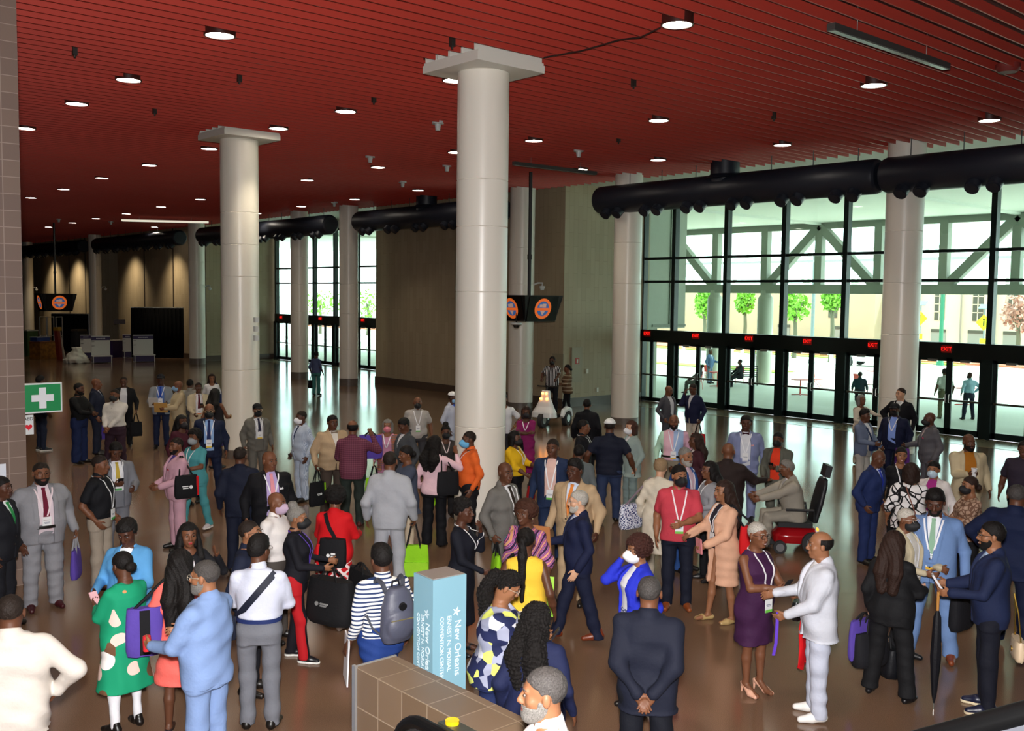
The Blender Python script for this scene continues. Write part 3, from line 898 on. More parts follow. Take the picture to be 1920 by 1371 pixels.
def pat_mat(kind):
    """woven and printed cloths"""
    if 'pat_' + kind in MATS:
        return MATS['pat_' + kind]
    m = mat('pat_' + kind, '808080', rough=0.8, spec=0.25)
    nt, b, N, L = nodes_of(m)
    tc = N('ShaderNodeTexCoord')
    def ramp(src, stops, interp='CONSTANT'):
        r = N('ShaderNodeValToRGB'); r.color_ramp.interpolation = interp
        e = r.color_ramp.elements
        while len(e) < len(stops):
            e.new(0.5)
        for q, (p_, c_) in zip(e, stops):
            q.position = p_; q.color = lin(c_)
        L(src, r.inputs['Fac'])
        return r.outputs['Color']
    def wave(scale, direction, dist=0.0, rot=None, prof='SIN'):
        w_ = N('ShaderNodeTexWave'); w_.wave_type = 'BANDS'; w_.bands_direction = direction; w_.wave_profile = prof
        w_.inputs['Scale'].default_value = scale; w_.inputs['Distortion'].default_value = dist; w_.inputs['Detail Scale'].default_value = 0.6
        if rot:
            mp = N('ShaderNodeMapping'); mp.inputs['Rotation'].default_value = rot
            L(tc.outputs['Object'], mp.inputs['Vector']); L(mp.outputs['Vector'], w_.inputs['Vector'])
        else:
            L(tc.outputs['Object'], w_.inputs['Vector'])
        return w_.outputs['Fac']
    def mixc(f, a, c_, mode='MIX'):
        x = N('ShaderNodeMixRGB'); x.blend_type = mode
        for i_, s_ in ((0, f), (1, a), (2, c_)):
            if hasattr(s_, 'is_linked'):
                L(s_, x.inputs[i_])
            elif isinstance(s_, str):
                x.inputs[i_].default_value = lin(s_)
            else:
                x.inputs[i_].default_value = s_
        return x.outputs['Color']
    def vor(scale, feat='F1', rnd=1.0):
        v = N('ShaderNodeTexVoronoi'); v.inputs['Scale'].default_value = scale; v.feature = feat
        v.inputs['Randomness'].default_value = rnd
        L(tc.outputs['Object'], v.inputs['Vector'])
        return v
    if kind == 'stripe':
        col = ramp(wave(9.0, 'Z'), [(0.0, '24365E'), (0.36, 'E8E6E4')])
    elif kind == 'plaid_maroon':
        a = ramp(wave(9, 'X'), [(0, '5A2A3C'), (.75, '7A4254')]); c_ = ramp(wave(9, 'Z'), [(0, '5E2C3E'), (.8, '84505F')])
        col = mixc(0.5, a, c_)
    elif kind == 'plaid_red':
        a = ramp(wave(4.2, 'X', rot=(0, .7, 0)), [(0, '000000'), (.80, 'FFFFFF')]); c_ = ramp(wave(4.2, 'Z', rot=(0, .7, 0)), [(0, '000000'), (.80, 'FFFFFF')])
        col = mixc(mixc(1.0, a, c_, 'LIGHTEN'), 'B8121C', 'E6D8D6')
    elif kind == 'seersucker':
        col = ramp(wave(30, 'X'), [(0, '8E9BB2'), (.5, 'B9C3D2')])
    elif kind == 'floral_green':
        v = vor(6.0)
        d = ramp(v.outputs['Distance'], [(0, 'FFFFFF'), (.52, '000000')])
        pick = ramp(v.outputs['Color'], [(0, '169068'), (.36, 'E8C7BC'), (.47, '169068'), (.53, '6A4A34'), (.58, '169068'), (.64, 'E9E4E2'), (.72, 'D98A5C'), (.76, '169068')])
        col = mixc(d, '169068', pick)
    elif kind == 'floral_bw':
        v = vor(9, 'DISTANCE_TO_EDGE')
        col = ramp(v.outputs['Distance'], [(0, '141416'), (.07, 'E6E2E2')])
    elif kind == 'geo':
        v = vor(12)
        col = ramp(v.outputs['Color'], [(0, '20264C'), (.38, '9A9DB4'), (.55, 'D8D8DE'), (.66, 'D6DC6E'), (.80, '20264C'), (.92, 'C5C8D6')])
    elif kind == 'rainbow':
        col = ramp(wave(4.6, 'DIAGONAL', 7.0), [(0, '2B2440'), (.14, 'C8508C'), (.30, '4A9CB8'), (.40, '301E34'), (.5, '9A4A9A'), (.64, 'D87898'), (.76, '2A2238'), (.86, 'B46AA8'), (.94, 'D8A070')])
    elif kind == 'snake':
        v = vor(16, 'DISTANCE_TO_EDGE')
        col = ramp(v.outputs['Distance'], [(0, '6A4C3C'), (.10, 'A38672'), (.3, 'B59A86')])
    elif kind == 'shawl':
        col = ramp(wave(8, 'Z', 4.0), [(0, 'A0563A'), (.3, '5C4A58'), (.5, 'C88A4A'), (.7, '8A4A4A'), (.85, '4A5A6A')])
    elif kind == 'patch_shirt':
        sx = N('ShaderNodeSeparateXYZ'); L(tc.outputs['Object'], sx.inputs[0])
        mr = N('ShaderNodeMapRange'); mr.inputs['From Min'].default_value = -0.3; mr.inputs['From Max'].default_value = 0.3
        L(sx.outputs['X'], mr.inputs['Value'])
        col = ramp(mr.outputs['Result'], [(0, 'D6A8BC'), (.20, '9DB6DC'), (.5, 'DDB0BE'), (.80, 'B8DCC4')])
    elif kind == 'print_blue':
        v = vor(30, 'DISTANCE_TO_EDGE')
        col = ramp(v.outputs['Distance'], [(0, 'DADCE8'), (.12, '3C4470')])
    elif kind == 'jersey':
        col = ramp(wave(7, 'X'), [(0, '14141A'), (.82, 'D8D8DC')])
    elif kind == 'track':
        sx = N('ShaderNodeSeparateXYZ'); L(tc.outputs['Object'], sx.inputs[0])
        ab_ = N('ShaderNodeMath'); ab_.operation = 'ABSOLUTE'; L(sx.outputs['X'], ab_.inputs[0])
        col = ramp(ab_.outputs[0], [(0, '15121A'), (.135, 'B01820')])
    elif kind == 'brown_band':
        col = ramp(wave(2.6, 'Z'), [(0, '5E4530'), (.92, 'A89A84')])
    elif kind == 'tartan_grey':
        a = ramp(wave(14, 'X'), [(0, '6C6A68'), (.8, '7C7874')])
        col = a
    L(col, b.inputs['Base Color'])
    return m

def cm(c):
    """a cloth colour (hex) or the name of a print"""
    return pat_mat(c[1:]) if c.startswith('@') else cloth(c)

def ik(a, b, l1, l2, hint):
    a = np.asarray(a, float); b = np.asarray(b, float)
    d = np.linalg.norm(b - a); u = (b - a) / max(d, 1e-6)
    d2 = min(d, (l1 + l2) * 0.995)
    b = a + u * d2
    x = (l1 * l1 - l2 * l2 + d2 * d2) / (2 * d2)
    hgt = math.sqrt(max(l1 * l1 - x * x, 0))
    p = np.asarray(hint, float); p = p - u * (p @ u); p = unit(p)
    return a + u * x + p * hgt, b

# wrist (outward, forward, up), elbow hint, palm hint, curl
ARMS = {
    'down': ((.265, .05, .90), (.3, -1, 0), (-1, 0, 0), .28),
    'hang': ((.235, .03, .89), (.2, -1, 0), (-1, 0, 0), .35),
    'grip': ((.27, .06, .91), (.3, -1, 0), (-1, 0, 0), 1.15),
    'wide': ((.36, .02, .93), (.4, -1, 0), (-1, 0, 0), .35),
    'clasp': ((.04, .25, .96), (1, -.5, -.2), (-.3, -.8, .3), .6),
    'belly': ((.03, .26, 1.10), (1, -.3, -.4), (-.2, -1, 0), .5),
    'cross': ((-.09, .22, 1.20), (1, .1, -.6), (0, -1, 0), .5),
    'hip': ((.215, .07, 1.0), (1, -.35, 0), (-1, .2, 0), .5),
    'pocket': ((.235, .08, .93), (.6, -1, 0), (-1, 0, 0), .4),
    'back': ((.06, -.20, .93), (1, -.3, .2), (0, -1, 0), .45),
    'chin': ((.05, .18, 1.40), (.25, .3, -1), (0, -1, .2), .9),
    'face': ((.09, .18, 1.50), (.22, .3, -1), (-.5, -1, 0), .8),
    'ear': ((.12, .12, 1.49), (.3, .4, -1), (-1, -.3, 0), .8),
    'hold': ((.15, .32, 1.10), (.6, -.6, -1), (-1, 0, .2), .9),
    'holdlow': ((.12, .28, 1.0), (.6, -.8, -.6), (-1, 0, .2), .9),
    'phone': ((.08, .30, 1.17), (.6, -.4, -1), (-.6, -.2, .6), .8),
    'reach': ((.14, .52, 1.16), (.5, -.3, -1), (-1, 0, 0), .4),
    'point': ((.30, .46, 1.26), (.5, -.4, -1), (0, 0, -1), .3),
    'out': ((.40, .33, 1.18), (.3, -.5, -1), (0, 0, 1), .25),
    'wave': ((.27, .16, 1.46), (.6, -.2, -1), (0, 1, .2), .25),
    'raise': ((.25, .22, 1.42), (.7, -.1, -1), (0, .4, 1), .3),
    'strap': ((.13, .17, 1.30), (.7, .0, -1), (-.4, -1, 0), 1.1),
    'rest': ((.17, .36, 1.02), (.6, -.6, -.5), (0, 0, -1), .5),
    'bars': ((.20, .42, 1.12), (.8, -.4, -.6), (0, 0, -1), 1.0),
}

def person_mesh(S, mpp):
    """S: description; mpp: metres of the place per frame pixel there. Returns the parts in the person's own frame."""
    s = S['h'] / 1.75
    fem = S.get('fem', False); fat = S.get('fat', 1.0)
    hb = min(max(0.95 * mpp, 0.0070), 0.016) / s          # skin detail
    hc_ = min(max(1.35 * mpp, 0.0095), 0.022) / s         # cloth detail
    zo = -0.40 if S.get('sit') else 0.0
    heel = 0.06 if S.get('shoes', ('', ''))[0] == 'heel' else 0.0
    seed = S['seed']
    out = []
    F2 = lambda f, it=1: (lambda P, Q: (smooth_mesh(P, Q, it) if it else P, Q))(*f.mesh())
    # ---- joints
    shx = (0.158 if fem else 0.182) * (1 + (fat - 1) * .55)
    fr_ = fat ** 0.8
    J = {}
    for side, sg, key in (('R', 1, 'aR'), ('L', -1, 'aL')):
        pose = S.get(key, 'down')
        W, hint, palm, curl = ARMS[pose] if isinstance(pose, str) else (pose + ((.4, -.8, -.5), (-1, 0, 0), .5)[len(pose) - 1:] if not isinstance(pose[0], (int, float)) else (pose, (.4, -.7, -.6), (-1, 0, 0), .5))
        ox = (fat - 1) * .17 if W[0] > .1 else 0
        oy = (fat - 1) * .20 if W[1] > .12 else 0
        sh = np.array([sg * (shx - .008), -0.014, 1.378 + zo])
        wr = np.array([sg * (W[0] - (.02 if fem and W[0] > .2 else 0) + ox), W[1] + oy, W[2] + zo])
        hv = np.array([sg * hint[0], hint[1], hint[2]]); pv = np.array([sg * palm[0], palm[1], palm[2]])
        el, wr = ik(sh, wr, .285, .255, hv)
        J[side] = (sh, el, wr, pv, curl, sg)
    legs = S.get('legs', 'stand')
    ft = {'stand': ((.105, .0), (.105, .0)), 'wide': ((.17, .0), (.17, .0)), 'walk': ((.085, .24), (.085, -.22)), 'walk2': ((.085, -.22), (.085, .24)), 'step': ((.10, .12), (.10, -.08)), 'step2': ((.10, -.08), (.10, .12)), 'close': ((.075, .0), (.075, .02))}[legs if legs != 'sit' else 'stand']
    LG = []
    for (fx, fy), sg in zip(ft, (1, -1)):
        fx = fx * (1 + (fat - 1) * .8)
        if S.get('sit'):
            hp = np.array([sg * .10, 0.0, .53]); kn = np.array([sg * .13, .42, .50]); an = np.array([sg * .13, .46 + S.get('footy', 0), .09])
        else:
            hp = np.array([sg * .092 * (1 + (fat - 1) * .5), 0, .90]); an = np.array([sg * fx, fy, .085 + heel])
            if abs(fy) > .15 and fy < 0:
                an[2] += .03
            dl = np.linalg.norm(an - hp); kn, _ = ik(hp, an, max(.43, dl * .514) if dl > .70 else .43, max(.41, dl * .488) if dl > .70 else .41, (0, 1, 0)) if dl <= .70 else (hp + (an - hp) * .512 + np.array((0, .012, 0)), None)
        LG.append((hp, kn, an, sg))
    # ---- torso profile
    if fem:
        base = [(.78, .165, .118, -.01), (.90, .178, .125, -.012), (.98, .165, .115, -.005), (1.08, .136, .100, .004), (1.18, .142, .106, .012), (1.27, .152, .128, .024), (1.34, .148, .112, .012), (1.40, .135, .085, -.004), (1.44, .095, .07, -.012), (1.47, .06, .055, -.014)]
    else:
        base = [(.78, .158, .112, -.005), (.90, .168, .120, -.008), (.98, .160, .113, -.002), (1.08, .152, .108, .006), (1.20, .165, .116, .010), (1.30, .176, .120, .008), (1.37, .172, .106, .0), (1.42, .140, .086, -.008), (1.455, .095, .072, -.012), (1.485, .062, .058, -.014)]
    def prof(off=0.0, lo=.78, hi=1.49, straight=0.0, flare=None):
        rows = []
        for z, w_, d_, c_ in base:
            kb = math.exp(-((z - 1.05) / .16) ** 2)
            kk = 1 if z < 1.36 else .5 if z < 1.43 else .2
            w2 = w_ * (1 + (fat - 1) * .75 * kk); d2 = d_ * (1 + (fat - 1) * (.7 + .5 * kb) * kk); c2 = c_ + (fat - 1) * .085 * kb
            if straight and .9 < z < 1.25:
                w2 = w2 + straight * (1 - abs(z - 1.08) / .2 if abs(z - 1.08) < .2 else 0)
                d2 = d2 + straight * .6 * (1 - abs(z - 1.08) / .2 if abs(z - 1.08) < .2 else 0)
            o = off if z < 1.43 else off * .6
            rows.append((z, w2 + o, d2 + o, c2))
        a = np.array(rows)
        zz = [lo] + [z for z in a[:, 0] if lo < z < hi] + [hi]
        res = [(z + zo, float(np.interp(z, a[:, 0], a[:, 1])), float(np.interp(z, a[:, 0], a[:, 2])), float(np.interp(z, a[:, 0], a[:, 3]))) for z in zz]
        if lo < .78 and flare:
            res[0] = (lo + zo, res[1][1] * flare, res[1][2] * flare, 0)
        return res
    # ---- head frame
    hy, hp_, ht = [math.radians(x) for x in (S.get('yaw', 0), S.get('pitch', 0), S.get('tilt', 0))]
    Rz = np.array([[math.cos(-hy), -math.sin(-hy), 0], [math.sin(-hy), math.cos(-hy), 0], [0, 0, 1]])
    Rx = np.array([[1, 0, 0], [0, math.cos(-hp_), -math.sin(-hp_)], [0, math.sin(-hp_), math.cos(-hp_)]])
    Ry = np.array([[math.cos(ht), 0, math.sin(ht)], [0, 1, 0], [-math.sin(ht), 0, math.cos(ht)]])
    RH = Rz @ Ry @ Rx
    HC = np.array([0, 0.018 + .03 * math.sin(max(hp_, 0)), 1.617 + zo])
    HS = 1.10
    hw = (1.0 + (fat - 1) * .22)
    def hp3(p):
        return HC + RH @ (np.asarray(p, float) * np.array([hw * HS, HS, HS]))
    RHt = RH.T
    # ---- skin
    bot = S.get('bottom', ('trousers', '20222A'))
    bare = S.get('bare_legs', False)
    top = S['top']
    sleeve = top.get('sleeve', 'long')
    pts = [J['R'][i] for i in range(3)] + [J['L'][i] for i in range(3)]
    lo = np.min(pts, 0) - .14; hi = np.max(pts, 0) + .14
    lo = np.minimum(lo, (-.2, -.2, (0 if bare else .95) + zo)); hi = np.maximum(hi, (.2, .2, 1.80 + zo))
    if bare:
        for hp, kn, an, sg in LG:
            lo = np.minimum(lo, an - (.1, .14, .12)); hi = np.maximum(hi, an + (.1, .24, .05))
            lo = np.minimum(lo, kn - .12); hi = np.maximum(hi, kn + .12)
    f = Field(lo, hi, hb)
    f.loft([(z, w_ * .93, d_ * .92, c_) for z, w_, d_, c_ in prof(-.002, .96)], k=0.0)
    ab = .86 if fem else 1.0
    for side in 'RL':
        sh, el, wr, pv, curl, sg = J[side]
        f.cone((0, -.022, 1.425 + zo), (sh[0] * .85, -.018, 1.392 + zo), .040 * ab, .034 * ab, .03)
        bareA = sleeve in ('none', 'short', 'half')
        q = (1.0 if bareA else .8) * ab * (fr_ if bareA else 1)
        f.cone(sh, el, .044 * q, .040 * q, .04)
        f.cone(el, el * .45 + wr * .55, .040 * q, .038 * q, .02)
        f.cone(el * .45 + wr * .55, wr, .037 * q, .026 * ab, .02)
        d = unit(wr - el)
        pose = S.get('a' + side, 'down')
        n = unit(pv - d * (pv @ d))
        th = np.cross(d, n) * sg
        hs = (.90 if fem else 1.0)
        f.ell(wr + d * .045 * hs, (.039 * hs, .016 * hs, .052 * hs), np.array([th, n, d]), .02)
        for off, ln, ex in ((.029, .070, .0), (.0095, .078, .06), (-.0105, .073, .12), (-.029, .056, .2)):
            bse = wr + (d * .083 + th * off) * hs
            c1 = curl * .55 + ex * .6; c2 = curl * 1.35 + ex
            sp = off * 1.6
            d1 = unit(math.cos(c1) * d + math.sin(c1) * n + th * sp); d2_ = unit(math.cos(c2) * d + math.sin(c2) * n + th * sp)
            mid = bse + d1 * ln * .55 * hs
            f.cone(bse - d1 * .012, mid, .0098 * hs, .0092 * hs, .007)
            f.cone(mid, mid + d2_ * ln * .5 * hs, .0092 * hs, .0075 * hs, .004)
        tb = wr + (d * .028 + th * .030) * hs
        tm = tb + (d * .032 + th * .026 + n * .014) * hs
        f.cone(tb, tm, .0135 * hs, .0105 * hs, .012)
        f.cone(tm, tm + (d * .028 + th * .004 + n * .016) * hs, .0105 * hs, .0085 * hs, .004)
    nr = (.050 if fem else .058) * (1 + (fat - 1) * .5)
    f.cone((0, -.02, 1.42 + zo), hp3((0, -.02, -.05)), nr * 1.05, nr * .95, .035)
    f.ell(hp3((0, -.012, .030)), (.073 * hw * HS, .092 * HS, .084 * HS), RHt, .02)
    f.ell(hp3((0, .022, -.040)), (.056 * hw * hw * HS, .064 * HS, .074 * HS), RHt, .03)
    f.ell(hp3((0, .060, -.094)), (.026 * hw * HS, .022 * HS, .018 * HS), RHt, .022)
    f.cone(hp3((-.034, .074, .024)), hp3((.034, .074, .024)), .012 * HS, .012 * HS, .016)
    for sx_ in (-1, 1):
        f.ell(hp3((sx_ * .041, .052, -.022)), (.020 * HS, .022 * HS, .02 * HS), RHt, .02)
        f.ell(hp3((sx_ * .031, .094, .004)), (.016 * HS, .013 * HS, .0105 * HS), RHt, .010, 'sub')
        f.ell(hp3((sx_ * .076, -.010, -.006)), (.010 * HS, .019 * HS, .031 * HS), RHt, .008)
    f.cone(hp3((0, .084, .010)), hp3((0, .104, -.028)), .0085 * HS, .0125 * HS, .010)
    f.cone(hp3((-.013, .094, -.034)), hp3((.013, .094, -.034)), .0085 * HS, .0085 * HS, .008)
    f.cone(hp3((-.017, .083, -.057)), hp3((.017, .083, -.057)), .0085 * HS, .0085 * HS, .006)
    f.cone(hp3((-.014, .082, -.069)), hp3((.014, .082, -.069)), .0088 * HS, .0088 * HS, .006)
    if bare:
        lg = (.84 if fem else 1) * fr_ ** .6
        for hp, kn, an, sg in LG:
            f.cone(hp, kn, .082 * lg, .054 * lg, .03)
            f.cone(kn, kn * .62 + an * .38 + np.array((0, -.012, 0)), .052 * lg, .054 * lg, .02)
            f.cone(kn * .62 + an * .38 + np.array((0, -.012, 0)), an, .054 * lg, .034 * lg, .02)
            f.cone(an + (0, -.02, -.03), (an[0], an[1] + .09, .035), .034, .030, .02)
            f.cone((an[0], an[1] + .09, .032), (an[0], an[1] + .15, .024), .030, .024, .01)
    out.append(('body', F2(f, 1 if hb < .011 else 0), skin_mat_key(S['skin'])))
    # ---- top garment
    kind = top['kind']
    hem = top.get('hem', {'jacket': .80, 'coat': .45, 'shirt': .97, 'polo': .86, 'tee': .86, 'dress': .52, 'tunic': .62, 'blouse': .88}[kind])
    off = {'jacket': .026, 'coat': .030, 'shirt': .014, 'polo': .022, 'tee': .021, 'dress': .010, 'tunic': .022, 'blouse': .016}[kind] + top.get('loose', 0)
    pts = [J['R'][i] for i in range(3)] + [J['L'][i] for i in range(3)]
    W_ = .24 * fr_ + off
    if sleeve == 'none':
        lo = np.array([-W_, -W_, hem + zo]); hi = np.array([W_, W_ + .1, 1.5 + zo])
    else:
        lo = np.minimum(np.min(pts, 0) - .1, (-W_, -W_, hem + zo - .01)); hi = np.maximum(np.max(pts, 0) + .1, (W_, W_ + .08, 1.53 + zo))
    g = Field(lo, hi, hc_)
    fl = top.get('flare', {'jacket': 1.10, 'coat': 1.18, 'dress': 1.0, 'tunic': 1.25}.get(kind, 1.03))
    strt = {'jacket': .018, 'coat': .02, 'polo': .012, 'tee': .012, 'tunic': .02, 'blouse': .01}.get(kind, 0.004) + top.get('straight', 0)
    g.loft(prof(off, hem, 1.460 if not fem else 1.450, strt, fl), k=0.0)
    if hem >= .78 and fl > 1.03:
        pass
    sr = {'jacket': (.064, .056, .052, .041), 'coat': (.066, .058, .056, .046)}.get(kind, (.058, .050, .045, .034))
    sr = [x * ab * fr_ ** .7 * top.get('sl', 1.0) for x in sr]
    for side in 'RL':
        sh, el, wr, pv, curl, sg = J[side]
        tz = {'jacket': .015, 'coat': .015}.get(kind, .011)
        g.cone((sg * .03, -.02, 1.432 + zo), (sh[0] * (.80 if sleeve == 'none' else .92), -.018, 1.388 + zo), .042 * ab + tz, .040 * ab + tz, .03)
        if sleeve == 'none':
            continue
        if sleeve == 'long':
            we = wr + unit(el - wr) * .012
            g.cone(sh, el, sr[0], sr[1], .045); g.cone(el, we, sr[1], sr[3], .018)
        elif sleeve == 'half':
            g.cone(sh, el, sr[0], sr[1] * 1.05, .045); m2 = el * .7 + wr * .3
            g.cone(el, m2, sr[1] * 1.05, sr[1], .02)
        elif sleeve == 'short':
            m2 = sh * .35 + el * .65
            g.cone(sh, m2, sr[0] * 1.05, sr[1] * 1.22, .04)
        # cloth bunches at the shoulder cap
    g.wrinkle({'jacket': .0062, 'coat': .006}.get(kind, .0062) * (1 + .4 * (fat - 1)), seed, .8 if kind in ('jacket', 'coat') else 1.0)
    ax = np.abs(g.X)
    if kind in ('jacket', 'coat'):
        g.cone((0, -.024, 1.42 + zo), (0, -.026, (1.458 if not fem else 1.448) + zo), nr + .030, nr + .020, .02)
    opening = top.get('open', 'v' if kind in ('jacket', 'coat') else None)
    if kind in ('jacket', 'coat') and opening:
        z = g.Z - zo
        zb = top.get('button', 1.10)
        if opening == 'v':
            v = np.where(z > zb, (z - zb) / (1.46 - zb) * .070 - .002, np.where(z < zb - .12, (zb - .12 - z) * .12, -.01))
        else:
            v = np.interp(z.ravel(), [hem, zb, 1.30, 1.46], [.085, .08, .085, .062]).reshape(1, 1, -1)
        v = v.astype(np.float32)
        band = (np.abs(ax - v - .030) < .026) & (z > zb) & (g.Y > .02)
        g.D = np.where(band, g.D - .006, g.D)
        wedge = np.maximum(ax - v, .015 - g.Y)
        g.D = np.maximum(g.D, -wedge)
    if kind in ('dress', 'blouse', 'tee', 'tunic') and top.get('neck', True):
        # scooped neckline
        nk = ((g.X / .085) ** 2 + ((g.Z - zo - 1.475) / top.get('scoop', .075)) ** 2) ** .5 - 1
        g.D = np.where(g.Y > -.03, np.maximum(g.D, -nk * .07), g.D)
    g.D = np.maximum(g.D, (hem + zo + .004) - g.Z + .6 * (0 if kind != 'tunic' else 0))
    nm = {'jacket': 'jacket', 'coat': 'coat', 'shirt': 'shirt', 'polo': 'polo_shirt', 'tee': 't_shirt', 'dress': 'dress', 'tunic': 'tunic', 'blouse': 'blouse'}[kind]
    out.append((nm, F2(g), top['col']))
    fields = [g]
    shirt_f = g
    if kind in ('jacket', 'coat') and opening:
        u = S.get('under', 'D8D8DA')
        sh_ = Field((-.21 * fr_, -.2 * fr_, .9 + zo), (.21 * fr_, .26 * fr_, 1.53 + zo), hc_)
        sh_.loft(prof(.002, .92, 1.460 if not fem else 1.450, strt * .5), k=0)
        sh_.cone((0, -.016, 1.44 + zo), (0, -.012, (1.476 if not fem else 1.460) + zo), nr + .012, nr + .007, .02)
        sh_.D = np.where((sh_.Y > .0), sh_.D, sh_.D)
        if S.get('vneck'):
            nk = np.maximum(np.abs(sh_.X) - np.clip((sh_.Z - zo - 1.33) * .42, -1, .06), .02 - sh_.Y)
            sh_.D = np.maximum(sh_.D, -nk)
        out.append((S.get('under_name', 'shirt'), F2(sh_), u))
        shirt_f = sh_; fields.append(sh_)
        if S.get('cuff'):
            for side in 'RL':
                sh, el, wr, pv, curl, sg = J[side]
                d = unit(wr - el)
                c_ = Field(wr - .07, wr + .07, max(hb, .008)).cone(wr - d * .05, wr + d * .008, sr[3] * .86, sr[3] * .80, 0)
                out.append(('shirt_cuff', F2(c_, 0), S['cuff']))
    if kind in ('shirt', 'polo') and S.get('collar', True):
        c_ = Field((-.11, -.11, 1.40 + zo), (.11, .11, 1.53 + zo), min(hc_, .011))
        c_.cone((0, -.016, 1.440 + zo), (0, -.012, 1.480 + zo), nr + .022, nr + .011, 0)
        c_.D = np.maximum(c_.D, -np.maximum(np.abs(c_.X) - np.clip((c_.Z - zo - 1.43) * .40, 0, .05), .01 - c_.Y))
        out.append(('collar', F2(c_, 0), S.get('collar_col', top['col'])))
    if S.get('overlay'):          # a second loose layer: shawl, cardigan or vest
        ov = S['overlay']
        o_ = Field((-.3 * fr_, -.3 * fr_, ov.get('hem', .8) + zo), (.3 * fr_, .3 * fr_, 1.52 + zo), hc_)
        o_.loft(prof(off + .016, ov.get('hem', .8), 1.47 if not fem else 1.455, .02, 1.15), k=0)
        o_.wrinkle(.005, seed + 3, .9)
        z = o_.Z - zo
        v = np.interp(z.ravel(), [.6, 1.25, 1.46], [.10, .095, .07]).reshape(1, 1, -1)
        o_.D = np.maximum(o_.D, -np.maximum(np.abs(o_.X) - v, .0 - o_.Y))
        if ov.get('sleeves'):
            for side in 'RL':
                sh, el, wr, pv, curl, sg = J[side]
                o_.cone(sh, sh * .3 + el * .7, sr[0] + .02, sr[1] + .03, .03)
        out.append((ov['name'], F2(o_), ov['col'])); fields.append(o_)
    # ---- lower garment
    bk, bc = bot[0], bot[1]
    low_f = None
    if bk in ('trousers', 'leggings', 'jeans'):
        t_ = {'trousers': (.092, .070, .062), 'jeans': (.090, .066, .058), 'leggings': (.078, .054, .040)}[bk]
        t_ = [x * (.92 if fem else 1) * fr_ ** .85 for x in t_]
        if S.get('wideleg'):
            t_[1] *= 1.12; t_[2] *= 1.35
        ah = .045 + heel * .6 if bk != 'leggings' else .10 + heel
        ah = S.get('ankle', ah)
        pts = np.array([p for L_ in LG for p in L_[:3]])
        lo = pts.min(0) - .13 * fr_; hi = pts.max(0) + .13 * fr_
        lo[2] = max(ah - .02, .0) if not S.get('sit') else .04
        lo = np.minimum(lo, (-.22 * fr_, -.2 * fr_, 9)); hi = np.maximum(hi, (.22 * fr_, .22 * fr_, 1.06 + zo))
        t = Field(lo, hi, hc_)
        t.loft(prof(.006, .80, 1.05), k=0)
        for hp, kn, an, sg in LG:
            foot = an.copy(); foot[2] = ah
            t.cone(hp, kn, t_[0], t_[1], .04)
            t.cone(kn, foot + (0, -.005, 0), t_[1], t_[2], .025)
        t.wrinkle(.0062, seed + 5, 1.0)
        zmin = ah if not S.get('sit') else .06
        t.D = np.maximum(t.D, zmin - t.Z)
        out.append((bk, F2(t), bc)); low_f = t
    elif bk == 'skirt':
        sh_ = bot[2] if len(bot) > 2 else .5
        t = Field((-.32 * fr_, -.32 * fr_, sh_), (.32 * fr_, .32 * fr_, 1.07), hc_)
        fl2 = bot[3] if len(bot) > 3 else 1.05
        rows = prof(.012, .85, 1.05)
        wd, dp = rows[0][1] * fl2, rows[0][2] * fl2
        t.loft([(sh_, wd, dp, 0)] + rows, k=0)
        t.wrinkle(.006, seed + 6, .6)
        t.D = np.maximum(t.D, sh_ + .004 - t.Z)
        out.append(('skirt', F2(t), bc)); low_f = t
    # ---- shoes
    shoe, scol = S.get('shoes', ('dress', '14100E'))
    if S.get('feet', True):
        for hp, kn, an, sg in LG:
            h_ = min(max(mpp * .9, .007), .014) / s
            q = Field((-.06, -.11, -.005), (.06, .22, .16), h_)
            lift = max(an[2] - .085 - heel, 0)
            k_ = .88 if fem else 1.0
            if shoe == 'heel':
                q.cone((0, -.045, .105), (0, .07, .035), .030, .036, .02)
                q.cone((0, .07, .032), (0, .145, .018), .036, .020, .02)
                q.cone((0, -.062, .10), (0, -.066, .004), .020, .008, .01)
                q.ell((0, -.005, .13), (.028, .07, .045), None, .008, 'sub')
            elif shoe in ('flat', 'mule'):
                q.cone((0, -.045, .035), (0, .07, .032), .034, .040, .02); q.cone((0, .07, .032), (0, .15, .022), .040, .024, .02)
                q.ell((0, -.005, .085), (.030, .085, .042), None, .008, 'sub')
            else:
                q.cone((0, -.045, .050), (0, .06, .045), .041 * k_, .044 * k_, .02)
                q.cone((0, .06, .042), (0, .165 * k_, .030), .044 * k_, .030, .02)
                q.cone((0, -.03, .06), (0, -.02, .11), .042 * k_, .04 * k_, .02)
            q.D = np.maximum(q.D, -q.Z)
            P, Q = q.mesh()
            a = math.radians(-sg * S.get('toe', 9))
            R2 = np.array([[math.cos(a), -math.sin(a), 0], [math.sin(a), math.cos(a), 0], [0, 0, 1]])
            P = P @ R2.T + np.array([an[0], an[1], lift])
            so = len(out)
            out.append(('shoe', (P, Q), scol, shoe))
            if shoe == 'sneaker':
                q2 = Field((-.07, -.12, -.005), (.07, .22, .05), h_)
                q2.cone((0, -.045, .02), (0, .06, .02), .047 * k_, .05 * k_, .01); q2.cone((0, .06, .02), (0, .165 * k_, .02), .05 * k_, .036, .02)
                q2.D = np.maximum(q2.D, np.maximum(-q2.Z, q2.Z - .026))
                P, Q = q2.mesh()
                out.append(('sole', (P @ R2.T + np.array([an[0], an[1], lift]), Q), S.get('sole', 'E4E2DE'), so))
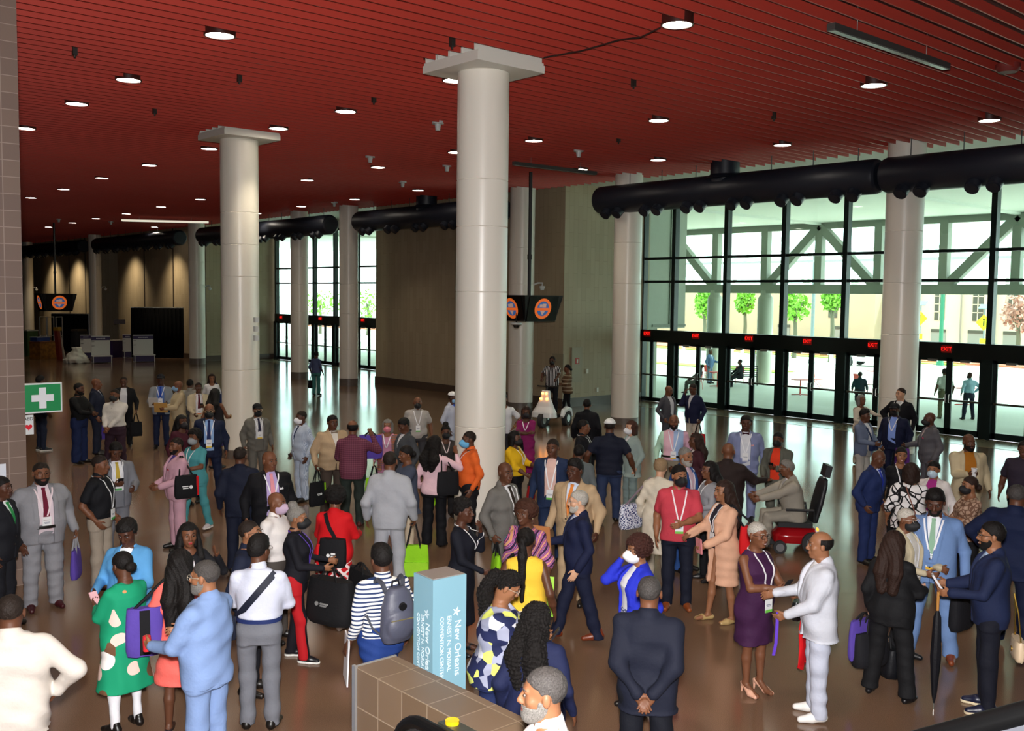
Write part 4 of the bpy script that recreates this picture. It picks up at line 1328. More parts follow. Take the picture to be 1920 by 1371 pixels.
    # ---- head dress and hair, in the head's own frame
    def head_part(name, fld, m, it=1):
        P, Q = fld.mesh()
        if it:
            P = smooth_mesh(P, Q, it)
        if name == 'hair' and hp_:
            t_ = np.clip((-.03 - P[:, 2]) / .12, 0, 1) * np.clip((-.03 - P[:, 1]) / .05, 0, 1) * hp_ * .9
            y_, z_ = P[:, 1] + .08, P[:, 2] + .02
            P = np.stack([P[:, 0], -.08 + y_ * np.cos(t_) - z_ * np.sin(t_), -.02 + y_ * np.sin(t_) + z_ * np.cos(t_)], 1)
        P = (P * np.array([hw * HS, HS, HS])) @ RH.T + HC
        out.append((name, (P, Q), m))
    ht_, hcol = S.get('hair', ('short', 'k'))
    hh = min(max(.95 * mpp, .0065), .013) / s
    fine = S.get('finehair', False)
    if fine:
        hh = .0045
    curl = ht_ in ('afro', 'curly', 'curlylong', 'updo', 'curlytail')
    if ht_ != 'bald':
        low = -.55 if 'long' in ht_ or 'tail' in ht_ else -.2
        q = Field((-.19, -.26, low if not fine else max(low, -.14 - S.get('hairlen', .3))), (.19, .17, .24), hh)
        cut = None
        if ht_ in ('short', 'buzz', 'updo', 'shortf', 'pony', 'bun', 'topbun', 'ponytail', 'curlytail', 'curly', 'flattop'):
            g_ = {'buzz': -.0048, 'short': .000, 'shortf': .010, 'curly': .022, 'updo': .006, 'flattop': .002}.get(ht_, .0)
            q.ell((0, -.014, .033), (.080 + g_, .099 + g_, .091 + g_), None, 0)
            if ht_ == 'flattop':
                q.ell((0, .0, .085), (.07, .085, .055), None, .02)
            sl_ = .76
            c0 = {'shortf': -.016, 'curly': -.02, 'buzz': .004}.get(ht_, .002)
            cut = (sl_ * q.Y + c0 + 2.6 * q.X * q.X * np.clip(q.Y / .05, 0, 1) + .0022 * np.sin(130 * q.X) * np.sin(90 * q.Y + 70 * q.Z)) - q.Z
            if ht_ in ('shortf', 'curly'):
                cut = np.maximum(cut, np.minimum(np.minimum(q.Y - .025, .058 - q.Z), .075 - np.abs(q.X)))
        elif ht_ == 'fringe':
            q.ell((0, -.014, .033), (.081, .099, .089), None, 0)
            cut = np.maximum(np.maximum((.78 * q.Y - .008) - q.Z, q.Z - .058), q.Y - .008)
        elif ht_ == 'afro':
            q.ell((0, -.02, .040), (.118, .122, .112), None, 0)
            cut = np.minimum(np.minimum(q.Y - .035, .062 - q.Z), .078 - np.abs(q.X))
            cut = np.maximum(cut, -.085 - q.Z)
        elif ht_ in ('bob', 'long', 'curlylong'):
            q.ell((0, -.016, .022), (.090, .104, .106), None, 0)
            for sx_ in (-1, 1):
                q.cone((sx_ * .062, -.02, .02), (sx_ * .068, -.02, -.10), .038, .036, .03)
            q.cone((0, -.06, .02), (0, -.065, -.10), .075, .068, .03)
            if 'long' in ht_:
                L_ = S.get('hairlen', .30)
                kx = 1.25 if ht_ == 'curlylong' else 1.0
                for sx_ in (-1, 1):
                    q.cone((sx_ * .045, -.07, -.04), (sx_ * .065 * kx, -.125, -.08 - L_ * .5), .060, .062 * kx, .03)
                    q.cone((sx_ * .065 * kx, -.125, -.08 - L_ * .5), (sx_ * .05, -.135, -.08 - L_), .062 * kx, .045, .03)
                if S.get('frontlocks'):
                    for sx_ in (-1, 1):
                        q.cone((sx_ * .078, .02, -.02), (sx_ * .105, .06, -.22), .030, .034, .02)
            cut = np.minimum(np.minimum(q.Y - .022, .058 - q.Z), .070 - np.abs(q.X))
        if ht_ in ('ponytail', 'curlytail'):
            rr = 1.0 if ht_ == 'ponytail' else 1.5
            L_ = S.get('hairlen', .32)
            q.D = np.maximum(q.D, cut); cut = None
            q.cone((0, -.09, .05), (0, -.145, .03), .030, .030, .02); q.cone((0, -.145, .03), (0, -.155, -.12), .032 * rr, .042 * rr, .02); q.cone((0, -.155, -.12), (0, -.15, -.06 - L_), .042 * rr, .022 * rr, .02)
        if ht_ == 'bun':
            q.D = np.maximum(q.D, cut); cut = None
            q.ell((0, -.122, -.025), (.05, .04, .042), None, .01)
        if ht_ == 'topbun':
            q.D = np.maximum(q.D, cut); cut = None
            q.ell((0, -.05, .135), (.05, .05, .042), None, .015)
        if ht_ == 'updo':
            q.D = np.maximum(q.D, cut); cut = None
            q.ell((0, -.03, .10), (.075, .08, .055), None, .02)
            q.ell((0, .035, .10), (.05, .045, .035), None, .02)
        if cut is not None:
            q.D = np.maximum(q.D, cut)
        if ht_ in ('buzz', 'short', 'flattop', 'shortf', 'fringe'):
            q.D += ((.0012 if ht_ != 'shortf' else .002) * (np.sin(170 * q.X + 3 * np.sin(60 * q.Z)) * np.sin(160 * q.Y) + np.sin(150 * q.Z + 3 * np.sin(80 * q.X)))).astype(np.float32)
        if curl:
            a = .0062 if fine else .0045
            fq = 205 if fine else 130
            q.D += (a * (np.sin(fq * q.X + 3 * np.sin(40 * q.Z)) * np.sin(fq * q.Y + 2 * np.sin(50 * q.X)) + np.sin(fq * q.Z + 2 * np.sin(60 * q.Y)) * .6)).astype(np.float32)
        elif ht_ in ('long', 'bob', 'ponytail'):
            q.D += (.0022 * np.sin(150 * q.X + 60 * q.Y + 8 * np.sin(9 * q.Z))).astype(np.float32)
        head_part('hair', q, ('hair', hcol, curl), 1 if not curl else 0)
    if S.get('beard'):
        bt, bcol = S['beard']
        q = Field((-.1, -.06, -.17), (.1, .14, .04), hh)
        e_ = .004 if bt == 'short' else .010 if bt == 'full' else .0
        q.ell((0, .022, -.040), (.058 + e_, .065 + e_, .076 + e_), None, 0); q.ell((0, .060, -.094), (.030 + e_, .026 + e_, .020 + e_ * 1.6), None, .022)
        cut = q.Z - (-.036 - .55 * (q.Y - .03))
        cut = np.where(q.Y > .03, q.Z + .044, q.Z - (.02 - .9 * (q.Y + .01)) * 1.0)
        if bt == 'goatee':
            cut = np.maximum(q.Z + .044, np.abs(q.X) - .036)
        q.D = np.maximum(np.maximum(q.D, cut), -.03 - q.Y + 0 * q.X)
        mo = ((q.X / .024) ** 2 + ((q.Z + .062) / .010) ** 2) ** .5 - 1
        q.D = np.where(q.Y > .06, np.maximum(q.D, -mo * .008), q.D)
        head_part('beard', q, ('hair', bcol, True))
    if S.get('mask'):
        q = Field((-.1, -.03, -.15), (.1, .17, .03), hh)
        q.ell((0, .040, -.056), (.068, .086, .062), None, 0)
        q.cone((0, .09, -.012), (0, .122, -.045), .016, .018, .03)
        q.D = np.maximum(np.maximum(q.D, q.Z - (.002 - .10 * np.abs(q.X) / .06 * .0)), (.008 + .0 * q.X) - q.Y)
        head_part('face_mask', q, S['mask'])
    if S.get('hat'):
        k_, c_ = S['hat']
        q = Field((-.12, -.15, .0), (.12, .25, .17), hh)
        q.ell((0, -.014, .040), (.086, .104, .094), None, 0)
        q.D = np.maximum(q.D, (.046 - .10 * q.Y) - q.Z)
        if k_ == 'cap':
            q.ell((0, .115, .050), (.075, .078, .0105), None, .008)
        head_part('cap', q, c_)
    P_extra = dict(J=J, LG=LG, HC=HC, RH=RH, hw=hw, hp3=hp3, fields=fields, shirt_f=shirt_f, low_f=low_f, zo=zo, s=s, nr=nr, prof=prof, fr=fr_, hem=hem, kind=kind)
    return out, P_extra

def skin_mat_key(k): return ('skin', k)

def res_mat(m):
    if isinstance(m, tuple):
        return skin_mat(m[1]) if m[0] == 'skin' else hair_mat(m[1], m[2])
    return cm(m)
def ring_belt(prof, z, off, hgt, n=40):
    a = np.array(prof)
    w_ = np.interp(z, a[:, 0], a[:, 1]) + off; d_ = np.interp(z, a[:, 0], a[:, 2]) + off; c_ = np.interp(z, a[:, 0], a[:, 3])
    mb = MB(); vs_ = []; fs_ = []
    for j in range(n):
        t = 2 * PI * j / n
        cx_, sy_ = math.cos(t), math.sin(t)
        r = (abs(cx_) ** 2.3 + abs(sy_) ** 2.3) ** (-1 / 2.3)
        for e, zz in ((0, z - hgt / 2), (.004, z - hgt / 2), (.004, z + hgt / 2), (0, z + hgt / 2)):
            vs_.append(((w_ + e) * r * cx_, (d_ + e) * r * sy_ + c_, zz))
    for j in range(n):
        for q in range(4):
            fs_.append((j * 4 + q, j * 4 + (q + 1) % 4, ((j + 1) % n) * 4 + (q + 1) % 4, ((j + 1) % n) * 4 + q))
    return mb.add(vs_, fs_)

PEOPLE = {}
def build_person(S, parts, X):
    root = thing('person', S['label'], 'person', S['loc'], S['rotz'])
    s = X['s']; zo = X['zo']; ln = math.tan(math.radians(S.get('lean', 0))); ls = math.tan(math.radians(S.get('side', 0)))
    z0 = .92 + zo
    def warp(P):
        P = np.array(P, float)
        if len(P):
            t = np.maximum(P[:, 2] - z0, 0)
            P[:, 1] += ln * t
            P[:, 0] += ls * t
        return P * s
    objs = []
    for p in parts:
        nm, (P, F), mk = p[:3]
        if nm == 'sole':
            par = objs[p[3]]
            m = cloth(mk, .6)
        else:
            par = root
            m = mat('leather_' + mk, mk, rough=0.35, spec=0.5) if nm == 'shoe' else mat('mask_' + mk, mk, rough=0.7) if nm == 'face_mask' else res_mat(mk)
        objs.append(quad_object(nm, warp(P), F, m, par) if len(P) else None)
    def add(nm, mb, m, par=None, smooth=True):
        mb.v = [tuple(q) for q in warp(mb.v)]
        return mb.build(nm, m, par or root, smooth)
    hp3 = X['hp3']; RH = X['RH']; hw = X['hw']
    # front surface of what is worn
    def fy(x, z, fs_=None):
        ys = [q for q in (f.surf_y(x, z) for f in (fs_ or X['fields'])) if q is not None]
        return max(ys) if ys else None
    ha = abs((S['ang'] - S.get('yaw', 0) + 180) % 360 - 180)
    if ha < 125 and S['mpp'] < .0165:
        for sx_ in (-1, 1):
            if ha > 60 and (sx_ > 0) == (((S['ang'] - S.get('yaw', 0) + 180) % 360 - 180) > 0) and ha > 75:
                pass
            e = MB()
            R3 = RH
            n1, n2 = 10, 6
            c = hp3((sx_ * .031, .0785, .005))
            vs_ = []; fs_ = []
            for i in range(n2 + 1):
                th = PI / 2 * i / n2 * 1.0
                for j in range(n1):
                    a = 2 * PI * j / n1
                    vs_.append(c + RH @ np.array([.0125 * math.sin(th) * math.cos(a), .0125 * math.cos(th), .0095 * math.sin(th) * math.sin(a)]))
            for i in range(n2):
                for j in range(n1):
                    fs_.append((i * n1 + j, i * n1 + (j + 1) % n1, (i + 1) * n1 + (j + 1) % n1, (i + 1) * n1 + j))
            e.add(vs_, fs_)
            e.m = [1 if f < 2 * n1 + n1 else 0 for f in range(len(fs_))]
            add('eye', e, [mat('eye_white', '6E625C', rough=0.4), mat('iris_dark', '120A06', rough=0.2)])
            b_ = MB().tube([hp3((sx_ * .014, .0885, .026)), hp3((sx_ * .030, .0865, .032)), hp3((sx_ * .046, .074, .027))], [.0032, .0042, .002], 6)
            add('eyebrow', b_, hair_mat(S.get('brow', S['hair'][1] if S['hair'][1] not in ('y', 'r') else 'b')))
        if not S.get('mask'):
            lp = MB().tube([hp3((-.023, .0815, -.0625)), hp3((-.010, .0915, -.0585)), hp3((0, .0925, -.0598)), hp3((.010, .0915, -.0585)), hp3((.023, .0815, -.0625))], [.0015, .0042, .0042, .0042, .0015], 6)
            lp.tube([hp3((-.022, .0815, -.0635)), hp3((-.009, .0915, -.0690)), hp3((.009, .0915, -.0690)), hp3((.022, .0815, -.0635))], [.0015, .0055, .0055, .0015], 6)
            lc = S.get('lips', '6A3A34' if S['skin'] in ('d3', 'd4', 'd5', 'l1') else '48262A')
            add('lips', lp, mat('lip_' + lc, lc, rough=0.45))
    if S.get('smile'):
        add('teeth', MB().tube([hp3((-.016, .0895, -.0625)), hp3((0, .0955, -.0640)), hp3((.016, .0895, -.0625))], [.0022, .0042, .0022], 6), mat('teeth', 'E8E2D8', rough=0.3))
    if S.get('glasses'):
        gm = mat('spectacle_' + S['glasses'], S['glasses'], rough=0.35)
        g = MB()
        for sx_ in (-1, 1):
            g.tube([hp3((sx_ * .033 + .023 * math.cos(a), .098, .002 + .018 * math.sin(a))) for a in np.linspace(0, 2 * PI, 17)[:-1]], .0019, 6, closed=True)
            g.tube([hp3((sx_ * .056, .097, .008)), hp3((sx_ * .074, .06, .010)), hp3((sx_ * .080, -.01, .008))], .0024, 6)
        g.tube([hp3((-.011, .099, .006)), hp3((0, .104, .009)), hp3((.011, .099, .006))], .0024, 6)
        add('glasses', g, gm)
    if S.get('earring'):
        g = MB()
        for sx_ in (-1, 1):
            g.tube([hp3((sx_ * .083, -.008, -.036)), hp3((sx_ * .085, -.008, -.052))], [.006, .004], 6)
        add('earring', g, mat('earring_' + S['earring'], S['earring'], rough=0.25, metal=0.5))
    if S.get('tie'):
        zs = np.linspace(1.455, 1.455 - S.get('tielen', .36), 9) + zo
        pth = []
        for z in zs:
            y = fy(0, z, [X['shirt_f']])
            if y is not None:
                pth.append((0, y + .004, z))
        if S.get('bow'):
            y = pth[0][1]
            b_ = MB().tube([(-.055, y + .004, 1.452 + zo), (-.012, y + .010, 1.452 + zo), (.012, y + .010, 1.452 + zo), (.055, y + .004, 1.452 + zo)], [.021, .010, .010, .021], 8)
            add('bow_tie', b_, cm(S['tie']))
        elif len(pth) > 2:
            tb = MB().strip(pth, [(1, 0, 0)] * len(pth), [(0, 1, 0)] * len(pth), .055, .006)
            # a wider end, narrow knot
            vs_ = []
            for i, v in enumerate(tb.v):
                k_ = i // 4
                wf = .62 + .75 * k_ / (len(pth) - 1)
                vs_.append((v[0] * wf, v[1], v[2]))
            tb.v = vs_
            tb.tube([(-.02, pth[0][1] + .006, pth[0][2] - .01), (.02, pth[0][1] + .006, pth[0][2] - .01)], .014, 8)
            add('tie', tb, cm(S['tie']))
    if X['kind'] == 'jacket' and S['top'].get('open', 'v') == 'v' and ha < 80 and S['mpp'] < .012:
        for z in (1.07, .98):
            y = fy(0.012, z + zo)
            if y:
                add('button', MB().cyl((0.012, y - .002, z + zo), (0.012, y + .005, z + zo), .010, 10), mat('button_dark', '2A2420', rough=.4))
    if S.get('square'):
        y = fy(-.105, 1.27 + zo)
        if y:
            add('pocket_square', MB().prism([(-.135, y - .004, 1.265 + zo), (-.085, y - .002, 1.258 + zo), (-.09, y + .004, 1.29 + zo), (-.11, y + .004, 1.282 + zo), (-.125, y + .004, 1.293 + zo)], (0, .006, 0)), cm(S['square']))
    if S.get('lan'):
        L_ = S['lan']
        zb = (L_[2] if len(L_) > 2 else 1.12) + zo
        lm = mat('lanyard_' + L_[0], L_[0], rough=0.6)
        mb = MB()
        last = 0
        nk = X['nr']
        for sg in (-1, 1):
            pth = []
            for t in np.linspace(0, 1, 12):
                x = sg * (nk + .020) * (1 - t) ** .85 + sg * .006
                z = 1.452 + zo - t * (1.452 + zo - zb)
                y = fy(x, z)
                if y is None:
                    continue
                last = y = max(y, last - .03) if t > .3 else y
                pth.append((x, y + .006, z))
            if len(pth) > 2:
                mb.strip(pth, [(1, 0, 0)] * len(pth), [(0, 1, 0)] * len(pth), .017, .004)
        bk = [hp3((0, 0, 0))]
        bz = 1.462 + zo
        arc = [((nk + .016) * math.cos(a), -.014 + (nk + .020) * math.sin(a), bz + .012 * -math.sin(a)) for a in np.linspace(0, -PI, 9)]
        mb.tube(arc, .006, 6)
        add('lanyard', mb, lm)
        st = L_[1]
        if st:
            y = (last or .14) + .012
            b_ = add('badge', MB().box((-.048, y, zb - .145), (.048, y + .006, zb - .005)), mat('badge_white', 'E2E2E4', rough=0.35), None, False)
            if S['mpp'] < .018:
                add('badge_stripe', MB().box((-.048, y + .006, zb - .145), (.048, y + .008, zb - .118)), mat('badge_' + st, st, rough=0.4), b_, False)
                tx = MB().mi and None
                t2 = MB()
                for (x0, x1, z) in ((-.034, .034, -.072), (-.026, .026, -.085)):
                    t2.box((x0, y + .006, zb + z), (x1, y + .0075, zb + z + .006))
                add('badge_print', t2, mat('print_grey', '6A6E84', rough=0.5), b_, False)
    if S.get('belt') and X['low_f'] is not None:
        add('belt', ring_belt(X['prof'](.008, .80, 1.05), 1.015 + zo, .016, .036), cloth(S['belt'], .4))
    if S.get('buttons'):
        mb = MB()
        for z in np.arange(1.02, 1.42, .085):
            y = fy(0, z + zo)
            if y:
                mb.cyl((0, y - .002, z + zo), (0, y + .004, z + zo), .006, 8)
        add('buttons', mb, cloth(S['buttons'], .4))
    if S.get('watch'):
        side = S['watch']
        sh, el, wr, pv, curl, sg = X['J'][side]
        d = unit(wr - el)
        add('wristwatch', MB().cyl(wr - d * .035, wr - d * .015, .037, 14), mat('watch_gold', 'C9A24A', rough=0.3, metal=0.8))
    PEOPLE[S['id']] = dict(root=root, X=X, S=S, warp=warp)
    return root

def world_of(pid, p):
    """a point in a person's own frame (unscaled) to the place"""
    q = PEOPLE[pid]
    p = q['warp']([p])[0]
    a = q['S']['rotz']
    return np.array([q['S']['loc'][0] + p[0] * math.cos(a) - p[1] * math.sin(a), q['S']['loc'][1] + p[0] * math.sin(a) + p[1] * math.cos(a), q['S']['loc'][2] + p[2]])

def hand_of(pid, side, along=.10):
    sh, el, wr, pv, curl, sg = PEOPLE[pid]['X']['J'][side]
    d = unit(wr - el)
    return world_of(pid, wr + d * along * .9 + unit(pv - d * (pv @ d)) * .015)

def place(S):
    """puts a person where the frame shows them"""
    u = S['u']; g = S.get('gz', 0.0)
    if S.get('foot') is not None:
        p = at_z(S.get('fu', u), S['foot'], g)
        dep = frame_of(p)[2]
        ref = at_d(S.get('fu', u), S['head'], dep)
        if 'h' not in S:
            S['h'] = min(max(ref[2] - g, 1.5), 1.98)
        if 'fu' not in S:
            # keep the head above the given column
            q = at_z(u, S['head'], g + S['h'])
            p = (p + q * 1.0) / 2 if S.get('avg') else p
    else:
        p = at_z(u, S['head'], g + S.get('h', 1.72 if not S.get('fem') else 1.64) - (.40 * S['h'] / 1.75 if S.get('sit') else 0))
        S.setdefault('h', 1.72 if not S.get('fem') else 1.64)
    p = np.array([p[0], p[1], g])
    t = -p[:2] / np.linalg.norm(p[:2])
    r = np.array([-t[1], t[0]]) * 1.0
    view = -t
    r = np.array([view[1], -view[0]])
    a = math.radians(S['ang'])
    hd = math.cos(a) * t + math.sin(a) * r
    S['loc'] = tuple(p); S['rotz'] = math.atan2(hd[1], hd[0]) - PI / 2
    S['mpp'] = frame_of(p + (0, 0, 1.2))[2] / FPX

def make_people(table):
    for i, S in enumerate(table):
        S['seed'] = 100 + i * 7
        place(S)
    with ThreadPoolExecutor(4) as ex:
        res = list(ex.map(lambda S: person_mesh(S, S['mpp']), table))
    for S, (parts, X) in zip(table, res):
        build_person(S, parts, X)
# ---------------------------------------------------------------- the crowd
def mk(id, u, head, ang, skin, hair, top, bottom=None, label='', **k):
    d = dict(id=id, u=u, head=head, ang=ang, skin=skin, hair=hair if isinstance(hair, tuple) else tuple(hair.split()), top=top, label=label)
    if d['hair'] == ('buzz', 'k'):
        d['hair'] = ('buzz', 'kb')
    if bottom is not None:
        d['bottom'] = bottom
    d.update(k)
    d.setdefault('fat', 1.12 if not d.get('fem') else 1.10)
    return d
def jk(c, **k): return dict(kind='jacket', col=c, **k)
def suit(c, **k): return dict(top=jk(c, **k), bottom=('trousers', c))
WH = 'DCDCE0'
LW = 'E6E6EA'
T = []
def P(*a, **k): T.append(mk(*a, **k))
# --- by the brown pier
P('sign', 72, 703, 110, 'd3', 'short k', dict(kind='shirt', col='17171B'), ('jeans', '1C2336'), 'person in dark clothes and white-soled sneakers standing behind the green first-aid sign', foot=845, fu=78, shoes=('sneaker', '1A1A1E'))
P('blackshirt', 147, 718, 58, 'd3', 'short k', dict(kind='shirt', col='0D0D0F', hem=.95), ('trousers', '18244A'), 'bearded man in a black shirt and wide navy trousers beside the green sign', beard=('full', 'k'), aR='belly', aL='belly', fat=1.3, wideleg=True, h=1.84)
P('baldnavy', 182, 708, 80, 'd4', 'bald k', **suit('1B2032'), label='bald man in a navy suit seen in profile behind the bearded man', foot=852, aR='down', aL='grip', under=WH)
P('whiteblacksuit', 232, 706, -6, 'd3', 'buzz k', **suit('111114', open='open'), label='smiling man in a black suit and open white collar behind the white-shirted man', h=1.78, under=WH, smile=True, aL='grip', aR='down')
P('whiteshirt', 218, 728, -32, 'd4', 'buzz k', dict(kind='shirt', col='C9C4BE'), ('trousers', '33202C'), 'man in a white shirt, maroon trousers and a black mask with clasped hands', foot=885, mask='121214', aR='clasp', aL='clasp', fat=1.32, buttons='8A8680', legs='step')
P('capgrey', 303, 701, -5, 'd2', 'short k', jk('84888F', open='open'), ('jeans', '1C2440'), 'man in a pale grey jacket, blue tie and dark cap holding papers', foot=840, under='5A78B8', tie='2344A8', hat=('cap', '15161C'), aR='hold', aL='hold', lan=(LW, 'C8C8D0', 1.2))
P('creammask', 335, 714, -80, 'd4', 'bald k', jk('B8A888'), ('trousers', 'B8A888'), 'man in a cream jacket and blue mask turned sideways with an envelope', mask='7FA6CC', aR='hold', aL='hold', fat=1.2, h=1.76)
P('greyback', 356, 711, 165, 'd3', 'short k', dict(kind='shirt', col='8C8880'), ('trousers', '3A3A40'), 'dark-haired person in a grey shirt seen from behind among the cream suits', h=1.70)
P('creamtie', 372, 717, 6, 'd3', 'buzz k', **suit('C2B498', open='open'), label='man in a cream suit and maroon tie looking at a phone', h=1.73, under=WH, tie='5A1426', aR='holdlow', aL='phone', lan=('E0C8C8', 'E07A30', 1.12), glasses='8A8A8A')
P('smilewhite', 397, 701, 4, 'd5', 'long b', dict(kind='blouse', col='D4D2D4'), ('trousers', '1E1E26'), 'smiling woman in a white blouse with long dark hair beside the slim pale column', fem=True, h=1.66, smile=True, lips='8A3A3A')
P('bareshoulder', 403, 728, 150, 'd4', 'long k', dict(kind='tee', col='1C181C', sleeve='none'), ('skirt', '4A3C78', .5), 'long-haired woman in a sleeveless dark top and purple skirt seen from behind', fem=True, aR='hold', watch='R', bare_legs=True, shoes=('flat', '1A1416'), hairlen=.22, h=1.8)
P('navybadge', 394, 755, -4, 'd4', 'fringe k', **suit('141C36', open='open'), label='man in a navy suit with pale blue shirt, black mask and yellow-edged badge', foot=940, under='8FB0DC', tie='26305E', mask='101014', glasses='B8A878', lan=(LW, 'E0C030', 1.13), legs='wide')
P('maroonhair', 340, 778, 35, 'd3', 'long k', dict(kind='blouse', col='3E1220'), ('trousers', '1A161A'), 'long-haired woman in a maroon top behind the person in teal', fem=True, mask='1A1418', hairlen=.3, h=1.68)
P('pinksuit', 332, 820, -72, 'd4', 'buzz k', **suit('C498A6'), label='person in a pale pink suit with a red pocket square', h=1.72, under='5A4A9A', square='B8101C', fat=1.28, yaw=-20, beard=('short', 'k'), aR=((.12, .22, 1.02),), aL=((.13, .26, 1.04),))
P('teal', 366, 805, -42, 'd4', 'curly k', dict(kind='tee', col='4A9298', sleeve='short', hem=.84), ('trousers', '4A9298'), 'woman in a teal outfit with a grey mask walking', fem=True, mask='8C9094', lan=(LW, None, 1.2), legs='walk', aR='belly', aL='belly', shoes=('sneaker', 'B8B0B4'), ankle=.08, h=1.69)
P('greytie', 216, 828, 12, 'd3', 'short k', **suit('74767E', open='open'), label='man in a grey suit and patterned yellow tie looking down at his phone', h=1.74, pitch=28, under=WH, tie='B8A040', aR='phone', aL='hold', lan=(LW, '3E9A4A', 1.2))
P('blackpolo', 196, 850, 62, 'd4', 'buzz k', dict(kind='polo', col='121318', sleeve='short', hem=.93), ('trousers', '9A8E80'), 'man in a black polo and khaki trousers with a hand in his pocket', foot=1100, fu=190, aR='pocket', aL='down', lan=(LW, '3E9A4A', 1.05), belt='1A1414', shoes=('dress', '8A6A5A'))
P('biggrey', 82, 863, 14, 'd4', 'buzz k', **suit('86868C', open='open'), label='broad bearded man in a light grey suit, glasses and dark red tie', foot=1140, under='D4C4CC', tie='64142C', beard=('full', 'k'), glasses='15120F', belt='15110F', shoes=('dress', '3C1016'), aR='wide', aL='grip', lan=('E0CCD2', 'D8463A', 1.14), fat=1.46)
P('edgedark', 0, 893, 60, 'd2', 'short k', **suit('14151C'), label='man in a dark suit partly cut off beside the brown pier', h=1.78, under=WH, tie='2A8A4A')
P('navyback', 450, 838, 168, 'd3', 'buzz k', **suit('151A2C'), label='man in a dark navy suit seen from behind next to the lavender shirt', h=1.78, under='9FB8D8', fat=1.15, yaw=10)
P('lavender', 505, 845, 14, 'd4', 'bald k', **suit('101015', open='open'), label='bald man in a black suit with lavender shirt and pink tie', h=1.80, under='B4A0D0', tie='E0949E', yaw=-22, lan=(LW, 'C8C8D4', 1.15), square='E0E0E4', fat=1.34)
P('capmask', 482, 757, 18, 'd4', 'short k', **suit('63605A', open='open'), label='man in a brown-grey suit wearing a black cap and black mask', hat=('cap', '101014'), mask='0E0E12', under='C8C8CC', tie='24243A', glasses='C0B8A8', lan=(LW, 'D8B84A', 1.2), h=1.72)
# --- middle, by the blank wall
P('seersucker', 566, 770, -62, 'd2', 'buzz k', jk('@seersucker'), ('trousers', '@seersucker'), 'man in a pale blue seersucker suit and white mask seen in profile', mask='DCDCE2', under='E0E0E4', tie='2A3A5A', fat=1.18, h=1.72)
P('tanbow', 623, 778, 24, 'd3', 'short k', jk('B2997A', open='v', button=1.05), ('trousers', '463B34'), 'broad man in a tan jacket and bow tie', h=1.78, under='DCD6D0', tie='8A7A6A', bow=True, aR='grip', fat=1.4)
P('plaid', 661, 786, 172, 'd4', 'fringe k', jk('@plaid_maroon'), ('trousers', '252E2A'), 'man in a maroon plaid jacket seen from behind with a purple bag on his arm', foot=988, aL='hold', aR='wave', shoes=('dress', '4A1C1A'), fat=1.15)
P('pinkshawl', 727, 786, -8, 'd5', 'bob g', dict(kind='dress', col='BE86A2', hem=.28, flare=1.2), ('none', ''), 'grey-haired woman in a pink dress and patterned shawl', fem=True, h=1.62, bare_legs=True, shoes=('flat', '3A2A2A'), mask='D47C8C', overlay=dict(name='shawl', col='@shawl', hem=.72, sleeves=True), lan=(LW, None, 1.2))
P('darkgrey', 760, 783, -62, 'd3', 'short k', **suit('404246'), label='man in a charcoal suit bending his head beside the pink dress', h=1.78, pitch=24, under=WH)
P('greypolo', 783, 744, 4, 'd4', 'bald k', dict(kind='shirt', col='A5A09C', sleeve='short', hem=.84), ('trousers', '3A3A3E'), 'man in a short-sleeved grey shirt and black mask by the thick pale column', h=1.73, mask='101014', lan=(LW, '5AB04A', 1.15), fat=1.25)
P('whitecap', 848, 735, 62, 'd2', 'buzz k', jk('B4BACB'), ('trousers', 'B4BACB'), 'person in a pale jacket, white cap and blue mask half hidden by the thick column', h=1.74, hat=('kufi', 'E4E4E6'), mask='86B2DC', under='3A5AC0', lan=('2A4AC8', None, 1.2))
P('blackcap', 836, 797, 5, 'd3', 'topbun k', dict(kind='blouse', col='35302E'), ('trousers', '1A181A'), 'woman with a high bun and black mask behind the pale pink jacket', fem=True, h=1.64, mask='141418', aL='wave', lan=('D8C8C8', None, 1.25))
P('palepink', 814, 815, 158, 'd4', 'curlylong k', dict(kind='blouse', col='DDB8C2', hem=.84), ('trousers', '0F0F14'), 'curly-haired woman in a pale pink jacket and black trousers with a raised hand', fem=True, foot=1025, yaw=20, aR='wave', aL='down', wideleg=True, fat=1.2, hairlen=.26)
P('orange', 881, 808, -74, 'd3', 'buzz k', dict(kind='shirt', col='DE6226', hem=.86, straight=.02), ('trousers', '16161A'), 'man in a bright orange shirt and blue mask in front of the thick column', mask='63AEDC', aR='down', aL='down', lan=(LW, None, 1.25), fat=1.2, h=1.8)
P('lightgreyback', 730, 843, 172, 'd4', 'buzz k', **suit('A6A8AF'), label='man in a light grey suit seen from behind with a lime tote', foot=1108, aR='grip', aL='down', fat=1.15)
P('navytunic', 763, 835, -66, 'd4', 'bun k', dict(kind='tunic', col='3B4152', sleeve='half', hem=.70), ('trousers', 'C4B49C'), 'smiling woman in a slate tunic and cream trousers leaning towards the light grey suit', fem=True, h=1.68, pitch=8, tilt=-8, aR='belly', aL='belly', smile=True, fat=1.3, earring='D8A030')
P('redjacket', 613, 912, 160, 'd4', 'afro k', dict(kind='jacket', col='C4121A', hem=.82), ('skirt', '@plaid_red', .34, 1.05), 'woman in a red jacket and red plaid skirt seen from behind', fem=True, foot=1176, fu=626, bare_legs=True, shoes=('mule', 'E4DEDA'), aR='hold', aL='hold', fat=1.25, lean=5, legs='step2')
P('whitebald', 517, 922, 62, 'd4', 'bald k', dict(kind='shirt', col='DCD6D4'), ('trousers', '4A4440'), 'bald man in a white shirt and printed mask behind the woman in a tracksuit', h=1.70, mask='B8A0B8', fat=1.2)
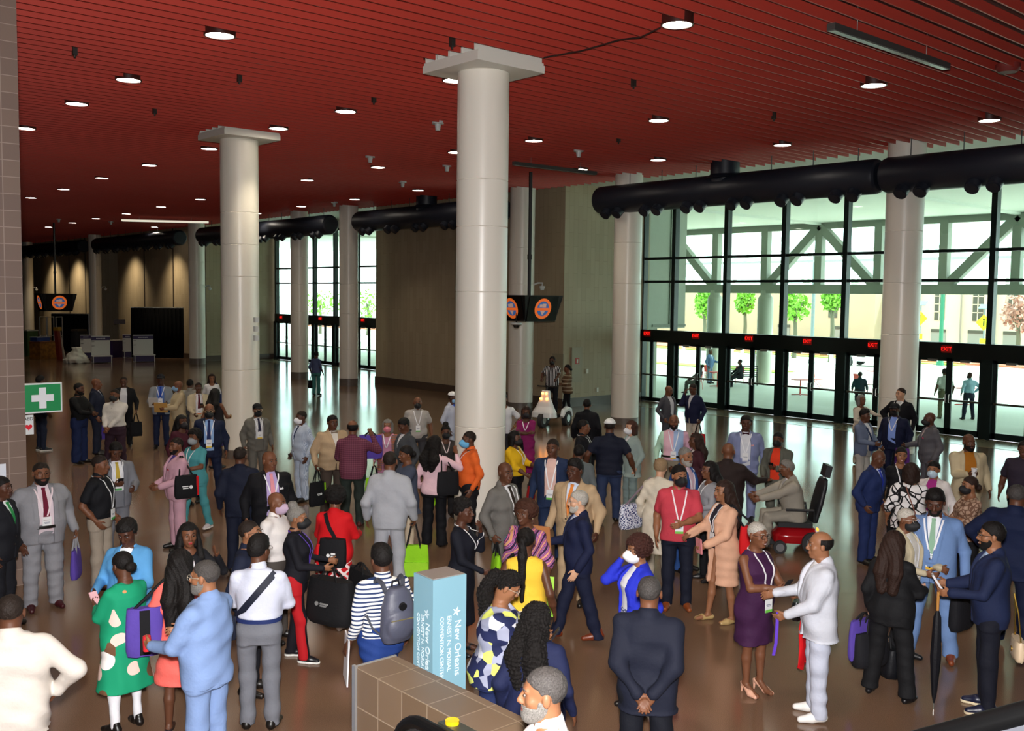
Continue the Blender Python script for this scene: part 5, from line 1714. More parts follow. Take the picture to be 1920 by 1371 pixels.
P('tracksuit', 521, 945, 76, 'd5', 'topbun g', dict(kind='shirt', col='13131B', hem=.9), ('trousers', '@track'), 'grey-haired woman in a black and red tracksuit, black mask and purple lanyard with big bags', fem=True, foot=1236, fu=556, mask='0F0F12', lan=('5A3AB0', None, 1.1), aR='hold', aL='hold', shoes=('sneaker', '17171C'), legs='step')
P('glassesnavy', 466, 975, 72, 'd5', 'buzz k', dict(kind='polo', col='161C30'), ('trousers', '16181F'), 'man in a dark navy shirt and glasses behind the white-shirted man with a sling', h=1.72, pitch=-8, glasses='3A2414', beard=('goatee', 'k'))
P('slingwhite', 485, 1005, 166, 'd3', 'flattop k', dict(kind='shirt', col='C6CADC', hem=1.02, loose=.006), ('trousers', '6A6C74'), 'young man in a white shirt and grey trousers seen from behind with a sling strap', h=1.76, belt='24305E', aR='hold', aL='hold', yaw=24, glasses='3A2A1A')
P('bluesuitback', 387, 1050, -128, 'd5', 'buzz pep', **suit('7890BC'), label='grey-bearded man in a sky blue suit turned away towards the floral tunic', h=1.82, aL='hold', aR='hold', beard=('full', 'g'), under='DCE2EE', fat=1.2, yaw=-14, glasses='B0A898')
P('coral', 338, 1030, 166, 'd3', 'long k', dict(kind='dress', col='E2645C', sleeve='short', hem=.50, flare=1.25), ('none', ''), 'long-haired woman in a coral dress with purple totes seen from behind', fem=True, h=1.66, bare_legs=True, aL='down', aR='hold', fat=1.2, hairlen=.42, shoes=('flat', '2A2024'))
P('floral', 232, 1035, -146, 'd3', 'bun k', dict(kind='tunic', col='@floral_green', hem=.44, flare=1.22, loose=.01), ('leggings', 'DCDCE2'), 'woman in a green floral tunic and white trousers with a low bun', fem=True, aL='phone', aR='holdlow', fat=1.25, pitch=14, ankle=.06, h=1.62)
P('lightbluejacket', 240, 972, -24, 'd2', 'shortf k', dict(kind='jacket', col='5696CC', hem=.80), ('trousers', '1C2030'), 'woman in a bright light blue jacket looking down in front of the floral tunic', fem=True, h=1.70, pitch=26, under='E0E4EA', aR='hold', aL='hold', fat=1.18)
P('whitetie', 353, 980, 10, 'd4', 'long k', dict(kind='blouse', col='17171C'), ('trousers', '17171C'), 'woman with long black hair, red lips and a white neck scarf facing the lens', fem=True, lips='A0202C', frontlocks=True, aL='raise', aR='hold', tie='E4E4E8', tielen=.16, h=1.62)
P('whitesuitback', 18, 1115, 168, 'd3', 'buzz k', dict(kind='jacket', col='C6BEB6', hem=.76), ('trousers', 'C6BEB6'), 'broad man in a cream-white suit seen from behind at the edge of the view', h=1.76, aR='hip', aL='hip', fat=1.42)
# --- centre, in front of and behind the thick column
P('bandgrey', 946, 866, 52, 'd3', 'bald k', **suit('66635F', open='v', button=1.0), label='bald man in a checked grey suit and dark brown tie by the thick column', h=1.82, under='E0E0E4', tie='2E241E', aR='grip', yaw=14, lan=(LW, None, 1.1))
P('yellowtee', 965, 808, 62, 'd3', 'bob k', dict(kind='tee', col='D8AC18', sleeve='half', hem=.95), ('trousers', '121216'), 'woman in a mustard yellow top and black mask beside the thick column', fem=True, h=1.64, mask='0F0F12', aR='holdlow', aL='hold', lan=(LW, None, 1.15), fat=1.3)
P('magenta', 987, 762, -6, 'd3', 'bob b', dict(kind='dress', col='821A58', hem=.30, sleeve='half', flare=1.2), ('none', ''), 'woman in a magenta dress with folded arms', fem=True, h=1.66, bare_legs=True, mask='17121A', aR='cross', aL='cross', lan=(LW, None, 1.25), shoes=('flat', '1A1418'))
P('behindcolumn', 944, 738, 0, 'd4', 'short k', dict(kind='tee', col='D0D2D8', sleeve='short'), ('trousers', '2A2A30'), 'person in a white short-sleeved top mostly hidden behind the thick column', h=1.75, aL='hip', watch='L')
P('navyopen', 1037, 822, -12, 'd3', 'buzz k', **suit('1E2C4A', open='open'), label='man in a navy blue suit and open pale pink collar with a badge', under='D6B2A8', lan=(LW, '63B04A', 1.06), yaw=6, fat=1.15, h=1.84)
P('greyshort', 1086, 834, 165, 'd3', 'short k', **suit('5A6062'), label='short-haired man in a grey suit seen from behind next to the tan suit', h=1.66)
P('tansuit', 1079, 861, -24, 'd2', 'flattop k', **suit('B29878', open='v', button=1.02), label='man in a tan suit with black glasses and an orange tie', under='C8D4E8', tie='D8803A', square='8A2A4A', glasses='120E0C', aL='grip', aR='down', watch='L', fat=1.28, yaw=14, h=1.86)
P('kufiback', 1140, 784, 174, 'd3', 'buzz k', dict(kind='polo', col='141829', sleeve='short', hem=.82), ('jeans', '2A3654'), 'man in a navy polo, blue jeans and white skullcap seen from behind', foot=980, hat=('kufi', 'E2E2E4'), fat=1.3, aR='wide', aL='wide', legs='step')
P('blackprofile', 1093, 787, 82, 'd4', 'short k', dict(kind='polo', col='111116', sleeve='short'), ('trousers', '15151A'), 'man in a black shirt with a white lanyard seen in profile beside the white skullcap', h=1.74, lan=(LW, None, 1.2))
P('blackrobe', 1101, 748, 174, 'd4', 'short k', dict(kind='coat', col='0D0D13', open=None, hem=.4), ('trousers', '101014'), 'person in a loose black top seen from behind near the patrol scooter', h=1.72, fat=1.15)
P('greenishcoat', 1181, 787, -58, 'l1', 'bob rb', dict(kind='coat', col='8B9A96', hem=.70), ('trousers', '7A8B89'), 'woman in a pale grey-green suit and white mask by the wall-side column', fem=True, foot=962, mask='E2E2E6', wideleg=True, under='DADADE', shoes=('sneaker', 'C8C4C0'))
P('creamcoat', 1237, 862, 166, 'l1', 'shortf y', dict(kind='coat', col='CCC2B0', open=None, hem=.40), ('trousers', 'B8AE9C'), 'fair-haired woman in a long cream coat seen from behind with a patterned bag', fem=True, h=1.68, pitch=14, lean=4, fat=1.2)
P('redpolo', 1268, 868, 4, 'd5', 'short k', dict(kind='polo', col='BE3E4C', sleeve='short', hem=.84), ('trousers', '141828'), 'man in a red polo shirt, black mask and white lanyard', foot=1140, yaw=-20, mask='0E0E11', shoes=('dress', '84421E'), aR='hang', aL='belly', lan=('E8E0E4', '6BC04A', 1.10), fat=1.14)
P('greybeard', 1284, 838, 58, 'd5', 'buzz g', **suit('24457E', open='open'), label='grey-bearded man in a blue jacket behind the red polo', h=1.80, under='D8B8C4', beard=('full', 'w'), yaw=12, lan=(LW, None, 1.1))
P('patchwork', 1264, 777, 0, 'd4', 'bald k', dict(kind='shirt', col='@patch_shirt', hem=.94), ('trousers', '8A7E6C'), 'bearded man in a pink, green and blue colour-block shirt', h=1.80, beard=('full', 'k'), lan=(LW, 'D8A820', 1.12), collar_col='C8D4E8', belt='1A1612', fat=1.2)
P('doorgrey', 1250, 722, 52, 'd4', 'bald k', **suit('45454C', open='open'), label='bald man in a dark grey suit by the entrance doors hand in pocket', foot=850, under='C8C8CE', glasses='1A1614', aR='pocket', pitch=12)
P('handface', 1301, 719, -42, 'd3', 'buzz k', jk('151A38'), ('trousers', 'C2B8AA'), 'man in a navy blazer and pale trousers rubbing his face by the entrance doors', h=1.82, aR='face', aL='grip', under='D8D8DC', pitch=18)
P('maroonjacket', 1306, 812, -74, 'd3', 'long b', dict(kind='jacket', col='3C1A22'), ('jeans', '1E2A4A'), 'long-haired woman in a maroon jacket and white collar behind the grey-bearded man', fem=True, h=1.68, under='D8D0D0', aR='hold', hairlen=.2)
P('brownback', 1366, 830, 168, 'd4', 'bald k', **suit('281D1B'), label='bald man in a dark brown suit seen from behind holding out his hand', h=1.80, aR='out', fat=1.32)
P('lavenderbow', 1399, 778, 2, 'd2', 'short k', **suit('7E86AC', open='open'), label='man in a blue-lavender suit and dark bow tie', h=1.88, under='D0D2DA', tie='3A1A28', bow=True, square='D8A0A0', lan=(LW, 'C8C8D0', 1.15), fat=1.22)
P('orangeshirt', 1460, 810, -18, 'd3', 'short k', **suit('55564E', open='open'), label='man in an olive grey suit over an orange-red shirt with a black mask', under='D43A1E', under_name='t_shirt', mask='101012', aL='phone', aR='holdlow', fat=1.15, h=1.7)
P('wheelchair', 1494, 862, -78, 'd4', 'short g', **suit('958E82'), label='grey-haired man in a tan suit seated in the red power wheelchair', sit=True, legs='sit', aR='reach', aL='reach', under=WH, fat=1.2, lean=10, glasses='8A8478', shoes=('dress', '3A2A20'), h=1.84)
P('phonegrey', 1339, 862, -62, 'd4', 'long k', dict(kind='blouse', col='8C8C92', hem=.9), ('trousers', '121216'), 'woman in a grey top and glasses holding a phone behind the peach coat', fem=True, foot=1088, fu=1326, glasses='4A1A24', aR='phone', aL='hold', lan=(LW, '5A3AA0', 1.12), hairlen=.16, shoes=('flat', '141418'))
P('peach', 1377, 897, -60, 'd5', 'long b', dict(kind='coat', col='D4A488', hem=.48, open='open', flare=1.06), ('none', ''), 'woman in a long peach coat with flowing brown hair', fem=True, foot=1165, fu=1352, bare_legs=True, under='26222E', under_name='dress', aR=((.10, .38, 1.08),), aL='holdlow', lan=(LW, '3A2A8A', 1.12), shoes=('flat', 'B29664'), hairlen=.30, legs='step', fat=1.15, lips='A04A44')
P('purpledress', 1415, 973, 48, 'd4', 'buzz w', dict(kind='dress', col='38173A', sleeve='none', hem=.52, scoop=.03), ('none', ''), 'woman in a sleeveless plum dress, nude heels and cropped white hair', fem=True, foot=1298, fu=1410, bare_legs=True, shoes=('heel', 'D6A48C'), aR='phone', lan=('E8E4EA', '6BC04A', 1.02), glasses='241812', fat=1.22, earring='D8E4F0', smile=True, legs='close', aL=((.16, .30, 1.02),))
P('whitesuit', 1535, 990, -80, 'd5', 'fringe k', dict(kind='jacket', col='C0C2CC', hem=.76), ('trousers', 'B4B8C8'), 'man in a white suit and white shoes shaking hands', foot=1345, fu=1530, under='E6E6EA', shoes=('dress', 'E6E2DE'), aL='holdlow', fat=1.18, aR=((.09, .36, 1.12),))
P('blueblazer', 1199, 1006, -66, 'd5', 'afro r', dict(kind='jacket', col='2430B8', hem=.66, open='open'), ('skirt', '@print_blue', .12), 'curly-haired woman in a royal blue blazer and white mask on the phone', fem=True, h=1.68, mask='E4E4E8', under='E6E6EA', aR='ear', aL='down', fat=1.18, finehair=True)
P('navyhandsback', 1218, 1080, 176, 'd4', 'buzz pep', dict(kind='jacket', col='181B2A', hem=.74), ('trousers', '11131C'), 'man in a dark navy suit seen from behind with hands clasped at his back', h=1.80, aR='back', aL='back', under='8FB0E0', fat=1.22)
P('rainbow', 987, 940, -38, 'd3', 'afro rb', dict(kind='tunic', col='@rainbow', sleeve='half', hem=.62, loose=.02), ('trousers', '121216'), 'smiling woman in a loose rainbow-striped tunic with short brown hair', fem=True, h=1.70, smile=True, fat=1.38, aL='down', aR='down', sl=1.3, earring='D8C8A0')
P('whitehair', 1047, 915, -82, 'l1', 'short w', dict(kind='jacket', col='151B38', hem=.80), ('trousers', '141930'), 'white-haired man in a navy suit and brown shoes striding past', foot=1200, fu=1082, beard=('short', 'wh'), glasses='9A8E80', under='C8D4F0', aR='hold', aL='down', shoes=('dress', '6E2E14'), legs='walk')
P('ponytail', 986, 990, 168, 'd3', 'ponytail k', dict(kind='blouse', col='E6BC3A', sleeve='none', hem=.92), ('trousers', 'C6B8A0'), 'woman in a sleeveless yellow top with a long black ponytail seen from behind', fem=True, h=1.68, fat=1.3, hairlen=.46, aL='down', aR='down')
P('updo', 867, 937, 68, 'd2', 'updo k', dict(kind='dress', col='10121D', hem=.34), ('none', ''), 'woman in a long black dress with an updo and a hand at her chin', fem=True, h=1.70, bare_legs=True, aL='chin', aR='holdlow', lan=(LW, None, 1.2), shoes=('flat', '141418'))
P('geometric', 925, 1070, 84, 'd5', 'curlytail k', dict(kind='tunic', col='@geo', hem=.80, loose=.012), ('trousers', '1D2850'), 'woman in a navy, grey and yellow geometric blouse with a curly ponytail', fem=True, h=1.68, aR='phone', aL='phone', lean=8, pitch=26, fat=1.45, glasses='A89888', hairlen=.2, finehair=True)
P('curlynavy', 1008, 1130, 164, 'd4', 'curlylong k', dict(kind='jacket', col='191F40'), ('trousers', '161B38'), 'woman in a navy jacket with long black curls seen from behind', fem=True, h=1.68, fat=1.22, aL='down', aR='down', hairlen=.36, yaw=24, finehair=True)
P('escalator', 1026, 1250, -86, 'd5', 'buzz pep', dict(kind='shirt', col='E2DAD6'), ('trousers', '3A3A40'), 'grey-bearded man in a white shirt close to the tiled low wall', h=1.80, gz=.30, beard=('full', 'g'), fat=1.2)
P('backpacker', 716, 1022, -152, 'd3', 'flattop k', dict(kind='shirt', col='@stripe', hem=.96, collar=False), ('jeans', '1C3674'), 'person in a blue and white striped jersey wearing a grey backpack', h=1.74, shoes=('sneaker', '16161A'), legs='walk', aL='down', aR='down', fat=1.2)
# --- towards the doors
P('pointing', 1615, 740, 42, 'd4', 'bob g', dict(kind='blouse', col='C6BCAC'), ('trousers', 'B8B0A0'), 'grey-haired woman in a cream top pointing beside the wall-side column', fem=True, h=1.68, aL='point', aR='hold')
P('bluegrey', 1621, 767, 58, 'd3', 'flattop k', jk('5C667E', open='open'), ('trousers', 'A8A49E'), 'young man in a blue-grey jacket with a navy sling bag', under='D0D0D6', aL='holdlow', aR='hold', h=1.74)
P('tallblack', 1690, 727, -28, 'l1', 'buzz b', dict(kind='jacket', col='0C0C13'), ('trousers', '0E0E14'), 'tall light-skinned man in a black jacket by the wall-side column', h=1.92, aR='hip', fat=1.2, yaw=20, lan=(LW, None, 1.3))
P('darkcap', 1679, 757, -18, 'd2', 'short k', **suit('0E1430', open='open'), label='man in a dark navy suit, dark cap and black mask with a blue shirt', h=1.76, under='7E98DC', hat=('cap', '0F1018'), mask='0E0E12', lan=(LW, None, 1.2), fat=1.3)
P('maskgrey', 1745, 773, -66, 'd2', 'bald k', **suit('555359'), label='bald man in a grey suit and black mask standing in profile before the doors', h=1.80, mask='0E0E10', under='B8A8A8', square='C84A6A', aR='hold', aL='hang', fat=1.18)
P('royalnavy', 1650, 840, 62, 'd3', 'bald k', **suit('1C2A56'), label='bald man in a royal navy suit with a blue tie and hand on his hip', foot=1055, fu=1624, under='C8D0E8', tie='2038B0', lean=9, pitch=12, aR='pocket', fat=1.18)
P('smileblack', 1690, 838, 12, 'd5', 'bun k', dict(kind='tee', col='121216', sleeve='long'), ('trousers', '141418'), 'smiling woman in a black top and white lanyard among the group by the doors', fem=True, h=1.68, smile=True, lan=(LW, None, 1.1), tilt=-6, lips='A03A3A')
P('floralback', 1709, 868, 176, 'd5', 'bob b', dict(kind='tee', col='@floral_bw', sleeve='half', hem=.8), ('trousers', '17171B'), 'woman in a black and white floral top seen from behind', fem=True, fat=1.38, aL='down', aR='hold', lan=None, h=1.68)
P('whitemagenta', 1752, 865, -16, 'd5', 'bun k', dict(kind='coat', col='D6CECC', open='open', hem=.7), ('trousers', 'C8C0BC'), 'woman in a white jacket over magenta with a pale blue mask', fem=True, mask='B4CCDC', under='9A2878', under_name='blouse', fat=1.35, h=1.6)
P('mustard', 1817, 813, 16, 'd3', 'bald k', jk('B9AA8C', open='open'), ('trousers', 'B9AA8C'), 'bearded man in a cream jacket and mustard top drinking from a cup', h=1.82, under='A4661A', under_name='sweater', beard=('full', 'k'), aR='phone', fat=1.26, yaw=-14)
P('snake', 1821, 893, -62, 'd5', 'bun b', dict(kind='tee', col='@snake', sleeve='half', hem=.84), ('trousers', '121216'), 'woman in a brown snake-print top and black mask', fem=True, mask='121216', aR='holdlow', aL='phone', fat=1.2, h=1.62)
P('skyblue', 1749, 912, -6, 'd2', 'flattop k', **suit('6A86B4', open='v', button=1.02), label='man in a sky blue suit and brown shoes looking down with a badge', fu=1742, pitch=22, under='E0E2E8', tie='8AAE94', beard=('short', 'k'), lan=(LW, 'D0A020', 1.10), shoes=('dress', '7A3A1E'), aL='grip', aR='down', cuff='E0E2E8', fat=1.22, legs='wide', foot=1232)
P('elder', 1699, 952, 62, 'd4', 'buzz wh', jk('B2A68C', open='open'), ('trousers', '17171B'), 'white-haired elder in a cream vest and black mask facing the sky blue suit', mask='141418', glasses='C8B8A8', under='D6D0C6', lan=(LW, 'C8C0B0', 1.1), aR='hold', aL='hold', shoes=('dress', '121216'), h=1.68)
P('blackback', 1672, 990, 158, 'l1', 'long b', dict(kind='jacket', col='111114'), ('trousers', '111114'), 'woman in a black trouser suit with long dark hair seen from behind', fem=True, foot=1308, fu=1665, aR='hold', aL='hang', shoes=('flat', '111114'), legs='wide', hairlen=.34, fat=1.2, wideleg=True, ankle=.07)
P('umbrellaman', 1858, 972, -82, 'd5', 'short k', dict(kind='jacket', col='18213F', hem=.80), ('trousers', '11131F'), 'smiling man in a navy suit and glasses seen in profile with an umbrella', foot=1332, fu=1848, beard=('short', 'k'), glasses='2A2018', under='B4CCEC', aR='hold', aL='hold', smile=True, shoes=('sneaker', '141830'), sole='D8C8A8')
P('edgenavy', 1908, 908, 166, 'd3', 'buzz pep', dict(kind='jacket', col='101A38', hem=.74), ('trousers', '0F1630'), 'broad man in a navy suit seen from behind at the edge of the view', h=1.86, fat=1.5, aL='hip', aR='hip', under=WH)
P('edgeplum', 1922, 826, -10, 'd3', 'short k', dict(kind='shirt', col='2C2432', sleeve='short', hem=.85), ('trousers', '1A1A22'), 'person in a dark plum shirt partly cut off beyond the broad navy suit', h=1.76, fat=1.3)
# --- far
P('fartealtrousers', 593, 658, 150, 'd2', 'short k', dict(kind='blouse', col='4C5678', sleeve='half'), ('trousers', '3F7C78'), 'woman in a blue top and teal trousers standing alone by the slim columns', fem=True, foot=742)
P('farbrown', 1063, 683, -78, 'd4', 'bun k', dict(kind='tunic', col='@brown_band', hem=.80), ('leggings', '0F0F13'), 'woman in a brown top and black leggings talking to the scooter rider', fem=True, foot=784, shoes=('sneaker', 'B8AC98'), aR='hold', aL='hold', legs='step', fat=1.2)
P('rider', 1036, 668, -12, 'd2', 'short k', dict(kind='tee', col='@jersey', sleeve='short'), ('trousers', '111117'), 'person in a black jersey with white stripes riding the white patrol scooter', h=1.78, gz=.335, mask='0F0F12', aR='bars', aL='bars')
# --- outside
GZ = OZ
P('outblue', 1332, 655, 60, 'd4', 'short g', jk('6C8CB8'), ('trousers', '8A98B0'), 'man in a light blue jacket standing outside by the canopy column', h=1.74, gz=GZ, aL='hold')
P('outbench', 1388, 674, -70, 'd3', 'short k', **suit('1A1E26'), label='man in a dark suit and red tie sitting on the bench outside', h=1.76, gz=GZ, sit=True, under=WH, tie='B02028', aL='rest', aR='rest', shoes=('dress', '2A1A14'))
P('outlean', 1306, 683, -84, 'd2', 'short k', dict(kind='shirt', col='1A2030'), ('trousers', '4A4C48'), 'man in dark clothes leaning back on a red chair outside', h=1.74, gz=GZ, sit=True, lean=-18, aR='rest', aL='rest')
P('outback', 1613, 697, 178, 'd2', 'short k', dict(kind='shirt', col='1C3440'), ('trousers', '1A1A26'), 'person in a dark teal shirt sitting outside seen from behind', h=1.72, gz=GZ, sit=True, fat=1.25)
P('outdoorpost', 1768, 690, -160, 'd3', 'short k', dict(kind='shirt', col='D0D0CA', sleeve='short'), ('trousers', '6E6A52'), 'person in a white shirt and olive trousers outside behind the door post', foot=786, gz=GZ)
P('outpale', 1815, 697, -150, 'd2', 'bald k', dict(kind='shirt', col='9FC0D4'), ('trousers', '1A2036'), 'man in a pale blue shirt and dark trousers standing outside', foot=787, gz=GZ, aL='pocket', aR='hip', legs='wide', mask='1A1A1E')
make_people(T)
print('people', len(T), time.time() - T0)
# ---------------------------------------------------------------- what people carry
def soft_bag(w_, h_, d_, top=.55, bulge=.06, n=28, p=3.0, levels=8):
    """an upright soft bag standing on z=0, wide along x"""
    vs_ = []; fs_ = []
    for i in range(levels + 1):
        t = i / levels
        kk = 1 - abs(2 * t - 1) ** 3
        a = w_ / 2 * (1 - .06 * t) * (1 + bulge * kk); b = d_ / 2 * (1 + (top - 1) * t) * (1 + bulge * 3 * kk)
        if i == 0:
            a *= .94; b *= .85
        for j in range(n):
            th = 2 * PI * j / n
            c, s = math.cos(th), math.sin(th)
            r = (abs(c) ** p + abs(s) ** p) ** (-1 / p)
            vs_.append((a * r * c, b * r * s, h_ * t + .004 * math.sin(7 * th + 5 * t)))
    for i in range(levels):
        for j in range(n):
            fs_.append((i * n + j, i * n + (j + 1) % n, (i + 1) * n + (j + 1) % n, (i + 1) * n + j))
    fs_.append(tuple(range(n))[::-1])
    fs_.append(tuple(levels * n + j for j in range(n)))
    return MB().add(vs_, fs_)

def tote(hand, rot, w_, h_, d_, col, label, strap=.22, group=None, hcol='0E0E11', side=None, name='tote_bag', cat='bag', logo=None, top=.55, patch=None):
    hand = np.asarray(hand, float)
    t = thing(name, label, cat, (hand[0], hand[1], max(hand[2] - strap - h_, .004)), rot, group)
    if hand[2] - strap - h_ < .004:
        strap = max(hand[2] - h_ - .004, .06)
    soft_bag(w_, h_, d_, top).build('bag_body', cm(col), t, True)
    if side:
        MB().box((-w_ / 2 - .006, -d_ * .38, .03), (-w_ / 2 + .03, d_ * .38, h_ * .93)).build('side_panel', cm(side), t)
    if patch:
        MB().box((-w_ * .5, -d_ * .66, h_ * .05), (w_ * .5, -d_ * .40, h_ * .48)).box((-w_ * .5, d_ * .40, h_ * .05), (w_ * .5, d_ * .66, h_ * .48)).build('front_pocket', cm(patch), t)
    for s in (-1, 1):
        y = s * d_ * top * .42
        MB().tube([(-w_ * .24, y, h_ * .80), (-w_ * .22, y, h_), (-w_ * .07, s * .008, h_ + strap * .93), (0, s * .006, h_ + strap), (w_ * .07, s * .008, h_ + strap * .93), (w_ * .22, y, h_), (w_ * .24, y, h_ * .80)], .011, 6).build('handle', cloth(hcol, .7), t, True)
    if logo:
        for s in (-1, 1):
            MB().cyl((-w_ * .1, s * d_ * .52, h_ * .5), (-w_ * .1, s * (d_ * .56), h_ * .5), .022, 14).box((-w_ * .02, min(s * d_ * .5, s * d_ * .56), h_ * .50), (w_ * .16, max(s * d_ * .5, s * d_ * .56), h_ * .53)).box((-w_ * .02, min(s * d_ * .5, s * d_ * .56), h_ * .45), (w_ * .12, max(s * d_ * .5, s * d_ * .56), h_ * .48)).build('logo', mat('logo_' + logo, logo, rough=.5), t)
    return t

def rot_of(pid, extra=0.0): return PEOPLE[pid]['S']['rotz'] + math.radians(extra)
LIME, PURP, BLK = '8CCB1E', '54409A', '121216'
H = hand_of
def bag(pid, hs, col, w_, h_, d_, label, rot=90, **k):
    return tote(H(pid, hs), rot_of(pid, rot), w_, h_, d_, col, label, **k)
GP = 'purple totes'
GL = 'lime totes'
bag('baldnavy', 'L', PURP, .34, .34, .12, 'purple tote held low by the bald man in navy', group=GP)
bag('whiteblacksuit', 'L', BLK, .30, .36, .14, 'black handbag hanging beside the man in the black suit', rot=20)
bag('biggrey', 'L', PURP, .30, .36, .10, 'purple tote held by the broad man in light grey', rot=60, strap=.16, hcol='8A8A90', group=GP)
bag('tanbow', 'R', BLK, .34, .42, .12, 'black tote with a lime side held by the broad man in the tan jacket', rot=20, side=LIME, logo='E4E4E4')
bag('plaid', 'R', PURP, .40, .40, .14, 'purple tote hanging from the raised arm of the plaid jacket', rot=10, strap=.06, group=GP)
bag('pinkshawl', 'R', LIME, .34, .40, .12, 'lime tote with black handles beside the pink dress', rot=30, group=GL)
bag('blackcap', 'R', LIME, .26, .32, .10, 'lime tote between the pale pink jacket and the orange shirt', rot=30, group=GL)
bag('lightgreyback', 'R', LIME, .40, .42, .12, 'lime tote with long black handles held by the man in light grey', rot=0, strap=.30, group=GL, patch='9AD42E')
bag('bandgrey', 'R', LIME, .32, .38, .12, 'lime tote with black trim held by the bald man in checked grey', rot=50, strap=.16, group=GL)
bag('handface', 'L', 'B8141E', .36, .38, .14, 'red tote with black handles held by the man in the navy blazer', rot=20, strap=.26)
bag('yellowtee', 'R', 'A8141C', .26, .24, .14, 'red and black handbag held by the woman in mustard yellow', rot=30, side=BLK, strap=.12)
bag('magenta', 'L', BLK, .34, .26, .16, 'black handbag on the arm of the woman in magenta', rot=50, strap=.16, name='handbag')
bag('fartealtrousers', 'L', BLK, .30, .32, .12, 'black bag carried by the woman in teal trousers', rot=40, name='handbag')
bag('maskgrey', 'R', '5A2A7A', .26, .34, .10, 'dark purple bag held in front of the man in grey with a black mask', rot=60, strap=.05)
bag('skyblue', 'L', '15151A', .42, .36, .14, 'black briefcase bag held by the man in sky blue', rot=70, strap=.12, top=.9, name='briefcase')
bag('blackback', 'L', '16161B', .42, .34, .20, 'black leather handbag held by the woman in the black trouser suit', rot=70, strap=.18, name='handbag')
q = H('blackback', 'L')
tote(q + np.array((-.03, .06, 0)), rot_of('blackback', 75), .40, .40, .10, PURP, 'purple tote behind the black leather handbag', strap=.06, group=GP)
bag('tracksuit', 'R', '131316', .58, .46, .30, 'big black duffel bag carried by the woman in the tracksuit', rot=60, strap=.12, name='duffel_bag', logo='8A8A8A')
q = H('tracksuit', 'L')
tote(q + np.array((.22, -.16, -.02)), rot_of('tracksuit', 35), .56, .40, .16, '0F0F13', 'flat black garment bag beside the big duffel', strap=.08, name='garment_bag')
bag('floral', 'R', '4A3020', .36, .26, .20, 'brown handbag with tan handles below the floral tunic', rot=60, strap=.16, hcol='B98A4E', name='handbag')
q = H('coral', 'R', .04)
tote(q, rot_of('coral', 60), .40, .42, .12, PURP, 'purple tote low between the coral dress and the sky blue suit', strap=.36, group=GP)

def shoulder_bag(pid, x, y, zc, w_, h_, d_, col, label, rot=90, shx=None, strapcol='0E0E11', **k):
    """hangs by two straps from a shoulder; x, y, zc: where its bottom is in the wearer's own frame"""
    X = PEOPLE[pid]['X']
    b = world_of(pid, (x, y, zc))
    sx_ = (.13 if x > 0 else -.13) if shx is None else shx
    sh = world_of(pid, (sx_, -.015, 1.475 + X['zo']))
    r = rot_of(pid, rot)
    t = thing(k.get('name', 'shoulder_bag'), label, 'bag', tuple(b), r, k.get('group'))
    soft_bag(w_, h_, d_, .7).build('bag_body', cm(col), t, True)
    if k.get('side'):
        MB().box((-w_ / 2 - .006, -d_ * .38, .03), (-w_ / 2 + .03, d_ * .38, h_ * .93)).build('side_panel', cm(k['side']), t)
    if k.get('patch'):
        for s in (-1, 1):
            MB().box((-w_ * .14, min(s * d_ * .45, s * d_ * .62), .02), (w_ * .14, max(s * d_ * .45, s * d_ * .62), h_ * .97)).build('black_band', cm(k['patch']), t)
    c, s_ = math.cos(-r), math.sin(-r)
    dv = sh - b
    L_ = np.array((dv[0] * c - dv[1] * s_, dv[0] * s_ + dv[1] * c, dv[2]))
    for s in (-1, 1):
        p0 = np.array((s * w_ * .30, 0, h_ * .96)); p2 = L_ + np.array((s * .012, 0, 0))
        MB().tube([p0 - (0, 0, h_ * .15), p0, (p0 * .35 + p2 * .65), p2], .013, 6).build('strap', cloth(strapcol, .7), t, True)
    if k.get('logo'):
        for s in (-1, 1):
            MB().cyl((-.05, s * d_ * .53, h_ * .5), (-.05, s * d_ * .60, h_ * .5), .026, 14).box((-.01, min(s * d_ * .5, s * d_ * .6), h_ * .52), (.08, max(s * d_ * .5, s * d_ * .6), h_ * .56)).box((-.01, min(s * d_ * .5, s * d_ * .6), h_ * .44), (.07, max(s * d_ * .5, s * d_ * .6), h_ * .48)).build('logo', mat('logo_E4E4E4', 'E4E4E4', rough=.5), t)
    return t
shoulder_bag('pinksuit', -.34, -.02, .86, .34, .34, .12, BLK, 'black and red shoulder tote on the pale pink suit', rot=90, side='C4141C', logo=True)
shoulder_bag('palepink', .27, -.12, .86, .34, .36, .12, '131317', 'black shoulder bag on the pale pink jacket', rot=40)
shoulder_bag('coral', -.30, -.12, .80, .30, .42, .12, PURP, 'purple shoulder tote with a black band on the coral dress', rot=20, group=GP, patch=BLK)
shoulder_bag('creamcoat', -.40, -.04, .72, .40, .34, .14, '@print_blue', 'patterned shoulder bag on the long cream coat', rot=60, strapcol='7A6A74')
shoulder_bag('ponytail', -.22, .14, .86, .30, .40, .10, LIME, 'lime shoulder tote worn by the woman with the black ponytail', rot=70, group=GL)
shoulder_bag('peach', -.24, -.22, .88, .24, .34, .10, 'C4161C', 'red shoulder bag behind the peach coat', rot=80, strapcol='15151A')
shoulder_bag('smilewhite', -.26, .02, .85, .26, .28, .10, '1E2A5A', 'navy shoulder bag on the smiling woman in white', rot=60, strapcol='1E2A5A')

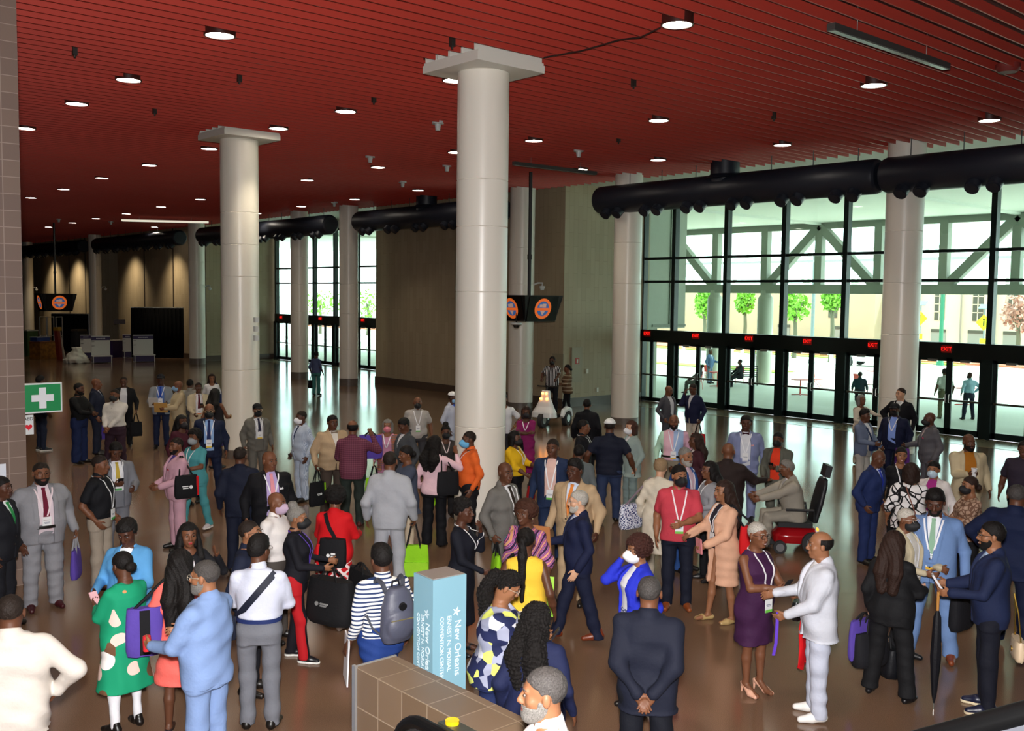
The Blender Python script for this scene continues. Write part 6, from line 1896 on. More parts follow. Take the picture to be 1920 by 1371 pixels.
# slings worn across the back or chest
def sling(pid, pts, wid, bagbox, col, label, name='sling_bag', extra=None):
    X = PEOPLE[pid]['X']
    t = thing(name, label, 'bag', PEOPLE[pid]['S']['loc'], PEOPLE[pid]['S']['rotz'])
    front = pts[0][2] > 0
    P_ = []
    last = None
    for x, z, fr in pts:
        ys = [q for q in (f.surf_y(x, z + X['zo'], fr > 0) for f in X['fields']) if q is not None]
        y = (max(ys) if fr > 0 else min(ys)) if ys else (last if last is not None else -.1)
        last = y
        P_.append((x, y + (.010 if fr > 0 else -.010), z + X['zo']))
    d = unit(np.array(P_[-1]) - np.array(P_[0])); wd = unit(np.cross(d, (0, 1, 0)))
    m = MB().strip(P_, [wd] * len(P_), [(0, 1, 0)] * len(P_), wid, .006)
    w0 = PEOPLE[pid]['warp']
    m.v = [tuple(q) for q in w0(m.v)]
    m.build('strap', cloth(col, .6), t, True)
    if bagbox:
        (cx_, cz_, w_, h_, d_, fr) = bagbox
        ys = [q for q in (f.surf_y(cx_, cz_ + X['zo'], fr > 0) for f in X['fields']) if q is not None]
        y = (max(ys) + d_ / 2 if fr > 0 else min(ys) - d_ / 2) if ys else fr * .25
        b = soft_bag(w_, h_, d_, .8)
        b.v = [tuple(q) for q in w0([(cx_ + a, y + b_, cz_ - h_ / 2 + c + X['zo']) for a, b_, c in b.v])]
        b.build('bag_body', cloth(col, .6), t, True)
        if extra:
            e = MB().box((cx_ - w_ * .5 - .02, y - d_ * .3, cz_ - h_ * .45 + X['zo']), (cx_ - w_ * .40, y + d_ * .4, cz_ + h_ * .3 + X['zo']))
            e.v = [tuple(q) for q in w0(e.v)]
            e.build('red_panel', cloth('C4141C', .6), t)
            e = MB().cyl((cx_ - .03, y - d_ * .5 - .004, cz_ - .02 + X['zo']), (cx_ - .03, y - d_ * .5 - .016, cz_ - .02 + X['zo']), .022, 12).box((cx_ + .005, y - d_ * .5 - .016, cz_ - .01 + X['zo']), (cx_ + .06, y - d_ * .5 - .004, cz_ + .012 + X['zo'])).box((cx_ + .005, y - d_ * .5 - .016, cz_ - .045 + X['zo']), (cx_ + .05, y - d_ * .5 - .004, cz_ - .022 + X['zo']))
            e.v = [tuple(q) for q in w0(e.v)]
            e.build('logo', mat('logo_E4E4E4', 'E4E4E4', rough=.5), t)
    return t
sling('slingwhite', [(.16 - .34 * k, 1.44 - .40 * k, -1) for k in np.linspace(0, 1, 10)][::-1], .06, (-.20, 1.0, .12, .20, .08, -1), '1A1E2E', 'dark sling strap across the white-shirted young man')
sling('redjacket', [(-.10 + .22 * k, 1.44 - .40 * k, -1) for k in np.linspace(0, 1, 10)], .05, (.06, 1.00, .34, .34, .12, -1), '121216', 'black and red sling bag on the back of the red jacket', extra=True)
sling('bluegrey', [(.12 - .24 * k, 1.40 - .36 * k, 1) for k in np.linspace(0, 1, 10)], .04, (-.08, 1.02, .26, .20, .10, 1), '18244A', 'navy sling bag on the young man in blue-grey')
sling('floralback', [(-.05 + .17 * k, 1.42 - .46 * k, -1) for k in np.linspace(0, 1, 10)], .016, None, '7A4A3A', 'thin brown bag strap across the floral top', name='bag_strap')

# backpack
X = PEOPLE['backpacker']['X']; W0 = PEOPLE['backpacker']['warp']
t = thing('backpack', 'grey backpack worn over the striped jersey', 'backpack', PEOPLE['backpacker']['S']['loc'], PEOPLE['backpacker']['S']['rotz'])
yb = min(q for q in (f.surf_y(0.0, 1.2, False) for f in X['fields']) if q is not None) - .10
M_bp = mat('backpack_fabric', '4A4C5C', rough=.5, bump=.3, bscale=30)
q_ = Field((-.18, -.13, 0), (.18, .13, .5), .012)
q_.loft([(.0, .13, .075, 0), (.06, .155, .095, 0), (.30, .150, .09, 0), (.42, .115, .07, 0), (.47, .07, .045, 0)], k=0)
q_.ell((0, -.075, .15), (.13, .05, .12), None, .02)
q_.wrinkle(.004, 5)
Pm, Fm = q_.mesh(); Pm = smooth_mesh(Pm, Fm, 1)
off = np.array((.02, yb, .96))
quad_object('bag_body', W0(Pm + off), Fm, M_bp, t)
def bpart(nm, m_, mb):
    mb.v = [tuple(q) for q in W0(np.array(mb.v) + off)]
    mb.build(nm, m_, t, True)
bpart('zipper', mat('zip_gold', 'A89A6A', rough=.3, metal=.6), MB().tube([(-.12, -.122, .22), (0, -.135, .225), (.12, -.122, .22)], .005, 6))
bpart('round_patch', mat('patch_black', '0C0C10', rough=.5), MB().cyl((0, -.09, .33), (0, -.112, .325), .035, 18))
bpart('top_loop', cloth('1A1A20'), MB().tube([(-.04, .03, .46), (-.03, .03, .52), (.03, .03, .52), (.04, .03, .46)], .010, 6))
for sx_ in (-1, 1):
    bpart('strap', mat('backpack_strap', '3A3C46', rough=.6), MB().tube([(sx_ * .08, .05, .42), (sx_ * .10, .085, .50), (sx_ * .115, .14, .52), (sx_ * .125, .22, .46)], [.022, .024, .022, .02], 6))
    bpart('strap', mat('backpack_strap', '3A3C46', rough=.6), MB().tube([(sx_ * .12, .04, .05), (sx_ * .19, .09, .12), (sx_ * .215, .15, .22)], .010, 6))

# small things in hands
def in_hand(pid, side, w_, h_, d_, col, name, label, cat, tilt=.6, along=.10, rough=.4, rz=0):
    p = H(pid, side, along)
    t = tag(MB().box((-w_ / 2, -d_ / 2, -h_ * .35), (w_ / 2, d_ / 2, h_ * .65)).build(name, mat('item_' + col, col, rough=rough)), label, cat)
    t.location = tuple(p); t.rotation_euler = (-tilt, 0, rot_of(pid, rz))
    return t
in_hand('capgrey', 'R', .22, .30, .01, 'D8D6D0', 'papers', 'white papers held by the man in the dark cap', 'papers')
in_hand('creammask', 'L', .32, .24, .015, 'B98E4E', 'envelope', 'tan envelope held by the man in cream with a blue mask', 'envelope', tilt=.2, rz=60)
in_hand('creamtie', 'L', .07, .14, .01, '101014', 'phone', 'phone held by the man in the cream suit', 'phone')
in_hand('greytie', 'R', .075, .15, .01, '16161C', 'phone', 'phone held by the man in grey with a yellow tie', 'phone')
in_hand('orangeshirt', 'L', .075, .15, .01, '0E0E12', 'phone', 'phone held over the orange-red shirt', 'phone')
in_hand('phonegrey', 'R', .075, .15, .01, '101016', 'phone', 'phone held by the woman in the grey top', 'phone')
in_hand('purpledress', 'R', .075, .15, .01, '12121A', 'phone', 'phone held by the woman in the plum dress', 'phone')
in_hand('blueblazer', 'R', .07, .14, .012, '17171C', 'phone', 'phone at the ear of the woman in royal blue', 'phone', tilt=0)
in_hand('floral', 'L', .075, .15, .012, 'D8A8B0', 'phone', 'pink phone held by the woman in the floral tunic', 'phone')
in_hand('geometric', 'R', .09, .17, .012, '121218', 'phone', 'phone in a dark case before the geometric blouse', 'phone')
in_hand('snake', 'L', .075, .15, .01, '201A1A', 'phone', 'phone held by the woman in snake print', 'phone')
in_hand('umbrellaman', 'R', .10, .17, .02, 'D0CCD0', 'notepad', 'pale notepad held by the smiling man in navy', 'notepad')
in_hand('peach', 'L', .12, .18, .02, 'D8868C', 'wallet', 'pink wallet held by the woman in the peach coat', 'wallet', tilt=.1)
in_hand('whitehair', 'R', .26, .34, .015, 'B9794A', 'folder', 'tan folder carried by the white-haired man', 'folder', tilt=.2, rz=60)
in_hand('rainbow', 'L', .26, .42, .02, '9AD42A', 'folder', 'lime folder held below the rainbow tunic', 'folder', tilt=3.0, rz=30)
in_hand('backpacker', 'L', .30, .40, .012, 'E6E6EC', 'papers', 'white paper held low by the person with the backpack', 'papers', tilt=3.1, rz=70)
in_hand('seersucker', 'R', .05, .12, .01, '14141A', 'phone', 'phone held by the man in seersucker', 'phone')
p = H('mustard', 'R')
t = thing('paper_cup', 'white paper cup held by the man in the mustard top', 'cup', (p[0], p[1], p[2] - .05))
MB().lathe((0, 0, 0), [(.032, 0), (.042, .13), (.044, .135), (.040, .135), (.03, .004)], 18, False).build('cup_wall', mat('cup_white', 'E8E8EA', rough=.4), t, True)
MB().lathe((0, 0, 0), [(.045, .133), (.045, .145), (0, .15)], 18).build('cup_lid', mat('cup_lid', 'E2E2E4', rough=.4), t, True)
p = H('bluesuitback', 'L')
tag(MB().lathe((0, 0, 0), [(.03, -.06), (.033, .02), (.03, .06), (0, .062)], 16).build('drink_can', mat('can_red', 'C42A34', rough=.3), None, True, tuple(p)), 'small red and white can held by the man in sky blue with a grey beard', 'can')
# plum dress: black clutch, red cloth; white suit: purple strap
p = H('purpledress', 'L')
t = thing('clutch_purse', 'black leather clutch held by the woman in the plum dress', 'purse', (p[0], p[1], p[2] - .03), rot_of('purpledress', 20))
b_ = soft_bag(.30, .18, .10, .8); b_.v = [(a, c, d - .09) for a, c, d in b_.v]
b_.build('bag_body', mat('leather_black', '0E0E10', rough=.3), t, True)
MB().box((-.05, -.06, .06), (.05, .06, .085)).build('clasp', mat('clasp', 'A08A5A', rough=.3, metal=.8), t)
vs_ = []; fs_ = []
for i in range(15):
    z = -.03 - .48 * i / 14
    for j in range(13):
        x = -.10 + .2 * j / 12
        vs_.append((x * (1 + .25 * i / 14) + .02 * math.sin(i * .5), .028 * math.sin(j * 1.9 + i * .15) * (.4 + i / 20) + .02, z * (1 + .08 * math.sin(j * .8))))
for i in range(14):
    for j in range(12):
        fs_.append((i * 13 + j, i * 13 + j + 1, i * 13 + 14 + j, i * 13 + 13 + j))
o = MB().add(vs_, fs_).build('red_scarf', cloth('C8141C', .7), None, 'all', tuple(p + np.array((.02, -.03, -.05))))
o.rotation_euler = (0, 0, rot_of('purpledress', 20))
sm = o.modifiers.new('thick', 'SOLIDIFY'); sm.thickness = .006
tag(o, 'red cloth hanging from the clutch between the plum dress and the white suit', 'cloth')
p = H('whitesuit', 'L')
tag(MB().strip([(0, 0, .05), (0.005, .01, -.1), (.01, .02, -.24), (.03, .02, -.36)], [(1, 0, 0)] * 4, [(0, 1, 0)] * 4, .028, .004).build('lanyard_strap', cloth('5A34B4', .6), None, False, tuple(p)), 'purple strap dangling from the hand of the man in white', 'strap').rotation_euler = (0, 0, rot_of('whitesuit', 90))
# folded umbrella
p = H('umbrellaman', 'L')
t = thing('umbrella', 'long black folded umbrella standing beside the smiling man in navy', 'umbrella', (p[0] - .02, p[1] + .02, .0), 0)
hz = p[2] - .02
MB().tube([(0, 0, .06), (0, 0, .14), (0, 0, hz * .45), (0, 0, hz * .80), (0, 0, hz * .86)], [.006, .022, .050, .035, .012], 10).build('canopy', cloth('0F0F15', .6), t, True)
MB().tube([(0, 0, .0), (0, 0, .08)], [.004, .006], 8).build('ferrule', M_steel, t, True)
MB().tube([(0, 0, hz * .84), (0, 0, hz * .92), (0, 0, hz + .02)], .014, 8).build('handle', mat('wood_handle', 'B07A3A', rough=.4), t, True)
# cream chain bag at the frame edge, black bag on the floor
p = at_d(1908, 1215, 9.4)
t = thing('chain_bag', 'cream quilted chain bag at the edge beside the smiling man in navy', 'bag', tuple(p - np.array((0, 0, .10))), .6)
soft_bag(.30, .19, .09, .9).build('bag_body', mat('leather_cream', 'D8BFA0', rough=.4), t, True)
MB().cyl((0, -.05, .09), (0, -.062, .09), .025, 14).cyl((0, .05, .09), (0, .062, .09), .025, 14).build('clasp', mat('clasp_gold', 'C9A24A', rough=.25, metal=.9), t, True)
MB().tube([(-.12, 0, .17), (-.06, .02, .45), (0, .05, .62), (.06, .02, .45), (.12, 0, .17)], .007, 6).build('chain', mat('clasp_gold', 'C9A24A', rough=.25, metal=.9), t, True)
p = at_z(1660, 1262, 0)
t = thing('black_bag', 'black bag standing on the floor behind the black trouser suit', 'bag', (p[0], p[1], .004), .9)
soft_bag(.42, .30, .2, .6).build('bag_body', cloth('101116', .5), t, True)
MB().tube([(-.12, 0, .27), (-.08, 0, .40), (.08, 0, .40), (.12, 0, .27)], .011, 6).build('handle', cloth('0E0E11', .6), t, True)

# ---------------------------------------------------------------- power wheelchair
S_ = PEOPLE['wheelchair']['S']
t = thing('power_wheelchair', 'red power wheelchair with a black high-backed seat', 'wheelchair', S_['loc'], S_['rotz'])
M_cr = mat('chair_red', 'A01018', rough=.25, coat=.5); M_st = mat('seat_black', '17181C', rough=.5)
MB().box((-.26, -.22, .40), (.26, .30, .47)).build('seat', M_st, t)
q_ = Field((-.28, -.12, 0), (.28, .12, .72), .014).loft([(.0, .22, .05, 0), (.3, .25, .06, 0), (.6, .23, .055, 0), (.70, .18, .04, 0)], k=0, p=3)
Pm, Fm = q_.mesh()
a = .22
Pm = np.stack([Pm[:, 0], Pm[:, 1] - Pm[:, 2] * math.sin(a) - .27, Pm[:, 2] * math.cos(a) + .46], 1)
quad_object('backrest', Pm, Fm, M_st, t)
MB().obox((0, -.46, 1.26), (.14, 0, 0), (0, .045, .01), (0, -.02, .09)).build('headrest', M_st, t)
MB().cyl((0, -.40, 1.05), (0, -.46, 1.25), .025, 8).build('headrest_post', M_steel, t, True)
q_ = Field((-.3, -.4, .12), (.3, .4, .42), .014).loft([(.14, .24, .34, 0), (.26, .26, .36, 0), (.36, .2, .28, -.03), (.40, .1, .15, -.05)], k=0, p=3)
Pm, Fm = q_.mesh()
quad_object('base_shroud', Pm, Fm, M_cr, t)
MB().box((-.2, .40, .07), (.2, .66, .10)).build('footplate', M_black, t)
for sx_ in (-1, 1):
    MB().tube([(sx_ * .27, -.24, .50), (sx_ * .29, -.22, .68), (sx_ * .29, .2, .68)], .022, 8).build('armrest', M_st, t, True)
    for yy, r_ in ((-.22, .17), (.28, .10)):
        wmb = MB().tube([(sx_ * .27, yy, r_), (sx_ * .34, yy, r_)], r_, 24)
        wh = wmb.build('wheel', mat('tyre', '2A2A2C', rough=0.8), t, True)
        MB().tube([(sx_ * .33, yy, r_), (sx_ * .348, yy, r_)], r_ * .62, 18).build('hub', mat('hub_silver', '9A9CA0', rough=.3, metal=.7), wh, True)
    MB().box((sx_ * .18 - .04, -.405, .26), (sx_ * .18 + .04, -.385, .30)).build('tail_light', mat('tail_light', 'FF6A20', emit='FF7A20', estr=2.0), t)
MB().cyl((.29, .2, .69), (.29, .22, .78), .014, 8).build('joystick', M_black, t, True)

# ---------------------------------------------------------------- patrol scooter
p = PEOPLE['rider']['S']['loc']
t = thing('patrol_scooter', 'white three-wheeled patrol scooter by the stone corner', 'scooter', (p[0], p[1], 0), PEOPLE['rider']['S']['rotz'] - .25)
M_sc = mat('scooter_white', 'DDE0E2', rough=.3)
MB().box((-.26, -.35, .26), (.26, .30, .335)).build('deck', M_black, t)
q_ = Field((-.42, .2, .2), (.42, .75, 1.2), .016)
q_.X = q_.X; q_.loft([(.30, .40, .22, .50), (.45, .38, .21, .50), (.62, .28, .15, .46), (.86, .17, .10, .43), (1.10, .13, .08, .41)], k=0, p=2.6)
Pm, Fm = q_.mesh()
quad_object('front_fairing', Pm, Fm, M_sc, t)
for (x, z) in ((-.06, 1.02), (.06, 1.02), (-.10, .86), (.10, .86)):
    MB().tube([(x, .48 if z > .9 else .52, z), (x, .53 if z > .9 else .57, z)], .032, 12).build('front_light', mat('amber_light', 'FFB060', emit='FF9A40', estr=5.0), t, True)
MB().tube([(0, .40, 1.05), (0, .34, 1.22)], .03, 10).tube([(-.34, .30, 1.22), (-.2, .36, 1.22), (.2, .36, 1.22), (.34, .30, 1.22)], .018, 8).build('handlebar', M_black, t, True)
for x, y in ((0, .62), (-.36, -.30), (.36, -.30)):
    wh = MB().tube([(x - .07, y, .22), (x + .07, y, .22)], .22, 26).build('wheel', mat('tyre', '2A2A2C', rough=0.8), t, True)
    MB().tube([(x - .075, y, .22), (x + .075, y, .22)], .11, 16).build('hub', M_steel, wh, True)
for sx_ in (-1, 1):
    MB().tube([(sx_ * .36, -.62, .26), (sx_ * .36, -.5, .45), (sx_ * .36, -.3, .50), (sx_ * .36, -.1, .45), (sx_ * .36, .02, .28)], [.06, .085, .09, .085, .06], 10).build('fender', M_sc, t, True)
# ---------------------------------------------------------------- fittings of the hall
M_silver = mat('trim_silver', 'B4B6B8', rough=.35, metal=.7)
# first-aid flag sign, AED sign and a small notice on the brown pier
t = thing('first_aid_sign', 'green sign with a white cross fixed to the brown pier', 'sign', (3.83, 14.03, 2.485))
MB().box((0, -.02, -.20), (.48, .02, .20)).build('sign_border', mat('sign_white', 'D8DCDC', rough=.4), t)
MB().box((.0, -.026, -.18), (.46, -.02, .18)).build('sign_panel', mat('sign_green', '1C8A4E', rough=.4), t)
MB().box((.09, -.031, -.045), (.37, -.026, .045)).box((.185, -.0312, -.14), (.275, -.0262, .14)).build('white_cross', mat('cross_white', 'E6E8EC', rough=.4), t)
t = thing('aed_sign', 'small white sign reading AED with a red heart under the green sign', 'sign', (3.83, 14.03, 2.135))
MB().box((0, -.01, -.13), (.115, .01, .13)).build('sign_panel', mat('sign_white', 'D8DCDC', rough=.4), t)
text('sign_letters', 'AED', .062, M_black, t).matrix_local = Matrix(((1, 0, 0, .052), (0, 0, -1, -.012), (0, 1, 0, .078), (0, 0, 0, 1)))
hp_ = [(.052 + .042 * .0625 * 16 * math.sin(a) ** 3 / 16 * 1.0, -.016, -.03 + .042 * (13 * math.cos(a) - 5 * math.cos(2 * a) - 2 * math.cos(3 * a) - math.cos(4 * a)) / 16) for a in np.linspace(0, 2 * PI, 33)[:-1]]
hp_ = [(.052 + .045 * math.sin(a) ** 3, -.016, -.03 + .045 * (13 * math.cos(a) - 5 * math.cos(2 * a) - 2 * math.cos(3 * a) - math.cos(4 * a)) / 16) for a in np.linspace(0, 2 * PI, 33)[:-1]]
MB().prism(hp_, (0, .005, 0)).build('red_heart', mat('heart_red', 'D8182C', rough=.4), t)
p = at_d(3, 900, 12.4)
t = thing('notice_panel', 'white notice panel on a thin post at the edge by the brown pier', 'sign', (p[0] - .02, p[1], 0))
MB().box((-.25, -.012, p[2] - .22), (.07, .012, p[2] + .20)).build('panel', mat('notice_white', 'DCE0EA', rough=.4), t)
MB().cyl((-.15, 0, 0), (-.15, 0, p[2] - .2), .015, 8).build('post', M_silver, t)

# tiled low wall with metal end trim
M_tile = mat('brown_tile', '7E6854', rough=.4)
nt, b, N, L = nodes_of(M_tile)
tc = N('ShaderNodeTexCoord')
br = N('ShaderNodeTexBrick'); br.offset = 0.0; br.inputs['Scale'].default_value = 1.0
br.inputs['Brick Width'].default_value = 0.30; br.inputs['Row Height'].default_value = 0.30; br.inputs['Mortar Size'].default_value = 0.005
br.inputs['Color1'].default_value = lin('78634F'); br.inputs['Color2'].default_value = lin('6C5845'); br.inputs['Mortar'].default_value = lin('9A8874')
sx = N('ShaderNodeSeparateXYZ'); cb = N('ShaderNodeCombineXYZ'); ad = N('ShaderNodeMath'); ad.operation = 'ADD'
L(tc.outputs['Object'], sx.inputs[0]); L(sx.outputs['Z'], ad.inputs[0]); L(sx.outputs['X'], ad.inputs[1])
L(sx.outputs['Y'], cb.inputs['X']); L(ad.outputs[0], cb.inputs['Y']); L(cb.outputs[0], br.inputs['Vector'])
L(br.outputs['Color'], b.inputs['Base Color'])
lw = struct(MB().box((0, -1.52, -1.1), (.37, 0, 0)).build('wall_low_tiled', M_tile, None, False, (3.995, 6.24, 1.1)))
struct(MB().box((3.975, 6.22, 0), (4.0, 6.262, 1.115)).box((3.985, 6.24, 0), (4.37, 6.262, 1.105)).build('trim_10', M_silver))
# escalator beside it
t = thing('escalator', 'escalator end with a black handrail beside the tiled low wall', 'escalator', (3.72, 4.6, 0))
zc = .86; r_ = .29
loop = [(0, .42 + r_ * math.sin(a), zc + r_ * math.cos(a)) for a in np.linspace(0, PI, 15)]
top_ = [(0, y, zc + r_) for y in np.linspace(-1.6, .36, 8)]
low_ = [(0, y, zc - r_) for y in np.linspace(.36, -1.6, 8)]
MB().tube(top_ + loop + low_, .042, 12).build('handrail', mat('rubber_black', '070708', rough=.55, spec=.25), t, True)
MB().prism([(-.012, y, z) for _, y, z in [(0, -1.6, zc + r_ - .04)] + [(0, .42 + (r_ - .04) * math.sin(a), zc + (r_ - .04) * math.cos(a)) for a in np.linspace(0, PI, 15)] + [(0, -1.6, zc - r_ + .04)]], (.024, 0, 0)).build('side_panel', mat('escalator_panel', '3A3C3E', rough=.25, metal=.5), t)
pb = at_x(848, 1353, 3.83) - np.array((3.72, 4.6, 0)); dz = pb[2] - .015
MB().box((pb[0] - .05, -1.6, 0), (pb[0] + .05, pb[1] + .07, dz - .02)).build('skirt', mat('escalator_steel', '6E6E68', rough=.35, metal=.7), t)
MB().box((pb[0] - .055, -1.6, dz - .02), (pb[0] + .055, pb[1] + .08, dz)).build('deck_cover', mat('escalator_deck', '55564C', rough=.4, metal=.6), t)
MB().cyl((pb[0], pb[1], dz), (pb[0], pb[1], dz + .025), .045, 18).build('yellow_button', mat('button_yellow', 'E8C010', rough=.4), t)
MB().box((-1.1, -1.7, 0), (-.05, -.2, .30)).build('step', mat('step_grey', '5A5C5E', rough=.5, metal=.5), t)
# handrail of the upper landing near the lens
a = at_d(1690, 1398, 4.7); c = at_d(1990, 1318, 4.2); o_ = np.array((a[0], a[1], 0))
t = thing('landing_handrail', 'black handrail on a brushed steel balustrade at the bottom corner', 'handrail', tuple(o_))
ac = unit(c - a); a0 = a - ac * .5 - o_; c0 = c + ac * .4 - o_
MB().tube([a0 + (0, 0, -.12), a0, c0, c0 + (0, 0, -.12)], .05, 14).build('rail', mat('rubber_black', '070708', rough=.55, spec=.25), t, True)
ah = ac * (1, 1, 0); nh = np.cross(unit(ah), (0, 0, 1)) * .03
MB().prism([a0 - nh - (0, 0, .05), c0 - nh - (0, 0, .05), c0 * (1, 1, 0) - nh, a0 * (1, 1, 0) - nh], nh * 2).build('steel_panel', mat('panel_brushed', '7C7E88', rough=.35, metal=.5), t)

# pale blue pillar kiosk with vertical white lettering
ex = unit(np.array((4.90, 6.06, 0)) - np.array((4.58, 6.06, 0))); cz = 1.72
A = at_z(776, 1074, cz); B_ = at_z(812, 1089, cz); C_ = at_z(871, 1075, cz)
d1 = unit((B_ - A) * (1, 1, 0)); d2 = np.array((-d1[1], d1[0], 0))
wd = np.linalg.norm((B_ - A)[:2]); w2 = abs((C_ - B_) @ d2)
if (C_ - B_) @ d2 < 0: d2 = -d2
t = thing('information_pillar', 'pale blue square pillar with white vertical lettering beside the tiled wall', 'pillar', (B_[0], B_[1], 0), 0)
def kp(a_, b_, z): return d1 * -a_ + d2 * b_ + np.array((0, 0, z))
MB().prism([kp(0, 0, 0), kp(wd, 0, 0), kp(wd, w2, 0), kp(0, w2, 0)], (0, 0, cz)).build('pillar_body', mat('pillar_blue', '7FA9BA', rough=.35), t)
MB().prism([kp(.012, .012, cz), kp(wd - .012, .012, cz), kp(wd - .012, w2 - .012, cz), kp(.012, w2 - .012, cz)], (0, 0, .006)).build('top_plate', mat('pillar_top', '8A7E78', rough=.4), t)
mw_ = mat('lettering_white', 'DCEBF2', rough=.4)
def vert_text(s_, size, a_face, off, z, face):
    """lettering running down a face, tops of the letters towards the far edge"""
    if face == 1:       # face spanned by d2, looking along +d1
        across = d2; nrm = d1; base = d2 * off
    else:               # face spanned by -d1, looking along -d2
        across = d1; nrm = -d2; base = d1 * -off
    xa = np.array((0, 0, -1.0)); ya = across
    za = np.cross(xa, ya)
    o = base + nrm * .003 + np.array((0, 0, z))
    m = Matrix(((xa[0], ya[0], za[0], o[0]), (xa[1], ya[1], za[1], o[1]), (xa[2], ya[2], za[2], o[2]), (0, 0, 0, 1)))
    text('lettering', s_, size, mw_, t, mw=m, depth=.0015, align='LEFT')
for face, wid in ((1, w2), (2, wd)):
    k_ = wid / w2
    def q_(f): return wid * f if face == 1 else wid * (1 - f)
    _dp = frame_of(B_)[2]; zt = at_d(830, 1163, _dp)[2]
    vert_text('CONVENTION CENTER', .046, 0, q_(.26), zt, face)
    vert_text('ERNEST N. MORIAL', .052, 0, q_(.48), zt, face)
    vert_text('New Orleans', .082, 0, q_(.74), zt - .05, face)
    across, nrm = (d2, d1) if face == 1 else (d1, -d2)
    base = (d2 * q_(.70) if face == 1 else -d1 * q_(.70)) + nrm * .003 + np.array((0, 0, zt + .02))
    mb = MB()
    for a_ in np.linspace(0, 2 * PI, 6)[:-1]:
        dr = across * math.cos(a_) + np.array((0, 0, 1)) * math.sin(a_); sd = across * -math.sin(a_) + np.array((0, 0, 1)) * math.cos(a_)
        mb.add([base, base + dr * .018 + sd * .008, base + dr * .042, base + dr * .018 - sd * .008], [(0, 1, 2, 3)])
    mb.build('star_mark', mw_, t)

# hanging display clusters
M_scr = mat('screen_black', '08080A', rough=.2)
def cluster(x, y, z, rz, sc, label, pole_top=8.0):
    t = thing('hanging_display', label, 'display', (x, y, z), rz)
    h_ = .46 * sc; wt, wb = .86 * sc, .66 * sc
    MB().add([(-wb, -wb, -h_), (wb, -wb, -h_), (wb, wb, -h_), (-wb, wb, -h_), (-wt, -wt, h_), (wt, -wt, h_), (wt, wt, h_), (-wt, wt, h_)], [(0, 3, 2, 1), (4, 5, 6, 7), (0, 1, 5, 4), (1, 2, 6, 5), (2, 3, 7, 6), (3, 0, 4, 7)]).build('housing', mat('housing_black', '101012', rough=.4), t)
    for k in range(4):
        a = k * PI / 2
        nx, ny = math.cos(a), math.sin(a); tx, ty = -ny, nx
        n_ = unit(np.array((nx, ny, -(wt - wb) / (2 * h_)))); tt = np.array((tx, ty, 0)); uu = np.cross(n_, tt)
        if uu[2] < 0: uu = -uu
        c_ = np.array((nx * (wt + wb) / 2, ny * (wt + wb) / 2, 0)) + n_ * .012
        s1 = MB().obox(c_, tt * (wb * .98), uu * h_ * .96, n_ * .012).build('screen', M_scr, t)
        def disc(r0, r1, m_, off):
            mb = MB(); vs_ = []; n2 = 32
            for j in range(n2):
                q = 2 * PI * j / n2; d_ = tt * math.cos(q) + uu * math.sin(q)
                vs_ += [c_ + n_ * (.012 + off) + d_ * r0, c_ + n_ * (.012 + off) + d_ * r1]
            mb.add(vs_, [(2 * j, 2 * j + 1, (2 * j + 3) % (2 * n2), (2 * j + 2) % (2 * n2)) for j in range(n2)])
            mb.build('round_emblem', m_, s1)
        R1 = h_ * .80
        disc(R1 * .72, R1, mat('emblem_orange', 'E0682A', emit='F07028', estr=.22), .003)
        disc(0, R1 * .72, mat('emblem_blue', '3A6AA8', emit='3A6AB0', estr=.15), .004)
        MB().obox(c_ + n_ * .018 - uu * R1 * .06, tt * R1 * .74, uu * R1 * .13, n_ * .002).build('emblem_band', mat('emblem_orange', 'E0682A', emit='F07028', estr=.22), s1)
        MB().prism([c_ + n_ * .018 - uu * R1 * .22 + tt * R1 * .3, c_ + n_ * .018 - uu * R1 * .22 - tt * R1 * .3, c_ + n_ * .018 - uu * R1 * .64], n_ * .002).build('emblem_shield', mat('emblem_pale', 'C8A8A0', emit='D0A898', estr=.15), s1)
        MB().obox(c_ + n_ * .018 + uu * R1 * .3 + tt * R1 * .12, tt * R1 * .22, uu * R1 * .18, n_ * .002).obox(c_ + n_ * .018 + uu * R1 * .28 - tt * R1 * .28, tt * R1 * .16, uu * R1 * .14, n_ * .002).build('emblem_figure', mat('emblem_pale', 'C8A8A0', emit='D0A898', estr=.15), s1)
    MB().cyl((0, 0, h_), (0, 0, pole_top - z), .055, 12).tube([(0, 0, h_ + 1.1), (0, 0, h_ + 1.25)], [.075, .075], 12).build('pole', M_black, t, True)
    return t
q = at_d(992, 578, 30.5)
cluster(q[0], q[1], q[2], math.atan2(-q[1], -q[0]) + math.radians(38), .86, 'black hanging display with a round orange emblem beside the thick column')
q = at_d(104, 567, 55)
cluster(q[0], q[1], q[2], math.atan2(-q[1], -q[0]) + math.radians(14), 1.05, 'distant black hanging display with a round orange emblem')
p = at_d(968, 611, 30)
t = thing('dome_camera', 'white dome camera hanging under the hanging display', 'camera', tuple(p))
MB().lathe((0, 0, 0), [(.0, .10), (.16, .10), (.17, .05), (.15, .03), (0, .03)], 20).build('housing', mat('plastic_white', 'C8CACA', rough=.4), t, True)
MB().lathe((0, 0, 0), [(0, -.07), (.06, -.06), (.10, .0), (.12, .035), (0, .035)], 20).build('dome', mat('dome_dark', '101214', rough=.15), t, True)
MB().cyl((0, 0, .1), (0, 0, .5), .02, 8).build('stem', M_black, t)

